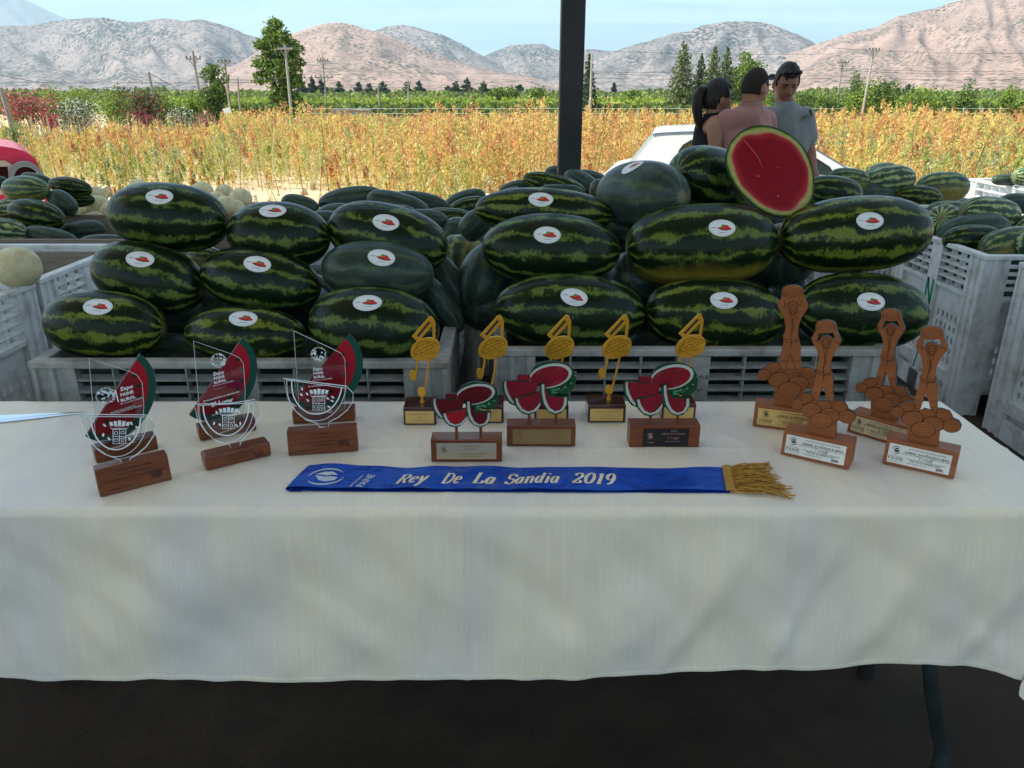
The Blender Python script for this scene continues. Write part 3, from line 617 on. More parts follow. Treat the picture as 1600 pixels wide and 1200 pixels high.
def make_bin(x0, y0, W, D, label, sides='f', m=None, hh=.815, rz=0., grid=5, name='plastic_bin', group='big grey plastic bins', lid=None):
    """x0,y0: front left bottom corner; sides seen get slats and slots: f front, r right, l left, b back"""
    m = m or m_bin; mk = m.name
    o = empty(name, (x0, y0, 0), rz, label, 'bin', group)
    MS = {'f': (Matrix.Identity(4), W), 'r': (Matrix.Translation((W, 0, 0)) @ Matrix.Rotation(PI/2, 4, 'Z'), D),
          'b': (Matrix.Translation((W, D, 0)) @ Matrix.Rotation(PI, 4, 'Z'), W), 'l': (Matrix.Translation((0, D, 0)) @ Matrix.Rotation(-PI/2, 4, 'Z'), D)}
    # corner posts: one L with moulded ribs
    def post(mb):
        a = .125; r = .009; f = []
        st = [0, .012, .016, .046, .050, .062, .066, .096, .100, a]
        pr = [0, 0, r, r, 0, 0, r, r, 0, 0]
        out = [(s, p) for s, p in zip(st, pr)]; path = [(x, y) for x, y in reversed(out)] + [(y, x) for x, y in out[1:]]
        inn = [(.03, a), (.03, .03), (a, .03)]
        poly = path+inn; n = len(poly)
        mb.add([(x, y, .0) for x, y in poly]+[(x, y, hh-.02) for x, y in poly], [tuple(range(n))[::-1], tuple(range(n, 2*n))]+[(i, (i+1) % n, n+(i+1) % n, n+i) for i in range(n)], m)
    pd = bindata(('corner_post', mk, hh), post)
    for M, _ in MS.values(): c = inst('corner_post', pd, o); c.matrix_local = M
    # rim ring
    mb = MB(); xs = [-.004, .038, W-.038, W+.004]; zs = [-.004, .038, D-.038, D+.004]
    holed(mb, xs, zs, lambda i, j: i == 1 and j == 1, hh-.022, hh, m, Matrix(((1, 0, 0, 0), (0, 0, 1, 0), (0, 1, 0, 0), (0, 0, 0, 1))))
    mb.build('rim', o, bevel=.004)
    mb = MB(); mb.box((.032, .032, .10), (W-.032, D-.032, .13), m); mb.build('deck', o)
    for x in (.0, W/2-.05, W-.1): mb = MB(); mb.box((x+.002+(.13 if x == 0 else 0)*0, .13, 0), (x+.098, D-.13, .098), m); mb.build('runner', o)
    for s, (M, L) in MS.items():
        seen = s in sides; mid = L/2; ztop = hh-.022; zg0 = hh-.205
        def panel(mb, L=L):
            if not seen: mb.box((.125, .028, .131), (L-.125, .040, ztop), m); return
            for a, b in ((.126, L/2-.051), (L/2+.051, L-.126)):
                ns = int((b-a-.04)/.040); xs = [a, a+.02]; 
                for k in range(ns): xs += [a+.02+(k+.3)*(b-a-.04)/ns, a+.02+(k+.74)*(b-a-.04)/ns]
                xs += [b-.02, b]; xs = sorted(set(round(q, 5) for q in xs)); zs = [.19, .21]
                z = .21; n = 5; st = (zg0-.12-.21)/n
                zs = [.19]
                for k in range(n): zs += [.205+k*st+.008, .205+(k+1)*st-.016]
                zs += [zg0-.10, zg0-.02]
                holed(mb, xs, zs, lambda i, j: (i >= 2 and i % 2 == 0 and i < 2+2*ns and j % 2 == 1 and j < 2*n+1), .022, .030, m, None)
        pn = inst('slotted_panel' if seen else 'side_wall', bindata(('slotted_panel', mk, L, seen, hh), panel), o); pn.matrix_local = M
        if not seen: continue
        def mp(mb): mb.box((-.05, .002, 0), (.05, .032, ztop), m)
        c = inst('middle_post', bindata(('middle_post', mk, hh), mp), o); c.matrix_local = M @ Matrix.Translation((mid, 0, 0))
        bw = mid-.05-.125
        def lb(mb): mb.box((-bw/2, .004, -.03), (bw/2, .034, .03), m)
        for cx in (.125+bw/2, L-.125-bw/2):
            c = inst('lower_beam', bindata(('lower_beam', mk, L), lb), o); c.matrix_local = M @ Matrix.Translation((cx, 0, .161))
            c = inst('ledge', bindata(('ledge', mk, L), lambda mb: mb.box((-bw/2, .002, -.02), (bw/2, .034, .0), m)), o); c.matrix_local = M @ Matrix.Translation((cx, 0, zg0))
            for k in range(1, grid):
                z = ztop-.002-k*(ztop-zg0)/grid
                sl = bindata(('slat', mk, L), lambda mb: mb.box((-bw/2, .003, -.0025), (bw/2, .036, .0025), m))
                c = inst('slat', sl, o); c.matrix_local = M @ Matrix.Translation((cx, 0, z)) @ Matrix.Rotation(.22, 4, 'X')
            nv = 3 if bw > .4 else 2
            for k in range(1, nv+1):
                c = inst('divider', bindata(('divider', mk, hh), lambda mb: mb.box((-.002, .006, 0), (.002, .037, ztop-zg0), m)), o); c.matrix_local = M @ Matrix.Translation((cx-bw/2+k*bw/(nv+1), 0, zg0))
    return o
B1 = make_bin(-1.376, 2.07, 1.19, 1.0, 'grey plastic bin directly behind the table at left, piled with labelled watermelons', 'fr')
B2 = make_bin(-.055, 2.18, 1.20, 1.0, 'grey plastic bin directly behind the table at right, with handwriting on its middle post', 'fl')
B3 = make_bin(-1.36, 3.13, 1.19, .98, 'grey plastic bin right behind the front left one, heaped with dull watermelons', 'fr', m=m_bint, rz=0)
B4 = make_bin(-1.33, 4.17, 1.19, .95, 'grey plastic bin farthest back in the left middle column', 'r', m=m_bint)
B5 = make_bin(-.03, 3.24, 1.20, .98, 'grey plastic bin right behind the front right one, below the cut melon', 'l', m=m_bint)
B6 = make_bin(-.22, 5.02, 1.20, .95, 'pale grey plastic bin farthest back near the steel post, only its rim corner showing', 'l', m=m_binw)
L0 = make_bin(-3.12, 2.02, 1.19, 1.03, 'grey slotted bin at the left edge with a honeydew melon on its rim', 'r', m=m_bint)
L1 = make_bin(-3.13, 3.10, 1.19, .80, 'grey slotted bin with a plank wall showing inside, left of the stacked melons', 'r', m=m_bint)
R1 = make_bin(2.225, 3.59, 1.19, .86, 'grey slotted bin at right with green painted letters on its side', 'fl', m=m_bint)
R2 = make_bin(2.30, 2.40, 1.19, 1.05, 'grey slotted bin cut off by the right edge of the picture', 'l', m=m_bint)
R3 = make_bin(2.12, 5.32, 1.19, 1.0, 'grey bin behind the one with green letters, heaped with striped melons', 'fl', m=m_bint)
R4 = make_bin(4.10, 5.85, 1.19, 1.25, 'white bin with a square grid under its rim, far at the right edge', 'l', m=m_binw, grid=3)
# paint and marker on the bins
m_green = mat('green_spray', (.015, .22, .13), .7); m_mark = mat('black_marker', (.03, .03, .03), .7)
ML = Matrix.Translation((0, .86, 0)) @ Matrix.Rotation(-PI/2, 4, 'Z')
mb = MB()
def brush(pts, w): add_ribbon(mb, pts, w, .0012, m_green, M=ML)
brush([(.400, .46), (.402, .61)], .020); brush([(.402, .61), (.456, .47)], .018); brush([(.456, .46), (.458, .61)], .020)
brush([(.428, .41), (.430, .29)], .022); brush([(.412, .25), (.440, .29), (.436, .21)], .012); brush([(.443, .22), (.418, .11)], .012)
mb.build('painted_letters', R1)
mb = MB(); r2 = random.Random(3)
add_text(mb, 'a', .565, .66, .030, -.0035+.004, m_mark, res=1, shear=.3)
for (z, n, x0) in ((.728, 7, .60), (.69, 6, .585), (.648, 9, .575), (.612, 7, .57), (.572, 8, .565)):
    x = x0; pts = []
    for k in range(n*4): pts.append((x, z+r2.uniform(-.011, .011)-.10*(x-x0)*(1 if z > .6 else .2))); x += r2.uniform(.0008, .0036)
    add_ribbon(mb, pts, .0016, .0008, m_mark)
mb.build('handwriting', B2)
# wooden crates at left
m_plank = mat('weathered_plank', (.21, .165, .125), .85, col2=(.32, .26, .20), scale=3.5, stretch=(.4, 3, 7), bump=.5, bscale=12, dirt=((.12, .09, .07), 5, .4))
def plank(o, lo, hi, M=None):
    mb = MB(); c = Vector([(a+b)/2 for a, b in zip(lo, hi)]); mb.box(tuple(Vector(lo)-c), tuple(Vector(hi)-c), m_plank); p = mb.build('plank', o, bevel=.003); p.location = c; p.rotation_euler = (rng.normal()*.004, rng.normal()*.003, 0)
def crate(x0, y0, W, D, hh, label):
    o = empty('wooden_crate', (x0, y0, 0), 0, label, 'crate', 'wooden crates at the left')
    n = 5; ph = (hh-.10)/n
    for k in range(n):
        z0 = .10+k*ph+.003; z1 = .10+(k+1)*ph-.003
        for y in (0, D-.022): plank(o, (0, y, z0), (W, y+.022, z1))
        for x in (0.0, W-.022): plank(o, (x, .024, z0), (x+.022, D-.024, z1))
    mb = MB(); mb.box((.024, .024, .10), (W-.024, D-.024, .12), m_plank); mb.build('floor_board', o)
    for x in (.0, W/2-.04, W-.09): mb = MB(); mb.box((x, 0, 0), (x+.09, D, .098), m_plank); mb.build('skid', o)
    return o
crate(-3.18, 3.94, 1.20, .86, .833, 'nearer wooden plank crate holding watermelons, at the left')
crate(-3.02, 4.88, 1.42, .95, .775, 'farther wooden plank crate holding pale honeydew melons, at the left')
for k in range(4):
    plank(L1, (.045, .735, .27+k*.13), (1.145, .755, .395+k*.13))

# ================================================================== MELONS
def rind_mat(name, dark, mid, light, belly=0., wax=.25, nstripe=11, width=.5, seedoff=0.):
    m = bpy.data.materials.new(name); m.use_nodes = True; nt = m.node_tree; N = nt.nodes; L = nt.links
    def math_(op, a, b=None, c=None):
        n = N.new('ShaderNodeMath'); n.operation = op
        for i, q in enumerate((a, b, c)):
            if q is None: continue
            if isinstance(q, (int, float)): n.inputs[i].default_value = q
            else: L.new(q, n.inputs[i])
        return n.outputs[0]
    b = N['Principled BSDF']; b.inputs['Roughness'].default_value = .3; b.inputs['Specular IOR Level'].default_value = .2
    tc = N.new('ShaderNodeTexCoord'); oi = N.new('ShaderNodeObjectInfo')
    vr = N.new('ShaderNodeVectorMath'); vr.operation = 'SCALE'; vr.inputs[0].default_value = (37, 91, 53); L.new(oi.outputs['Random'], vr.inputs['Scale'])
    va = N.new('ShaderNodeVectorMath'); va.operation = 'ADD'; L.new(tc.outputs['Object'], va.inputs[0]); L.new(vr.outputs[0], va.inputs[1])
    mp = N.new('ShaderNodeMapping'); mp.inputs['Scale'].default_value = (2.0, 1.0, 1.0); L.new(va.outputs[0], mp.inputs[0])
    mpf = N.new('ShaderNodeMapping'); mpf.inputs['Scale'].default_value = (4.5, 1.0, 1.0); L.new(va.outputs[0], mpf.inputs[0])
    sx = N.new('ShaderNodeSeparateXYZ'); L.new(tc.outputs['Object'], sx.inputs[0])
    ang = math_('ARCTAN2', sx.outputs['Y'], sx.outputs['Z'])
    def noise(scale, det, vec, rough=.6):
        n = N.new('ShaderNodeTexNoise'); n.inputs['Scale'].default_value = scale; n.inputs['Detail'].default_value = det; n.inputs['Roughness'].default_value = rough; L.new(vec, n.inputs['Vector']); return n.outputs['Fac']
    n1 = noise(2.2, 3, va.outputs[0]); n2 = noise(6.5, 8, mpf.outputs[0], .72); n3 = noise(1.9, 4, mp.outputs[0])
    t = math_('MULTIPLY_ADD', ang, nstripe/(2*PI), math_('MULTIPLY', oi.outputs['Random'], 7.3))
    t = math_('ADD', t, math_('MULTIPLY', math_('SUBTRACT', n1, .5), 1.1))
    t = math_('ADD', t, math_('MULTIPLY', math_('SUBTRACT', n2, .5), .80))
    pg = math_('PINGPONG', t, .5)                       # 0..0.5, 0 = stripe centre
    k = math_('SUBTRACT', pg, math_('MULTIPLY', math_('SUBTRACT', n3, .43), width*1.7))
    r = N.new('ShaderNodeValToRGB'); e = r.color_ramp.elements
    e[0].position = .0; e[0].color = lin(light); e[1].position = .23; e[1].color = lin(dark)
    q = r.color_ramp.elements.new(.10); q.color = lin(mid)
    L.new(k, r.inputs[0])
    # mottle inside both tones
    n4 = noise(22, 5, mp.outputs[0], .7)
    hs = N.new('ShaderNodeHueSaturation'); L.new(r.outputs[0], hs.inputs['Color']); L.new(math_('MULTIPLY_ADD', n4, 1.4, .35), hs.inputs['Value'])
    last = hs.outputs[0]
    if belly:
        z = math_('MULTIPLY', sx.outputs['Z'], -1.0)
        bl = math_('ADD', z, math_('MULTIPLY', math_('SUBTRACT', n1, .5), .9))
        rb = N.new('ShaderNodeValToRGB'); rb.color_ramp.elements[0].position = .62-.25*belly; rb.color_ramp.elements[1].position = .95; L.new(bl, rb.inputs[0])
        mx = N.new('ShaderNodeMix'); mx.data_type = 'RGBA'; L.new(rb.outputs[0], mx.inputs['Factor']); L.new(last, mx.inputs['A']); mx.inputs['B'].default_value = (.25, .19, .03, 1); last = mx.outputs['Result']
    # dry vine scar at both ends
    ax = math_('ABSOLUTE', sx.outputs['X']); re = N.new('ShaderNodeValToRGB'); re.color_ramp.elements[0].position = .985; re.color_ramp.elements[1].position = .998; L.new(ax, re.inputs[0])
    mx = N.new('ShaderNodeMix'); mx.data_type = 'RGBA'; L.new(re.outputs[0], mx.inputs['Factor']); L.new(last, mx.inputs['A']); mx.inputs['B'].default_value = (.16, .12, .06, 1); last = mx.outputs['Result']
    # waxy bloom: pale film, thickest in soft patches
    if wax:
        n5 = noise(3.1, 4, va.outputs[0]); mx = N.new('ShaderNodeMix'); mx.data_type = 'RGBA'; L.new(math_('MULTIPLY', n5, wax*.35), mx.inputs['Factor']); L.new(last, mx.inputs['A']); mx.inputs['B'].default_value = (.30, .42, .40, 1); last = mx.outputs['Result']
    L.new(last, b.inputs['Base Color'])
    L.new(math_('MULTIPLY_ADD', n4, .22, .20), b.inputs['Roughness'])
    bp = N.new('ShaderNodeBump'); bp.inputs['Strength'].default_value = .25; bp.inputs['Distance'].default_value = .02; L.new(n1, bp.inputs['Height']); L.new(bp.outputs[0], b.inputs['Normal'])
    MATS[name] = m; return m
rm_dark = rind_mat('rind_dark', (.0030, .0115, .0036), (.013, .032, .006), (.095, .135, .028), wax=0)
rm_olive = rind_mat('rind_olive', (.0035, .012, .0030), (.020, .038, .006), (.13, .155, .022), wax=0, width=.6)
rm_belly = rind_mat('rind_yellow_belly', (.0030, .012, .0032), (.018, .038, .006), (.10, .135, .022), belly=1.0, wax=0)
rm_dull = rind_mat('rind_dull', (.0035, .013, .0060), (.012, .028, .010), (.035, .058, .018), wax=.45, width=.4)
rm_pale = rind_mat('rind_pale_stripe', (.010, .032, .012), (.10, .14, .045), (.30, .33, .13), wax=.35, nstripe=13, width=.62)
rm_gold = rind_mat('rind_golden_patch', (.010, .032, .012), (.07, .10, .025), (.20, .23, .06), belly=1.6, wax=.35, nstripe=12, width=.55)
def melon_shape(pw=2.35, n=40, k=22):
    vs = [(1, 0, 0)]; fs = []
    for i in range(1, k):
        a = PI*i/k; c, s_ = math.cos(a), math.sin(a)
        rr = (abs(c)**pw+abs(s_)**pw)**(-1/pw)
        for j in range(n):
            b = 2*PI*j/n; q = rr*s_*(1+.008*math.sin(3*b+i*.3)); vs.append((rr*c, q*math.cos(b), q*math.sin(b)))
    vs.append((-1, 0, 0)); last = len(vs)-1
    for j in range(n): fs.append((0, 1+j, 1+(j+1) % n))
    for i in range(k-2):
        for j in range(n): a = 1+i*n; fs.append((a+j, a+n+j, a+n+(j+1) % n, a+(j+1) % n))
    a = 1+(k-2)*n
    for j in range(n): fs.append((a+j, last, a+(j+1) % n))
    return vs, fs
MEL = {}
def melon_data(m, pw):
    if (m.name, pw) not in MEL:
        vs, fs = melon_shape(pw); mb = MB(); mb.add(vs, fs, m); MEL[(m.name, pw)] = mb.data('watermelon', smooth='all', fix=True)
    return MEL[(m.name, pw)]
m_stk = mat('sticker_paper', (.74, .76, .76), .45); m_stkg = mat('sticker_grey_line', (.42, .44, .45), .5); m_red = mat('print_red', (.55, .03, .03), .5)
m_grn = mat('print_green', (.10, .28, .05), .5); m_blk = mat('print_black', (.03, .03, .035), .5)
def unit_r(v, pw):
    s_ = math.hypot(v.y, v.z); return (abs(v.x)**pw+s_**pw)**(1/pw)
def sticker(o, px, py, ang, w=.082, h=.056, pw=2.35):
    Mi = o.matrix_basis.inverted(); o_ = Mi @ CAMP; q = CAMP + ray(px, py); d_ = (Mi @ q) - o_
    t0 = None; t = 0.
    lo, hi = 0, None; f = lambda t: unit_r(o_+d_*t, pw)-1
    ts = np.linspace(.8, 6, 2600); prev = None
    for t in ts:
        if f(t) < 0: t0 = t; break
    if t0 is None: print('sticker misses', px, py); return
    P = o_+d_*t0; W = o.matrix_basis
    Pw = W @ P; e = 1e-4
    def surf(pt):  # project world point to the surface along the local radius
        l = Mi @ pt; return l/unit_r(l, pw)
    r3 = W.to_3x3(); g = Vector([(unit_r(P+Vector(u)*e, pw)-unit_r(P-Vector(u)*e, pw)) for u in ((1, 0, 0), (0, 1, 0), (0, 0, 1))])
    nrm = (r3.inverted().transposed() @ g).normalized()
    R = Vector((1, 0, 0)); R = (R - nrm*R.dot(nrm)).normalized(); U = nrm.cross(R)
    if U.z < 0: U = -U
    a = math.radians(ang); R2 = R*math.cos(a)+U*math.sin(a); U2 = -R*math.sin(a)+U*math.cos(a)
    def pt(u, v, k): return surf(Pw+R2*u+U2*v)*(1+k)
    mb = MB()
    def disc(a1, b1, k, m, n=28, c=(0, 0)):
        rings = [0, .35, .7, 1]; vs = [pt(c[0], c[1], k)]; fs = []
        for r in rings[1:]:
            for i in range(n): q = 2*PI*i/n; vs.append(pt(c[0]+a1*r*math.cos(q), c[1]+b1*r*math.sin(q), k))
        for i in range(n): fs.append((0, 1+i, 1+(i+1) % n))
        for j in range(2):
            for i in range(n): s0 = 1+j*n; fs.append((s0+i, s0+n+i, s0+n+(i+1) % n, s0+(i+1) % n))
        mb.add(vs, fs, m)
    disc(w/2, h/2, .010, m_stk)
    def strip(pts, wd, k, m, closed=False):
        L = ribbon(pts, wd, closed); vs = []
        for p1, p2 in L: vs += [pt(p1.x, p1.y, k), pt(p2.x, p2.y, k)]
        n = len(L); fs = [(2*i, 2*i+1, 2*i+3, 2*i+2) for i in range(n-1)]
        if closed: fs.append((2*n-2, 2*n-1, 1, 0))
        mb.add(vs, fs, m)
    strip([(w*.455*math.cos(2*PI*i/28), h*.44*math.sin(2*PI*i/28)) for i in range(28)], .0009, .0125, m_stkg, True)
    def poly(pts, k, m):
        c = Vector((sum(p[0] for p in pts)/len(pts), sum(p[1] for p in pts)/len(pts))); vs = [pt(c.x, c.y, k)]+[pt(p[0], p[1], k) for p in pts]; n = len(pts)
        mb.add(vs, [(0, 1+i, 1+(i+1) % n) for i in range(n)], m)
    s = w/.082
    poly([(x*s, y*s) for x, y in ((-.004, .001), (-.002, .008), (.003, .0105), (.008, .009), (.010, .002))], .0130, m_grn)
    poly([(x*s, y*s) for x, y in ((-.017, -.001), (-.006, .002), (.004, .001), (.008, .0085), (.017, .008), (.022, .001), (.029, -.003), (.027, -.007), (.008, -.006), (-.010, -.0045))], .0134, m_red)
    poly([(x*s, y*s) for x, y in ((-.012, -.004), (.0, -.005), (.012, -.0065), (.026, -.007), (.012, -.0095), (-.004, -.0075))], .0137, mat('print_dark_green', (.02, .07, .03), .5))
    rr = random.Random(int(px))
    strip([(-.032*s+i*.0016*s, (.001+rr.uniform(-.0022, .0022))*s) for i in range(9)], .0013*s, .0137, m_blk)
    strip([(-.011*s+i*.0016*s, (-.0155+rr.uniform(-.0012, .0012))*s) for i in range(16)], .0009*s, .0137, m_blk)
    strip([(-.015*s+i*.002*s, (.0185+rr.uniform(-.0008, .0008))*s) for i in range(14)], .0007*s, .0137, m_stkg)
    st = mb.build('sticker', o, smooth='all', fix=False); return st
RT, UPV, FW = Vector((1, 0, 0)), Vector((0, SP, CP)), Vector((0, CP, -SP))
def melon(px, py, a, b, d, tilt=0, label='', m=None, stk=None, yaw=0, roll=None, group=None, pw=None, name='watermelon', cat='watermelon', real_a=None, c=None):
    pw = pw or (2.15, 2.35, 2.55)[int(px*7+py) % 3]
    p = PY(px, py, d); s = ZC(p)/F
    o = bpy.data.objects.new(name, melon_data(m or rm_dark, pw)); COL.objects.link(o)
    t = math.radians(tilt); y = math.radians(yaw)
    ex = (RT*math.cos(t) + UPV*math.sin(t))*math.cos(y) + FW*math.sin(y)
    up0 = (-RT*math.sin(t) + UPV*math.cos(t)); ey = ex.cross(up0).normalized(); ey = -ey if ey.y < 0 else ey
    ez = ex.cross(ey).normalized()
    ro = rng.uniform(-.5, .5) if roll is None else math.radians(roll)
    ey2 = ey*math.cos(ro)+ez*math.sin(ro); ez2 = ex.cross(ey2)
    A = (real_a or a)*s; Bm = b*s; Cm = (c or b)*s
    M = Matrix.Identity(4)
    for i, (v, k) in enumerate(((ex, A), (ey2, Bm), (ez2, Bm))):
        for j in range(3): M[j][i] = v[j]*k
    M.translation = p; o.matrix_basis = M
    tag(o, label, cat, group)
    if stk: sticker(o, *stk, pw=pw)
    return o
GL = 'labelled watermelons in the front left stack'; GR = 'labelled watermelons in the front right stack'
melon(165, 508, 92, 54, 2.20, -4, 'bright striped watermelon at the left end of the bottom row, front left bin', rm_olive, (153, 479, -2), group=GL)
melon(385, 524, 95, 46, 2.19, -3, 'low watermelon in the middle of the bottom row, front left bin', rm_olive, (380, 497, -3), group=GL)
melon(585, 510, 102, 63, 2.20, -5, 'large watermelon at the right end of the bottom row, front left bin', rm_dark, (574, 473, 4), group=GL)
melon(233, 434, 87, 53, 2.34, -14, 'watermelon at the left end of the middle row, front left stack', rm_dark, (219, 405, -5), group=GL)
melon(408, 438, 94, 50, 2.34, -9, 'watermelon in the centre of the middle row, front left stack', rm_dark, (402, 412, -10), group=GL)
melon(590, 424, 88, 48, 2.33, -4, 'small matte watermelon at the right of the middle row, front left stack', rm_dull, (596, 402, -8), group=GL)
melon(264, 340, 92, 53, 2.45, -5, 'watermelon on top at the left end of the front left stack', rm_dark, (249, 307, -3), group=GL)
melon(436, 368, 80, 52, 2.44, -3, 'nearly black watermelon in the middle of the top row, front left stack', rm_dark, (426, 329, 2), group=GL)
melon(607, 372, 95, 52, 2.46, -14, 'long watermelon on top at the right end of the front left stack', rm_dark, (603, 347, -8), group=GL)
melon(890, 487, 118, 60, 2.33, -2, 'watermelon at the left end of the bottom row, front right bin', rm_dark, (897, 464, -14), group=GR)
melon(1115, 492, 106, 56, 2.33, -3, 'olive-topped watermelon in the middle of the bottom row, front right bin', rm_olive, (1131, 469, -2), group=GR)
melon(1345, 486, 101, 60, 2.33, -4, 'watermelon at the right end of the bottom row, front right bin', rm_dark, (1361, 471, -6), group=GR)
melon(861, 390, 108, 56, 2.47, -2, 'plump watermelon at the left end of the middle row, front right stack', rm_dark, (855, 367, -3), group=GR)
melon(1095, 383, 117, 63, 2.47, 3, 'watermelon with a yellow underside in the middle row, front right stack', rm_belly, (1128, 356, 0), group=GR, roll=8)
melon(1335, 367, 118, 59, 2.47, 4, 'long boldly striped watermelon at the right of the middle row, front right stack', rm_olive, (1359, 345, 2), group=GR)
melon(850, 332, 108, 38, 2.66, -3, 'watermelon peeping over the plump one, front right stack', rm_olive, (845, 311, -3), group=GR)
melon(1003, 306, 64, 53, 2.68, -20, 'round dull watermelon showing its blossom end, left on top of the right stack', rm_dull, (988, 260, 12), yaw=-52, real_a=84, group=GR)
melon(1112, 282, 62, 50, 2.80, 0, 'dark round watermelon behind the cut melon, on top of the right stack', rm_dark, group=GR, yaw=35, real_a=80)
# filling of the two front bins, seen in the dark gaps
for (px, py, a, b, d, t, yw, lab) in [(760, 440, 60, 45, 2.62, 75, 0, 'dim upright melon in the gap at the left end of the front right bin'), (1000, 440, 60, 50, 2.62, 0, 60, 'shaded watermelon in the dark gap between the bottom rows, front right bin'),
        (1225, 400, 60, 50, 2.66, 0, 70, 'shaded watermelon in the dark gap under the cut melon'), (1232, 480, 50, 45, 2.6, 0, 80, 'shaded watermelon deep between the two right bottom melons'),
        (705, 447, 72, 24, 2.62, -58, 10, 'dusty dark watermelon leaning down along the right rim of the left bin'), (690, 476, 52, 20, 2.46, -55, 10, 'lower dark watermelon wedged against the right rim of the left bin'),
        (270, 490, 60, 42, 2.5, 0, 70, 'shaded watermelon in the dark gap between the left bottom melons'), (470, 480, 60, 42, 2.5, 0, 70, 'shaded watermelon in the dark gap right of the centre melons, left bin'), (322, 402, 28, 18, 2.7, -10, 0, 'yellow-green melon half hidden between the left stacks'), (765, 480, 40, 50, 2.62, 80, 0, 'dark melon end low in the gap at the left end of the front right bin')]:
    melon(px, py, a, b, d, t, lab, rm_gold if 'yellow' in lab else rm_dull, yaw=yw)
# more melons filling both bins below and behind the front rows
def fill(o0, W, D, lab, n):
    k = 0
    for iy in range(3):
        for ix in (range(3) if n[:5] == 'front' else range(1)):
            for iz in range(2):
                y = o0[1]+.30+iy*.25; x = o0[0]+.24+ix*(W-.48)/2+rng.normal()*.02; z = .60+iz*.17+(0.06 if iy > 0 else -.06)
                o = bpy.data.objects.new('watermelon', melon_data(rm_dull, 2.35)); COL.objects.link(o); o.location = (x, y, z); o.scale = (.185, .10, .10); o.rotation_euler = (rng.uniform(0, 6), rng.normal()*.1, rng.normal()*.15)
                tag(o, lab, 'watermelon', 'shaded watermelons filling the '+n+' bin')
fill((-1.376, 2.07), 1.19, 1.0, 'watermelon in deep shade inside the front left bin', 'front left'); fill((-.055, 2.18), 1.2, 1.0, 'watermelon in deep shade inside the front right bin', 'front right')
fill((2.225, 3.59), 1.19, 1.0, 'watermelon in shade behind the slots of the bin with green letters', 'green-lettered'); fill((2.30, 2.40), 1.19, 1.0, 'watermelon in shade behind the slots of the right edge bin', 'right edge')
BK = 'loose watermelons heaped in the bins behind'
melon(958, 368, 46, 30, 2.98, 10, 'shaded melon in the gap below the blossom-end melon', rm_dull, yaw=20); melon(1218, 352, 44, 28, 3.0, -6, 'shaded melon in the gap below the cut melon, further back', rm_dull, yaw=15); melon(742, 352, 26, 22, 3.05, 40, 'shaded melon left behind the front right stack, lower one', rm_dull)
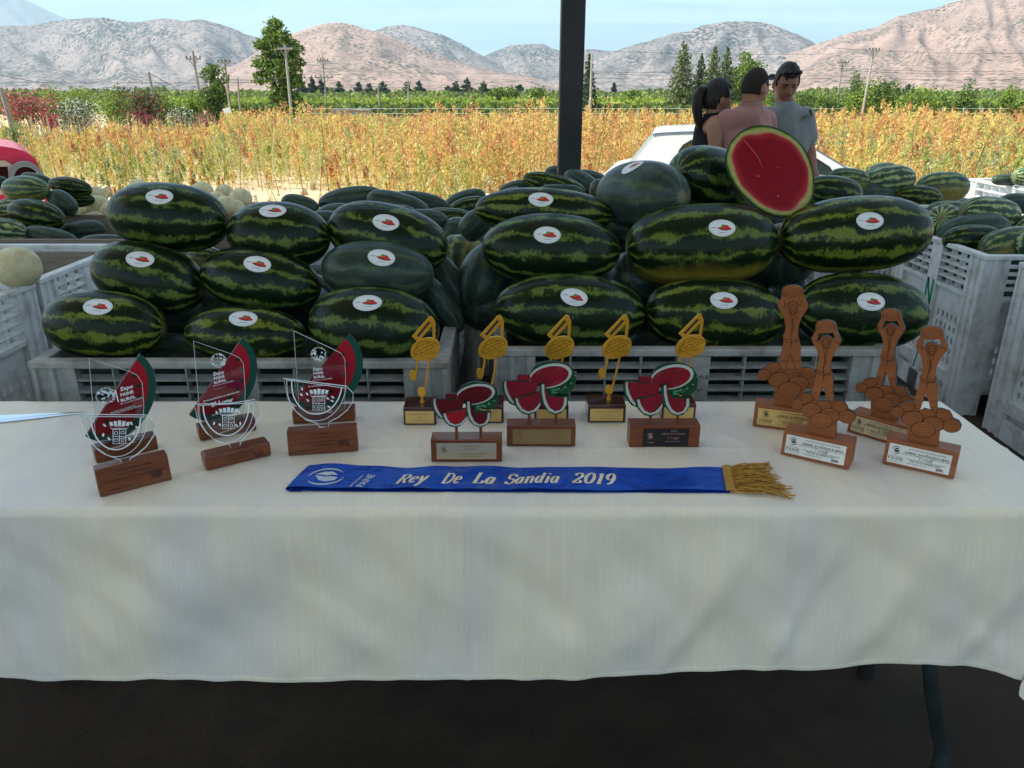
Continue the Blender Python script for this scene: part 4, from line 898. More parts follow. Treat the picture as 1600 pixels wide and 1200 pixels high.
for (px, py, a, b, d, t, m, lab, yw) in [
    (549, 312, 52, 20, 4.1, 8, rm_dull, 'dull long watermelon on the back heap above the front left stack', 0), (622, 322, 50, 21, 3.9, -15, rm_dull, 'dull watermelon sloping down right in the middle of the back heap', 0),
    (657, 316, 44, 16, 4.2, -10, rm_dull, 'dull watermelon behind the sloping one on the back heap', 0), (526, 338, 34, 20, 3.7, 5, rm_dull, 'bluish watermelon low at the left of the back heap', 0),
    (469, 322, 30, 17, 4.0, -15, rm_dull, 'small dull watermelon between the two top melons of the left stack', 0), (727, 315, 34, 17, 4.5, 18, rm_dull, 'dull watermelon rising to the right at the end of the back heap', 0),
    (733, 326, 34, 18, 4.2, 12, rm_dark, 'dark watermelon under the rising one at the end of the back heap', 0), (701, 345, 44, 20, 3.8, -4, rm_dark, 'dark watermelon at the right side of the back heap', 0),
    (722, 368, 34, 26, 3.5, -20, rm_dull, 'short dull watermelon above the brown-spotted one', 20), (722, 398, 30, 38, 3.25, 80, rm_gold, 'brown and yellow mottled melon standing on end beside the bin rim', 0),
    (619, 334, 30, 14, 3.6, 0, rm_dull, 'small dull watermelon just above the long top one of the left stack', 0), (588, 345, 50, 18, 3.5, -5, rm_dull, 'shaded watermelon behind the long top one of the left stack', 0), (500, 352, 40, 22, 3.4, 10, rm_dull, 'shaded watermelon behind the nearly black one', 0), (660, 345, 40, 18, 3.5, 0, rm_dull, 'shaded watermelon in the middle of the back heap', 0),
    (870, 271, 19, 12, 5.5, 0, rm_dull, 'small melon on the far heap, just left of the steel post', 0), (924, 281, 26, 14, 5.0, -15, rm_dull, 'small brownish melon on the far heap, right of the steel post', 0), (866, 289, 50, 17, 4.2, -14, rm_olive, 'long brown-green watermelon on the heap in front of the steel post', 0),
    (909, 285, 30, 16, 4.6, -28, rm_dull, 'watermelon tilting down right in front of the steel post', 0), (937, 298, 16, 18, 4.2, 0, rm_dull, 'small round melon beside the blossom-end melon', 0), (875, 300, 36, 12, 3.9, 0, rm_dull, 'pale bluish melon low on the heap below the steel post', 0),
    (808, 296, 30, 14, 4.3, 12, rm_dull, 'dull watermelon at the left of the heap below the steel post', 0), (790, 318, 34, 20, 3.6, 30, rm_dull, 'shaded watermelon left behind the front right stack', 0),
    (1302, 301, 44, 26, 3.6, -8, rm_dark, 'dark watermelon just right of the cut melon', 0), (1326, 281, 32, 18, 5.5, -6, rm_gold, 'pale yellow-green melon behind the dark one right of the cut melon', 0),
    (1388, 283, 42, 24, 5.55, 8, rm_pale, 'boldly pale-striped watermelon on top of the right rear heap', 0), (1376, 265, 24, 10, 5.9, 10, rm_dull, 'bluish melon peeping over the pale-striped one', 0), (1472, 293, 41, 24, 5.7, 2, rm_gold, 'golden-patched watermelon at the right end of the right rear heap', 0),
    (1436, 308, 35, 18, 5.45, -6, rm_olive, 'small olive watermelon in front of the golden-patched one', 0), (1360, 303, 40, 18, 5.5, 0, rm_dull, 'shaded melon under the pale-striped one', 0), (1476, 346, 28, 26, 4.35, -5, rm_pale, 'pale-striped melon end just right of the long top watermelon', 50), (1546, 334, 50, 26, 4.25, -3, rm_pale, 'big star-ended striped watermelon in the bin with green letters', 12),
    (1518, 373, 44, 22, 3.95, 2, rm_dark, 'dark bluish watermelon resting near the rim of the bin with green letters', 0), (1572, 383, 40, 27, 3.82, 14, rm_gold, 'golden-green watermelon sloping over the rim of the bin with green letters', 0), (1606, 384, 20, 26, 3.75, 80, rm_pale, 'light green ribbed melon cut by the right edge of the picture', 0),
    (1480, 328, 30, 14, 4.6, 0, rm_gold, 'orange-topped melon behind the pale-striped end', 0), (1590, 318, 30, 16, 4.6, -4, rm_dull, 'dull melon behind the star-ended one', 0), (1606, 355, 26, 20, 4.2, 30, rm_pale, 'pale melon side at the right edge above the rim', 0), (1440, 352, 30, 22, 4.4, 10, rm_dark, 'shaded melon between the right stack and the bin with green letters', 0),
    (1572, 281, 22, 9, 6.5, 0, rm_dull, 'dull melon low in the white bin at the right edge', 0), (1604, 276, 22, 14, 6.4, 0, rm_pale, 'bluish striped melon in the white bin at the right edge', 0),
    (40, 296, 42, 21, 4.75, -4, rm_gold, 'yellow-green blossom-ended watermelon on top of the left crate', -15), (110, 292, 34, 15, 5.0, -9, rm_dark, 'dark green watermelon on top, left of the honeydews', 0), (57, 281, 24, 10, 5.2, -12, rm_dull, 'dull melon peeping out under the red car', 0),
    (57, 336, 44, 24, 4.5, -12, rm_dark, 'dark striped watermelon in the middle of the left crate heap', 0), (98, 317, 24, 17, 4.75, -38, rm_dull, 'dull watermelon sloping down right of the yellow-green one', 0), (120, 312, 28, 12, 5.0, 0, rm_dark, 'very dark watermelon under the top right one of the left heap', 0),
    (18, 324, 26, 15, 4.7, 12, rm_pale, 'light green melon behind the dark striped one', 0), (10, 362, 32, 20, 4.25, -4, rm_pale, 'light ribbed watermelon end in the front of the left crate', 20), (79, 372, 44, 17, 4.3, -12, rm_dull, 'bluish-green long watermelon low in the left crate', 0),
    (163, 379, 38, 13, 4.25, 0, rm_dull, 'pale bluish watermelon at the right front of the left crate', 0), (-2, 285, 14, 10, 5.2, 0, rm_dull, 'melon cut by the left edge under the red car', 0), (130, 360, 34, 16, 4.6, 5, rm_dull, 'shaded watermelon deep in the left crate', 0)]:
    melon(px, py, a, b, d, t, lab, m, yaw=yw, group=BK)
# honeydews
m_hon = mat('honeydew_rind', (.58, .50, .27), .55, col2=(.66, .60, .38), scale=2.2, bump=.25, bscale=9, dirt=((.42, .32, .18), 1.6, .45))
for (px, py, r, d, sq, lab) in [(27, 418, 33, 3.02, 1.0, 'large yellowish honeydew melon sitting on the rim of the left bin'), (153, 323, 18, 5.15, 1, 'largest honeydew in the farther crate, second from its right'), (149, 308, 17, 5.45, 1, 'honeydew at the very top of the farther crate'),
        (127, 335, 15, 5.2, 1, 'round honeydew left of the largest one in the farther crate'), (112, 341, 17, 5.05, 1, 'pale honeydew at the left of the farther crate'), (148, 346, 16, 5.0, .8, 'peach-coloured honeydew low against the plank'), (175, 334, 18, 5.1, 1, 'honeydew half hidden by the top left watermelon'),
        (218, 296, 16, 5.4, 1, 'honeydew peeping over the top left watermelon'), (316, 301, 17, 5.6, 1, 'honeydew with a dark mark right of the top left watermelon'), (351, 302, 14, 5.65, 1, 'honeydew at the back of the small pale group, top left'), (376, 311, 17, 5.3, 1, 'largest honeydew of the small pale group between the two top melons'), (352, 322, 16, 5.1, 1, 'honeydew in front of the small pale group'), (368, 327, 15, 5.15, 1, 'honeydew lowest of the small pale group'), (338, 313, 14, 5.5, 1, 'honeydew at the left of the small pale group')]:
    melon(px, py, r, r*.97, d, 15, lab, m_hon, yaw=30, pw=2.1, name='honeydew', cat='melon', group='pale honeydew melons' if d > 4 else None, real_a=r*1.04)
# the cut watermelon
def cut_melon():
    px, py, d = 1205, 266, 2.58; p = PY(px, py, d); s = ZC(p)/F
    o = empty('cut_watermelon', p, 0, 'halved watermelon showing deep red flesh, propped on top of the right stack', 'watermelon')
    th = math.radians(-58); ex = RT*math.cos(th)+UPV*math.sin(th)     # long axis in the picture
    nrm = (-FW*.97 + UPV*.10 - RT*.10).normalized(); ex = (ex-nrm*ex.dot(nrm)).normalized(); ez = nrm.cross(ex)
    M = Matrix.Identity(4)
    for j in range(3): M[j][0] = ex[j]; M[j][1] = -nrm[j]; M[j][2] = ez[j]
    o.matrix_basis = Matrix.Translation(p) @ M
    A, B, D = 79*s, 61*s, 50*s; n = 72
    def rad(q): return 1+.022*math.sin(2*q+1)+.028*math.cos(3*q+.4)+.010*math.sin(5*q)
    vs, fs = [], []; K = 14
    for i in range(K):
        a = (PI/2)*(i/K)
        for j in range(n): q = 2*PI*j/n; r = rad(q)*math.cos(a)**.85; vs.append((A*r*math.cos(q), D*math.sin(a), B*r*math.sin(q)))
    vs.append((0, D, 0))
    for i in range(K-1):
        for j in range(n): fs.append((i*n+j, i*n+(j+1) % n, (i+1)*n+(j+1) % n, (i+1)*n+j))
    for j in range(n): fs.append(((K-1)*n+j, (K-1)*n+(j+1) % n, K*n))
    sv = [(v[0]/A*1, v[1]/D, v[2]/B) for v in vs]
    mb = MB(); mb.add(vs, fs, mat('cut_melon_rind', (.008, .028, .010), .35, col2=(.05, .09, .02), scale=18, stretch=(.5, 1, 2)))
    mb.build('rind', o, smooth='all')
    # flesh face: colour goes with the distance from the rind
    m = bpy.data.materials.new('melon_flesh'); m.use_nodes = True; nt = m.node_tree; N = nt.nodes; L = nt.links; b = N['Principled BSDF']
    b.inputs['Roughness'].default_value = .45; b.inputs['Specular IOR Level'].default_value = .2
    at = N.new('ShaderNodeAttribute'); at.attribute_name = 'tint'; tc = N.new('ShaderNodeTexCoord')
    sp = N.new('ShaderNodeSeparateColor'); L.new(at.outputs['Color'], sp.inputs[0])
    ns = N.new('ShaderNodeTexNoise'); ns.inputs['Scale'].default_value = 22; ns.inputs['Detail'].default_value = 3; L.new(tc.outputs['Object'], ns.inputs['Vector'])
    ad = N.new('ShaderNodeMath'); ad.operation = 'MULTIPLY_ADD'; L.new(ns.outputs['Fac'], ad.inputs[0]); ad.inputs[1].default_value = .05; L.new(sp.outputs[0], ad.inputs[2])
    rp = N.new('ShaderNodeValToRGB'); e = rp.color_ramp.elements; e[0].position = 0; e[0].color = (.20, .0015, .009, 1); e[1].position = 1.0; e[1].color = (.02, .06, .012, 1)
    for po, co in ((.74, (.22, .0018, .010)), (.855, (.32, .02, .025)), (.885, (.42, .15, .08)), (.915, (.38, .34, .13)), (.972, (.27, .29, .07)), (.985, (.10, .16, .03))):
        q = e.new(po); q.color = lin(co)
    L.new(ad.outputs[0], rp.inputs[0])
    n2 = N.new('ShaderNodeTexNoise'); n2.inputs['Scale'].default_value = 60; n2.inputs['Detail'].default_value = 5; L.new(tc.outputs['Object'], n2.inputs['Vector'])
    hs = N.new('ShaderNodeHueSaturation'); mm = N.new('ShaderNodeMath'); mm.operation = 'MULTIPLY_ADD'; L.new(n2.outputs['Fac'], mm.inputs[0]); mm.inputs[1].default_value = .5; mm.inputs[2].default_value = .75; L.new(mm.outputs[0], hs.inputs['Value']); L.new(rp.outputs[0], hs.inputs['Color'])
    L.new(hs.outputs[0], b.inputs['Base Color'])
    bp = N.new('ShaderNodeBump'); bp.inputs['Strength'].default_value = .5; bp.inputs['Distance'].default_value = .002; L.new(n2.outputs['Fac'], bp.inputs['Height']); L.new(bp.outputs[0], b.inputs['Normal'])
    vs, fs, tn = [], [], []; R = 16
    for i in range(R+1):
        for j in range(n):
            q = 2*PI*j/n; rr = i/R; k = rr*rad(q)
            vs.append((A*k*math.cos(q), .0005-.004*(1-rr**2), B*k*math.sin(q)))
            lump = .05*math.sin(3*q+.5)+.035*math.sin(5*q)+.02*math.sin(9*q+1)
            if rr > .5: tn.append((min(1, rr+lump*(1-rr)*3.0), 0, 0))
            else: tn.append((rr, 0, 0))
    for i in range(R):
        for j in range(n): fs.append((i*n+j, (i+1)*n+j, (i+1)*n+(j+1) % n, i*n+(j+1) % n))
    np_mesh('flesh', vs, fs, [m], tint=np.array(tn), parent=o, smooth=True)
    mb = MB(); mseed = mat('dark_seed_hollow', (.06, .01, .01), .5); mpale = mat('pale_pip', (.55, .25, .12), .5)
    def at2(qx, qy): # picture px -> local x,z
        w = PY(qx, qy, p.y); l = o.matrix_basis.inverted() @ w; return l.x, l.z
    x, z = at2(1189, 242); mb.ellipsoid((x, -.0045, z), (.007, .0015, .0035), mseed, 10, 6)
    mb.build('seed_hollow', o)
    for qx, qy, r in ((1184, 277, .0022), (1210, 315, .0018), (1215, 262, .0012)):
        x, z = at2(qx, qy); mb = MB(); mb.ellipsoid((x, -.0046, z), (r*1.5, .001, r), mpale, 8, 5); mb.build('pip', o)
    mb = MB(); add_ribbon(mb, [at2(1168, 208), at2(1177, 224), at2(1186, 240), at2(1192, 262)], [.003, .0035, .003, .001], -.0056, mat('pale_vein', (.56, .07, .06), .4)); mb.build('vein', o)
cut_melon()
# ================================================================== TABLE AND CLOTH
TZ = .750; XR = 1.165; YF = 1.345; YB = 1.925; XL = -1.42
m_tab = mat('table_plastic', (.55, .55, .53), .5); m_leg = mat('green_grey_enamel', (.012, .016, .017), .32, col2=(.03, .042, .044), scale=10, spec=.6); m_foot = mat('rubber', (.012, .012, .012), .8)
tb = empty('folding_table', (0, 0, 0), 0, 'long folding table on dark steel legs under the cream cloth', 'table')
mb = MB(); mb.box((XL+.02, YF+.03, TZ-.045), (XR-.03, YB-.02, TZ-.006), m_tab); mb.build('tabletop', tb, bevel=.008)
def legset(x, yf, yr, s):
    l = [(x, yf+.05, TZ-.05), (x+.0*s, yf+.02, .46), (x+.045*s, yf+.005, .26), (x+.085*s, yf, .13), (x+.098*s, yf, .10), (x+.101*s, yf, .02)]
    mb = MB(); mb.tube(l, .0165, m_leg, 14); lg = mb.build('leg', tb, smooth=True); mb = MB(); mb.tube([(x+.101*s, yf, 0), (x+.101*s, yf, .035)], .021, m_foot, 12); mb.build('rubber_foot', lg)
    l = [(x+.03*s, yr-.04, TZ-.05), (x+.06*s, yr, .40), (x+.085*s, yr, .02)]
    mb = MB(); mb.tube(l, .0165, m_leg, 14); lg = mb.build('leg', tb, smooth=True); mb = MB(); mb.tube([(x+.085*s, yr, 0), (x+.085*s, yr, .05)], .021, m_foot, 12); mb.build('rubber_foot', lg)
    mb = MB(); mb.tube([(x+.015*s, yf+.02, .37), (x-.24*s, yf+.10, .66)], .010, m_leg, 8); mb.build('brace', tb, smooth=True)
    mb = MB(); mb.tube([(x, yf+.03, .52), (x+.05*s, yr-.01, .52)], .010, m_leg, 8); mb.build('crossbar', tb, smooth=True)
legset(.905, 1.375, 1.73, 1); legset(-1.165, 1.375, 1.73, -1)

m_cloth = bpy.data.materials.new('cream_cloth'); m_cloth.use_nodes = True
nt = m_cloth.node_tree; N = nt.nodes; L = nt.links; b = N['Principled BSDF']
b.inputs['Roughness'].default_value = .42; b.inputs['Sheen Weight'].default_value = .1; b.inputs['Specular IOR Level'].default_value = .5
tc = N.new('ShaderNodeTexCoord'); uvn = tc.outputs['UV']
wv = N.new('ShaderNodeTexWave'); wv.wave_type = 'BANDS'; wv.bands_direction = 'X'; wv.inputs['Scale'].default_value = 62; wv.inputs['Distortion'].default_value = .8; wv.inputs['Detail'].default_value = 2; wv.inputs['Detail Scale'].default_value = 3; L.new(uvn, wv.inputs['Vector'])
mp = N.new('ShaderNodeMapping'); mp.inputs['Scale'].default_value = (300, 5, 1); L.new(uvn, mp.inputs[0])
ns = N.new('ShaderNodeTexNoise'); ns.inputs['Scale'].default_value = 1; ns.inputs['Detail'].default_value = 4; L.new(mp.outputs[0], ns.inputs['Vector'])
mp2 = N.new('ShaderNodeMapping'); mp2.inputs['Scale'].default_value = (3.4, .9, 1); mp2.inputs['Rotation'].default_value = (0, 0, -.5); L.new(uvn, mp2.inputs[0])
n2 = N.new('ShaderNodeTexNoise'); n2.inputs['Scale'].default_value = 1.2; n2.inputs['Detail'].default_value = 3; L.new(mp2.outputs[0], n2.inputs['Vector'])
r = N.new('ShaderNodeValToRGB'); r.color_ramp.elements[0].position = .40; r.color_ramp.elements[1].position = .60; r.color_ramp.elements[0].color = (.79, .72, .64, 1); r.color_ramp.elements[1].color = (.90, .79, .60, 1); L.new(n2.outputs['Fac'], r.inputs[0])  # cream and greyer patches paint the folds' reflections into the cloth colour
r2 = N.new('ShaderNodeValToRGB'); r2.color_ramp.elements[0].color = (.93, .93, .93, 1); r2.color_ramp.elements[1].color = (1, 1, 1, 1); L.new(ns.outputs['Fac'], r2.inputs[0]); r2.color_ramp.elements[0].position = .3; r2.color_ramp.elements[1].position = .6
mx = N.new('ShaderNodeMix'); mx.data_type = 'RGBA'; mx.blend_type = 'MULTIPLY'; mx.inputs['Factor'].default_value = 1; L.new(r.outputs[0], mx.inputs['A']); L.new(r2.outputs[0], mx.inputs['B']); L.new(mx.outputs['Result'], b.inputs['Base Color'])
ad = N.new('ShaderNodeMath'); ad.operation = 'ADD'; L.new(wv.outputs['Fac'], ad.inputs[0]); L.new(ns.outputs['Fac'], ad.inputs[1])
bp = N.new('ShaderNodeBump'); bp.inputs['Strength'].default_value = .22; bp.inputs['Distance'].default_value = .0012; L.new(ad.outputs[0], bp.inputs['Height']); L.new(bp.outputs[0], b.inputs['Normal'])
# hem heights read along the front
hx = []; hz = []
for q, y in ((-60, 1050), (0, 1055), (150, 1060), (400, 1062), (620, 1060), (900, 1055), (1200, 1043), (1400, 1037), (1450, 1035), (1500, 1038), (1560, 1047), (1620, 1062)):
    w = PY(q, y, YF-.035); hx.append(w.x); hz.append(TZ-w.z)
def drop(x): return float(np.interp(x, hx, hz))
def nz(x, y, s, k=0): return mnoise.noise(Vector((x*s, y*s, k)))
CREASES = [(-.83, .0018), (-.095, .0042), (.55, .0015), (-1.15, .0015)]
FOLDS = [(.29, .50, .030, .009), (.50, .46, .022, .007), (.66, .55, .040, .010), (.88, .62, .034, .011), (1.06, .5, .026, .008), (.13, .06, .026, .007), (.02, .0, .018, .005), (-.10, .04, .030, .006),
    (-.27, -.18, .028, .007), (-.46, -.10, .020, .005), (-.62, -.34, .036, .009), (-.80, -.40, .026, .008), (-.97, -.50, .036, .010), (-1.14, -.45, .028, .009), (-1.28, -.4, .03, .008)]
def sag(x, s):
    """outward swell of the hanging front at distance s down"""
    t = s/.42
    up = .42-s; v = 0.
    for xh, sl, wd, am in FOLDS:
        q = (x-xh-sl*up)/wd; v += am*min(1, t*1.6)*(math.exp(-q*q)-.55*math.exp(-((q-1.7)/1.2)**2))
    e = t*(1.25-t)*1.9          # widest two thirds down, drawn in again at the weighted hem
    v *= 1-.75*min(1, max(0, (t-.66)/.34)); hf = 1-.6*min(1, max(0, (t-.7)/.3))
    v += .034*t + .003*t*math.sin(x*4.2+1.2) + .009*e*math.sin(x*12.0+s*17+.5) + .003*e*math.sin(x*24-s*21+1)
    v += .018*e*(1.15-t)*1.6*nz(x+s*.9, s*.5, 3.6, 2) + .013*e*(1.15-t)*1.6*nz(x-s*1.1, s*.4, 8.5, 5)
    v += .012*max(0, nz(x*1.6-s*1.3, s*.9, 5, 8))*e+.004*nz(x*9, s*5, 1.0, 4)*t
    v += .003*(abs(nz(x*3.2+s*1.1, s*2.6, 3.0, 11)))*(1-.3*t)
    hem = max(0, t-.80)/.2; v += hem*(1-hem)*4*.0018*math.sin(x*55+s*30+6*nz(x, 0, 3, 3))
    for cx, am in CREASES: v += am*math.exp(-((x-cx-.01*s)/.006)**2)*1.4*(1-.5*t)
    v = .034*t + (v-.034*t)*hf
    return v
def top_z(x, y):
    z = TZ + .0012*nz(x, y, 3.5, 1) + .0010*nz(x*1.6+y*.7, y*3-x*.5, 4, 9)
    z += .0016*max(0, 1-abs(nz(x*1.2+y*.8, y*1.6, 3.0, 21))*9)*.8
    for cx, am in CREASES: z += min(am*.5, .0012)*math.exp(-((x-cx)/.006)**2)
    z += .0018*math.exp(-((y-1.63)/.005)**2)
    # one diagonal pressed wrinkle at left
    q = (x+.62)*.80-(y-1.60)*.60; z += .0035*math.exp(-(q/.007)**2)*math.exp(-((x+.58)**2+(y-1.66)**2)/.03)
    return z
us = list(np.linspace(XL, XR-.02, 330)) + list(np.linspace(XR-.02, XR+.02, 9))[1:] + list(np.linspace(XR+.02, XR+.34, 40))[1:]
tv = list(np.linspace(YB-YF, .02, 60)) + list(np.linspace(.02, -.02, 10))[1:]     # >0 on the table, <0 hanging (fraction later)
sv = list(np.linspace(0, 1, 74))[1:]
vs = []; uv = []; RC = .014
def bend(a):      # a: signed distance past the edge (neg = on table): returns horizontal, vertical offset with a rounded nosing
    if a <= -RC: return a, 0.
    L_ = RC*PI/2*1.0; s_ = a+RC
    if s_ < L_: q = s_/RC; return -RC+RC*math.sin(q), -RC*(1-math.cos(q))
    return 0., -RC-(s_-L_)
rows = [('t', q) for q in tv]+[('h', q) for q in sv]
for kind, q in rows:
    for u in us:
        a = u-XR; bb = -q if kind == 't' else .02+(drop(min(u, XR+.0))-.02)*q
        if a > 0 and bb > 0:       # the corner: cloth falls as a soft cone
            r_ = math.hypot(a, bb); ph = math.atan2(a, bb); cone = math.sin(2*ph)
            out = r_*(.30*cone+.04*math.sin(ph*9)*min(1, r_*3)); zz = -math.sqrt(max(r_*r_-out*out, 0))*(1-.16*cone)
            ox, oy = math.sin(ph)*out, -math.cos(ph)*out
            x = XR+ox-.19*cone*min(1, (r_*2)**2); y = YF+oy+.075*cone*min(1, r_*4)-sag(XR, bb)*math.cos(ph)**2; z = TZ-.004+zz
        else:
            dx, dz1 = bend(a) if a > -.05 else (a, 0); dy, dz2 = bend(bb) if bb > -.05 else (bb, 0)
            x = XR+dx if a > -.05 else u; y = YF-dy
            z = (top_z(x, y) if (bb < 0 and a < 0) else TZ) + dz1 + dz2
            if bb > 0:
                y -= sag(x, bb); x += .006*bb/.42*math.sin(x*15)
            if a > 0 and bb <= 0: x += sag(y*1.7, a)
        vs.append((x, y, z)); uv.append((u, -bb))
nu = len(us); nr = len(rows); fs = [(j*nu+i, j*nu+i+1, (j+1)*nu+i+1, (j+1)*nu+i) for j in range(nr-1) for i in range(nu-1)]
fs = [tuple(reversed(f)) for f in fs]
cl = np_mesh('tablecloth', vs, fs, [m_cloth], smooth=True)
ul = cl.data.uv_layers.new(name='UVMap'); li = np.zeros(len(cl.data.loops), dtype=np.int32); cl.data.loops.foreach_get('vertex_index', li)
ul.data.foreach_set('uv', np.array(uv, dtype=np.float32)[li].ravel())
md = cl.modifiers.new('thick', 'SOLIDIFY'); md.thickness = .0012; md.offset = 1
tag(cl, 'cream ribbed tablecloth hanging in soft folds over the long table', 'tablecloth')
# stitched hem along the lower edge
hv = []; hf = []; hu = []
base = (nr-1)*nu
for i in range(nu):
    p1 = Vector(vs[base+i]); p0 = Vector(vs[base+i-nu*2]); dn = (p1-p0).normalized()
    n_ = Vector((0, -1, 0)) if us[i] <= XR else Vector((.5, -.8, 0))
    a_ = p1-dn*.011; w_ = .0011*math.sin(i*1.9)
    for k, (q, o_) in enumerate(((a_, .0018), (p1-dn*.006, .0036+w_), (p1+dn*.001, .0022))): hv.append(tuple(q+n_*o_)); hu.append((us[i], -.5-k*.003))
for i in range(nu-1):
    for k in range(2): hf.append((3*i+k, 3*i+3+k, 3*i+4+k, 3*i+1+k))
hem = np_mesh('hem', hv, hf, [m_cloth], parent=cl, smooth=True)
ul = hem.data.uv_layers.new(name='UVMap'); li = np.zeros(len(hem.data.loops), dtype=np.int32); hem.data.loops.foreach_get('vertex_index', li); ul.data.foreach_set('uv', np.array(hu, dtype=np.float32)[li].ravel())

# ================================================================== TROPHIES
TT = TZ+.0022
m_wood = mat('red_brown_wood', (.125, .030, .008), .38, col2=(.19, .050, .014), scale=6, stretch=(1, 6, 9), bump=.08, bscale=40, coat=.25)
m_woodl = mat('light_red_wood', (.26, .080, .028), .5, col2=(.34, .115, .045), scale=5, stretch=(1, 6, 9), bump=.1, bscale=50)
m_woodd = mat('dark_cherry_wood', (.045, .006, .006), .18, col2=(.07, .011, .010), scale=5, stretch=(1, 5, 8), coat=.7)
m_ply = mat('cutout_wood', (.26, .078, .020), .6, col2=(.33, .105, .030), scale=4, stretch=(1, 5, 9), bump=.1, bscale=60)
m_char = mat('charred_edge', (.025, .022, .022), .5); m_burn = mat('engraved_line', (.035, .014, .008), .8)
m_gold = mat('gold_plated', (.80, .42, .045), .30, metal=.6, col2=(.70, .34, .03), scale=20); m_goldd = mat('engraved_gold', (.30, .13, .008), .5, metal=.2)
m_plg = mat('brass_plate', (.72, .50, .18), .35, metal=.45, col2=(.64, .44, .16), scale=9); m_pls = mat('champagne_plate', (.55, .47, .32), .35, metal=.6); m_plb = mat('black_plate', (.012, .011, .012), .4)
m_plw = mat('satin_white_plate', (.78, .77, .72), .30, metal=.25); m_ink = mat('plate_ink', (.02, .02, .02), .6); m_inkp = mat('plate_pink_ink', (.45, .22, .20), .6)
m_flesh = mat('painted_red', (.20, .004, .014), .35, col2=(.26, .007, .020), scale=14); m_fleshd = mat('painted_red_deep', (.085, .002, .006), .35, col2=(.13, .004, .010), scale=14); m_white = mat('painted_white', (.46, .48, .42), .4); m_rind = mat('painted_green', (.006, .040, .016), .4, col2=(.012, .07, .028), scale=30)
m_rindl = mat('painted_light_green', (.10, .34, .17), .4); m_rindk = mat('painted_black_green', (.006, .022, .012), .4); m_pink = mat('painted_pink', (.34, .05, .08), .3)
m_sred = mat('slice_red', (.38, .004, .020), .4); m_sgrn = mat('slice_green', (.003, .065, .046), .4); m_sseed = mat('slice_seed', (.012, .030, .018), .4)
m_etch = mat('frosted_etching', (.85, .87, .88), .6)
def glass_mat(name, tint, gl):
    m = bpy.data.materials.new(name); m.use_nodes = True; nt = m.node_tree; N = nt.nodes; L = nt.links; N.remove(N['Principled BSDF'])
    t = N.new('ShaderNodeBsdfTransparent'); t.inputs[0].default_value = lin(tint); g = N.new('ShaderNodeBsdfGlossy'); g.inputs['Roughness'].default_value = .03
    fr = N.new('ShaderNodeFresnel'); fr.inputs[0].default_value = 1.49; mm = N.new('ShaderNodeMath'); mm.operation = 'MULTIPLY'; mm.inputs[1].default_value = gl; L.new(fr.outputs[0], mm.inputs[0])
    mx = N.new('ShaderNodeMixShader'); L.new(mm.outputs[0], mx.inputs[0]); L.new(t.outputs[0], mx.inputs[1]); L.new(g.outputs[0], mx.inputs[2]); L.new(mx.outputs[0], N['Material Output'].inputs[0]); return m
m_acr = glass_mat('clear_acrylic', (.93, .95, .95), .9); m_acre = mat('acrylic_cut_edge', (.62, .66, .68), .3)

class Fr:
    """a vertical working frame standing on the table; tr() reads an outline point on its plane"""
    def __init__(s, bl, br, label, name, cat='trophy', group=None, rz=None):
        a = PZ(bl[0], bl[1], TT); b_ = PZ(br[0], br[1], TT); s.w = (b_-a).length; s.rz = math.atan2(b_.y-a.y, b_.x-a.x) if rz is None else rz
        s.c = (a+b_)/2; s.o = empty(name, s.c, s.rz, label, cat, group)
        s.ex = Vector((math.cos(s.rz), math.sin(s.rz), 0)); s.ey = Vector((-math.sin(s.rz), math.cos(s.rz), 0))
    def tr(s, px, py, off=0):
        r_ = ray(px, py); O = s.c+s.ey*off; t = (O-CAMP).dot(s.ey)/r_.dot(s.ey); P_ = CAMP+r_*t-s.c
        return (P_.dot(s.ex), P_.z)
    def trs(s, pts, off=0): return [s.tr(x, y, off) for x, y in pts]
def base_block(fr, h, dep, lean, m, chamf=.0025, name='base', back_in=0.):
    w = fr.w; mb = MB(); x0, x1 = -w/2, w/2
    vs = [(x0, 0, 0), (x1, 0, 0), (x1, dep, 0), (x0, dep, 0), (x0+.0, lean, h), (x1, lean, h), (x1, dep-back_in, h), (x0, dep-back_in, h)]
    mb.add(vs, [(0, 3, 2, 1), (4, 5, 6, 7), (0, 1, 5, 4), (1, 2, 6, 5), (2, 3, 7, 6), (3, 0, 4, 7)], m)
    return mb.build(name, fr.o, bevel=chamf)
def face_M(fr, h, lean, off=.0006):
    """matrix taking (u, -out, v) on the leaning front face into the thing's frame; u from the left edge, v up the slope"""
    L_ = math.hypot(h, lean); up = Vector((0, lean/L_, h/L_)); out = Vector((0, h/L_, -lean/L_))
    M = Matrix.Identity(4)
    for j in range(3): M[j][0] = (1, 0, 0)[j]; M[j][1] = out[j]; M[j][2] = up[j]
    M.translation = Vector((-fr.w/2, 0, 0)) - out*off
    return M
def squiggle(mb, x, z, w, h, y, m, M=None, seed=1, wd=.0007):
    r_ = random.Random(seed); pts = []; n = 26
    for i in range(n): pts.append((x+w*i/n+r_.uniform(-.1, .1)*w*.5, z+h*(.5+.5*math.sin(i*1.9+r_.uniform(-.6, .6)))*r_.uniform(.5, 1)))
    add_ribbon(mb, pts, wd, y, m, M=M)
    add_ribbon(mb, [(x-w*.1, z-h*.1), (x+w*.5, z+h*.02), (x+w*1.1, z+h*.12)], wd*.8, y, m, M=M)
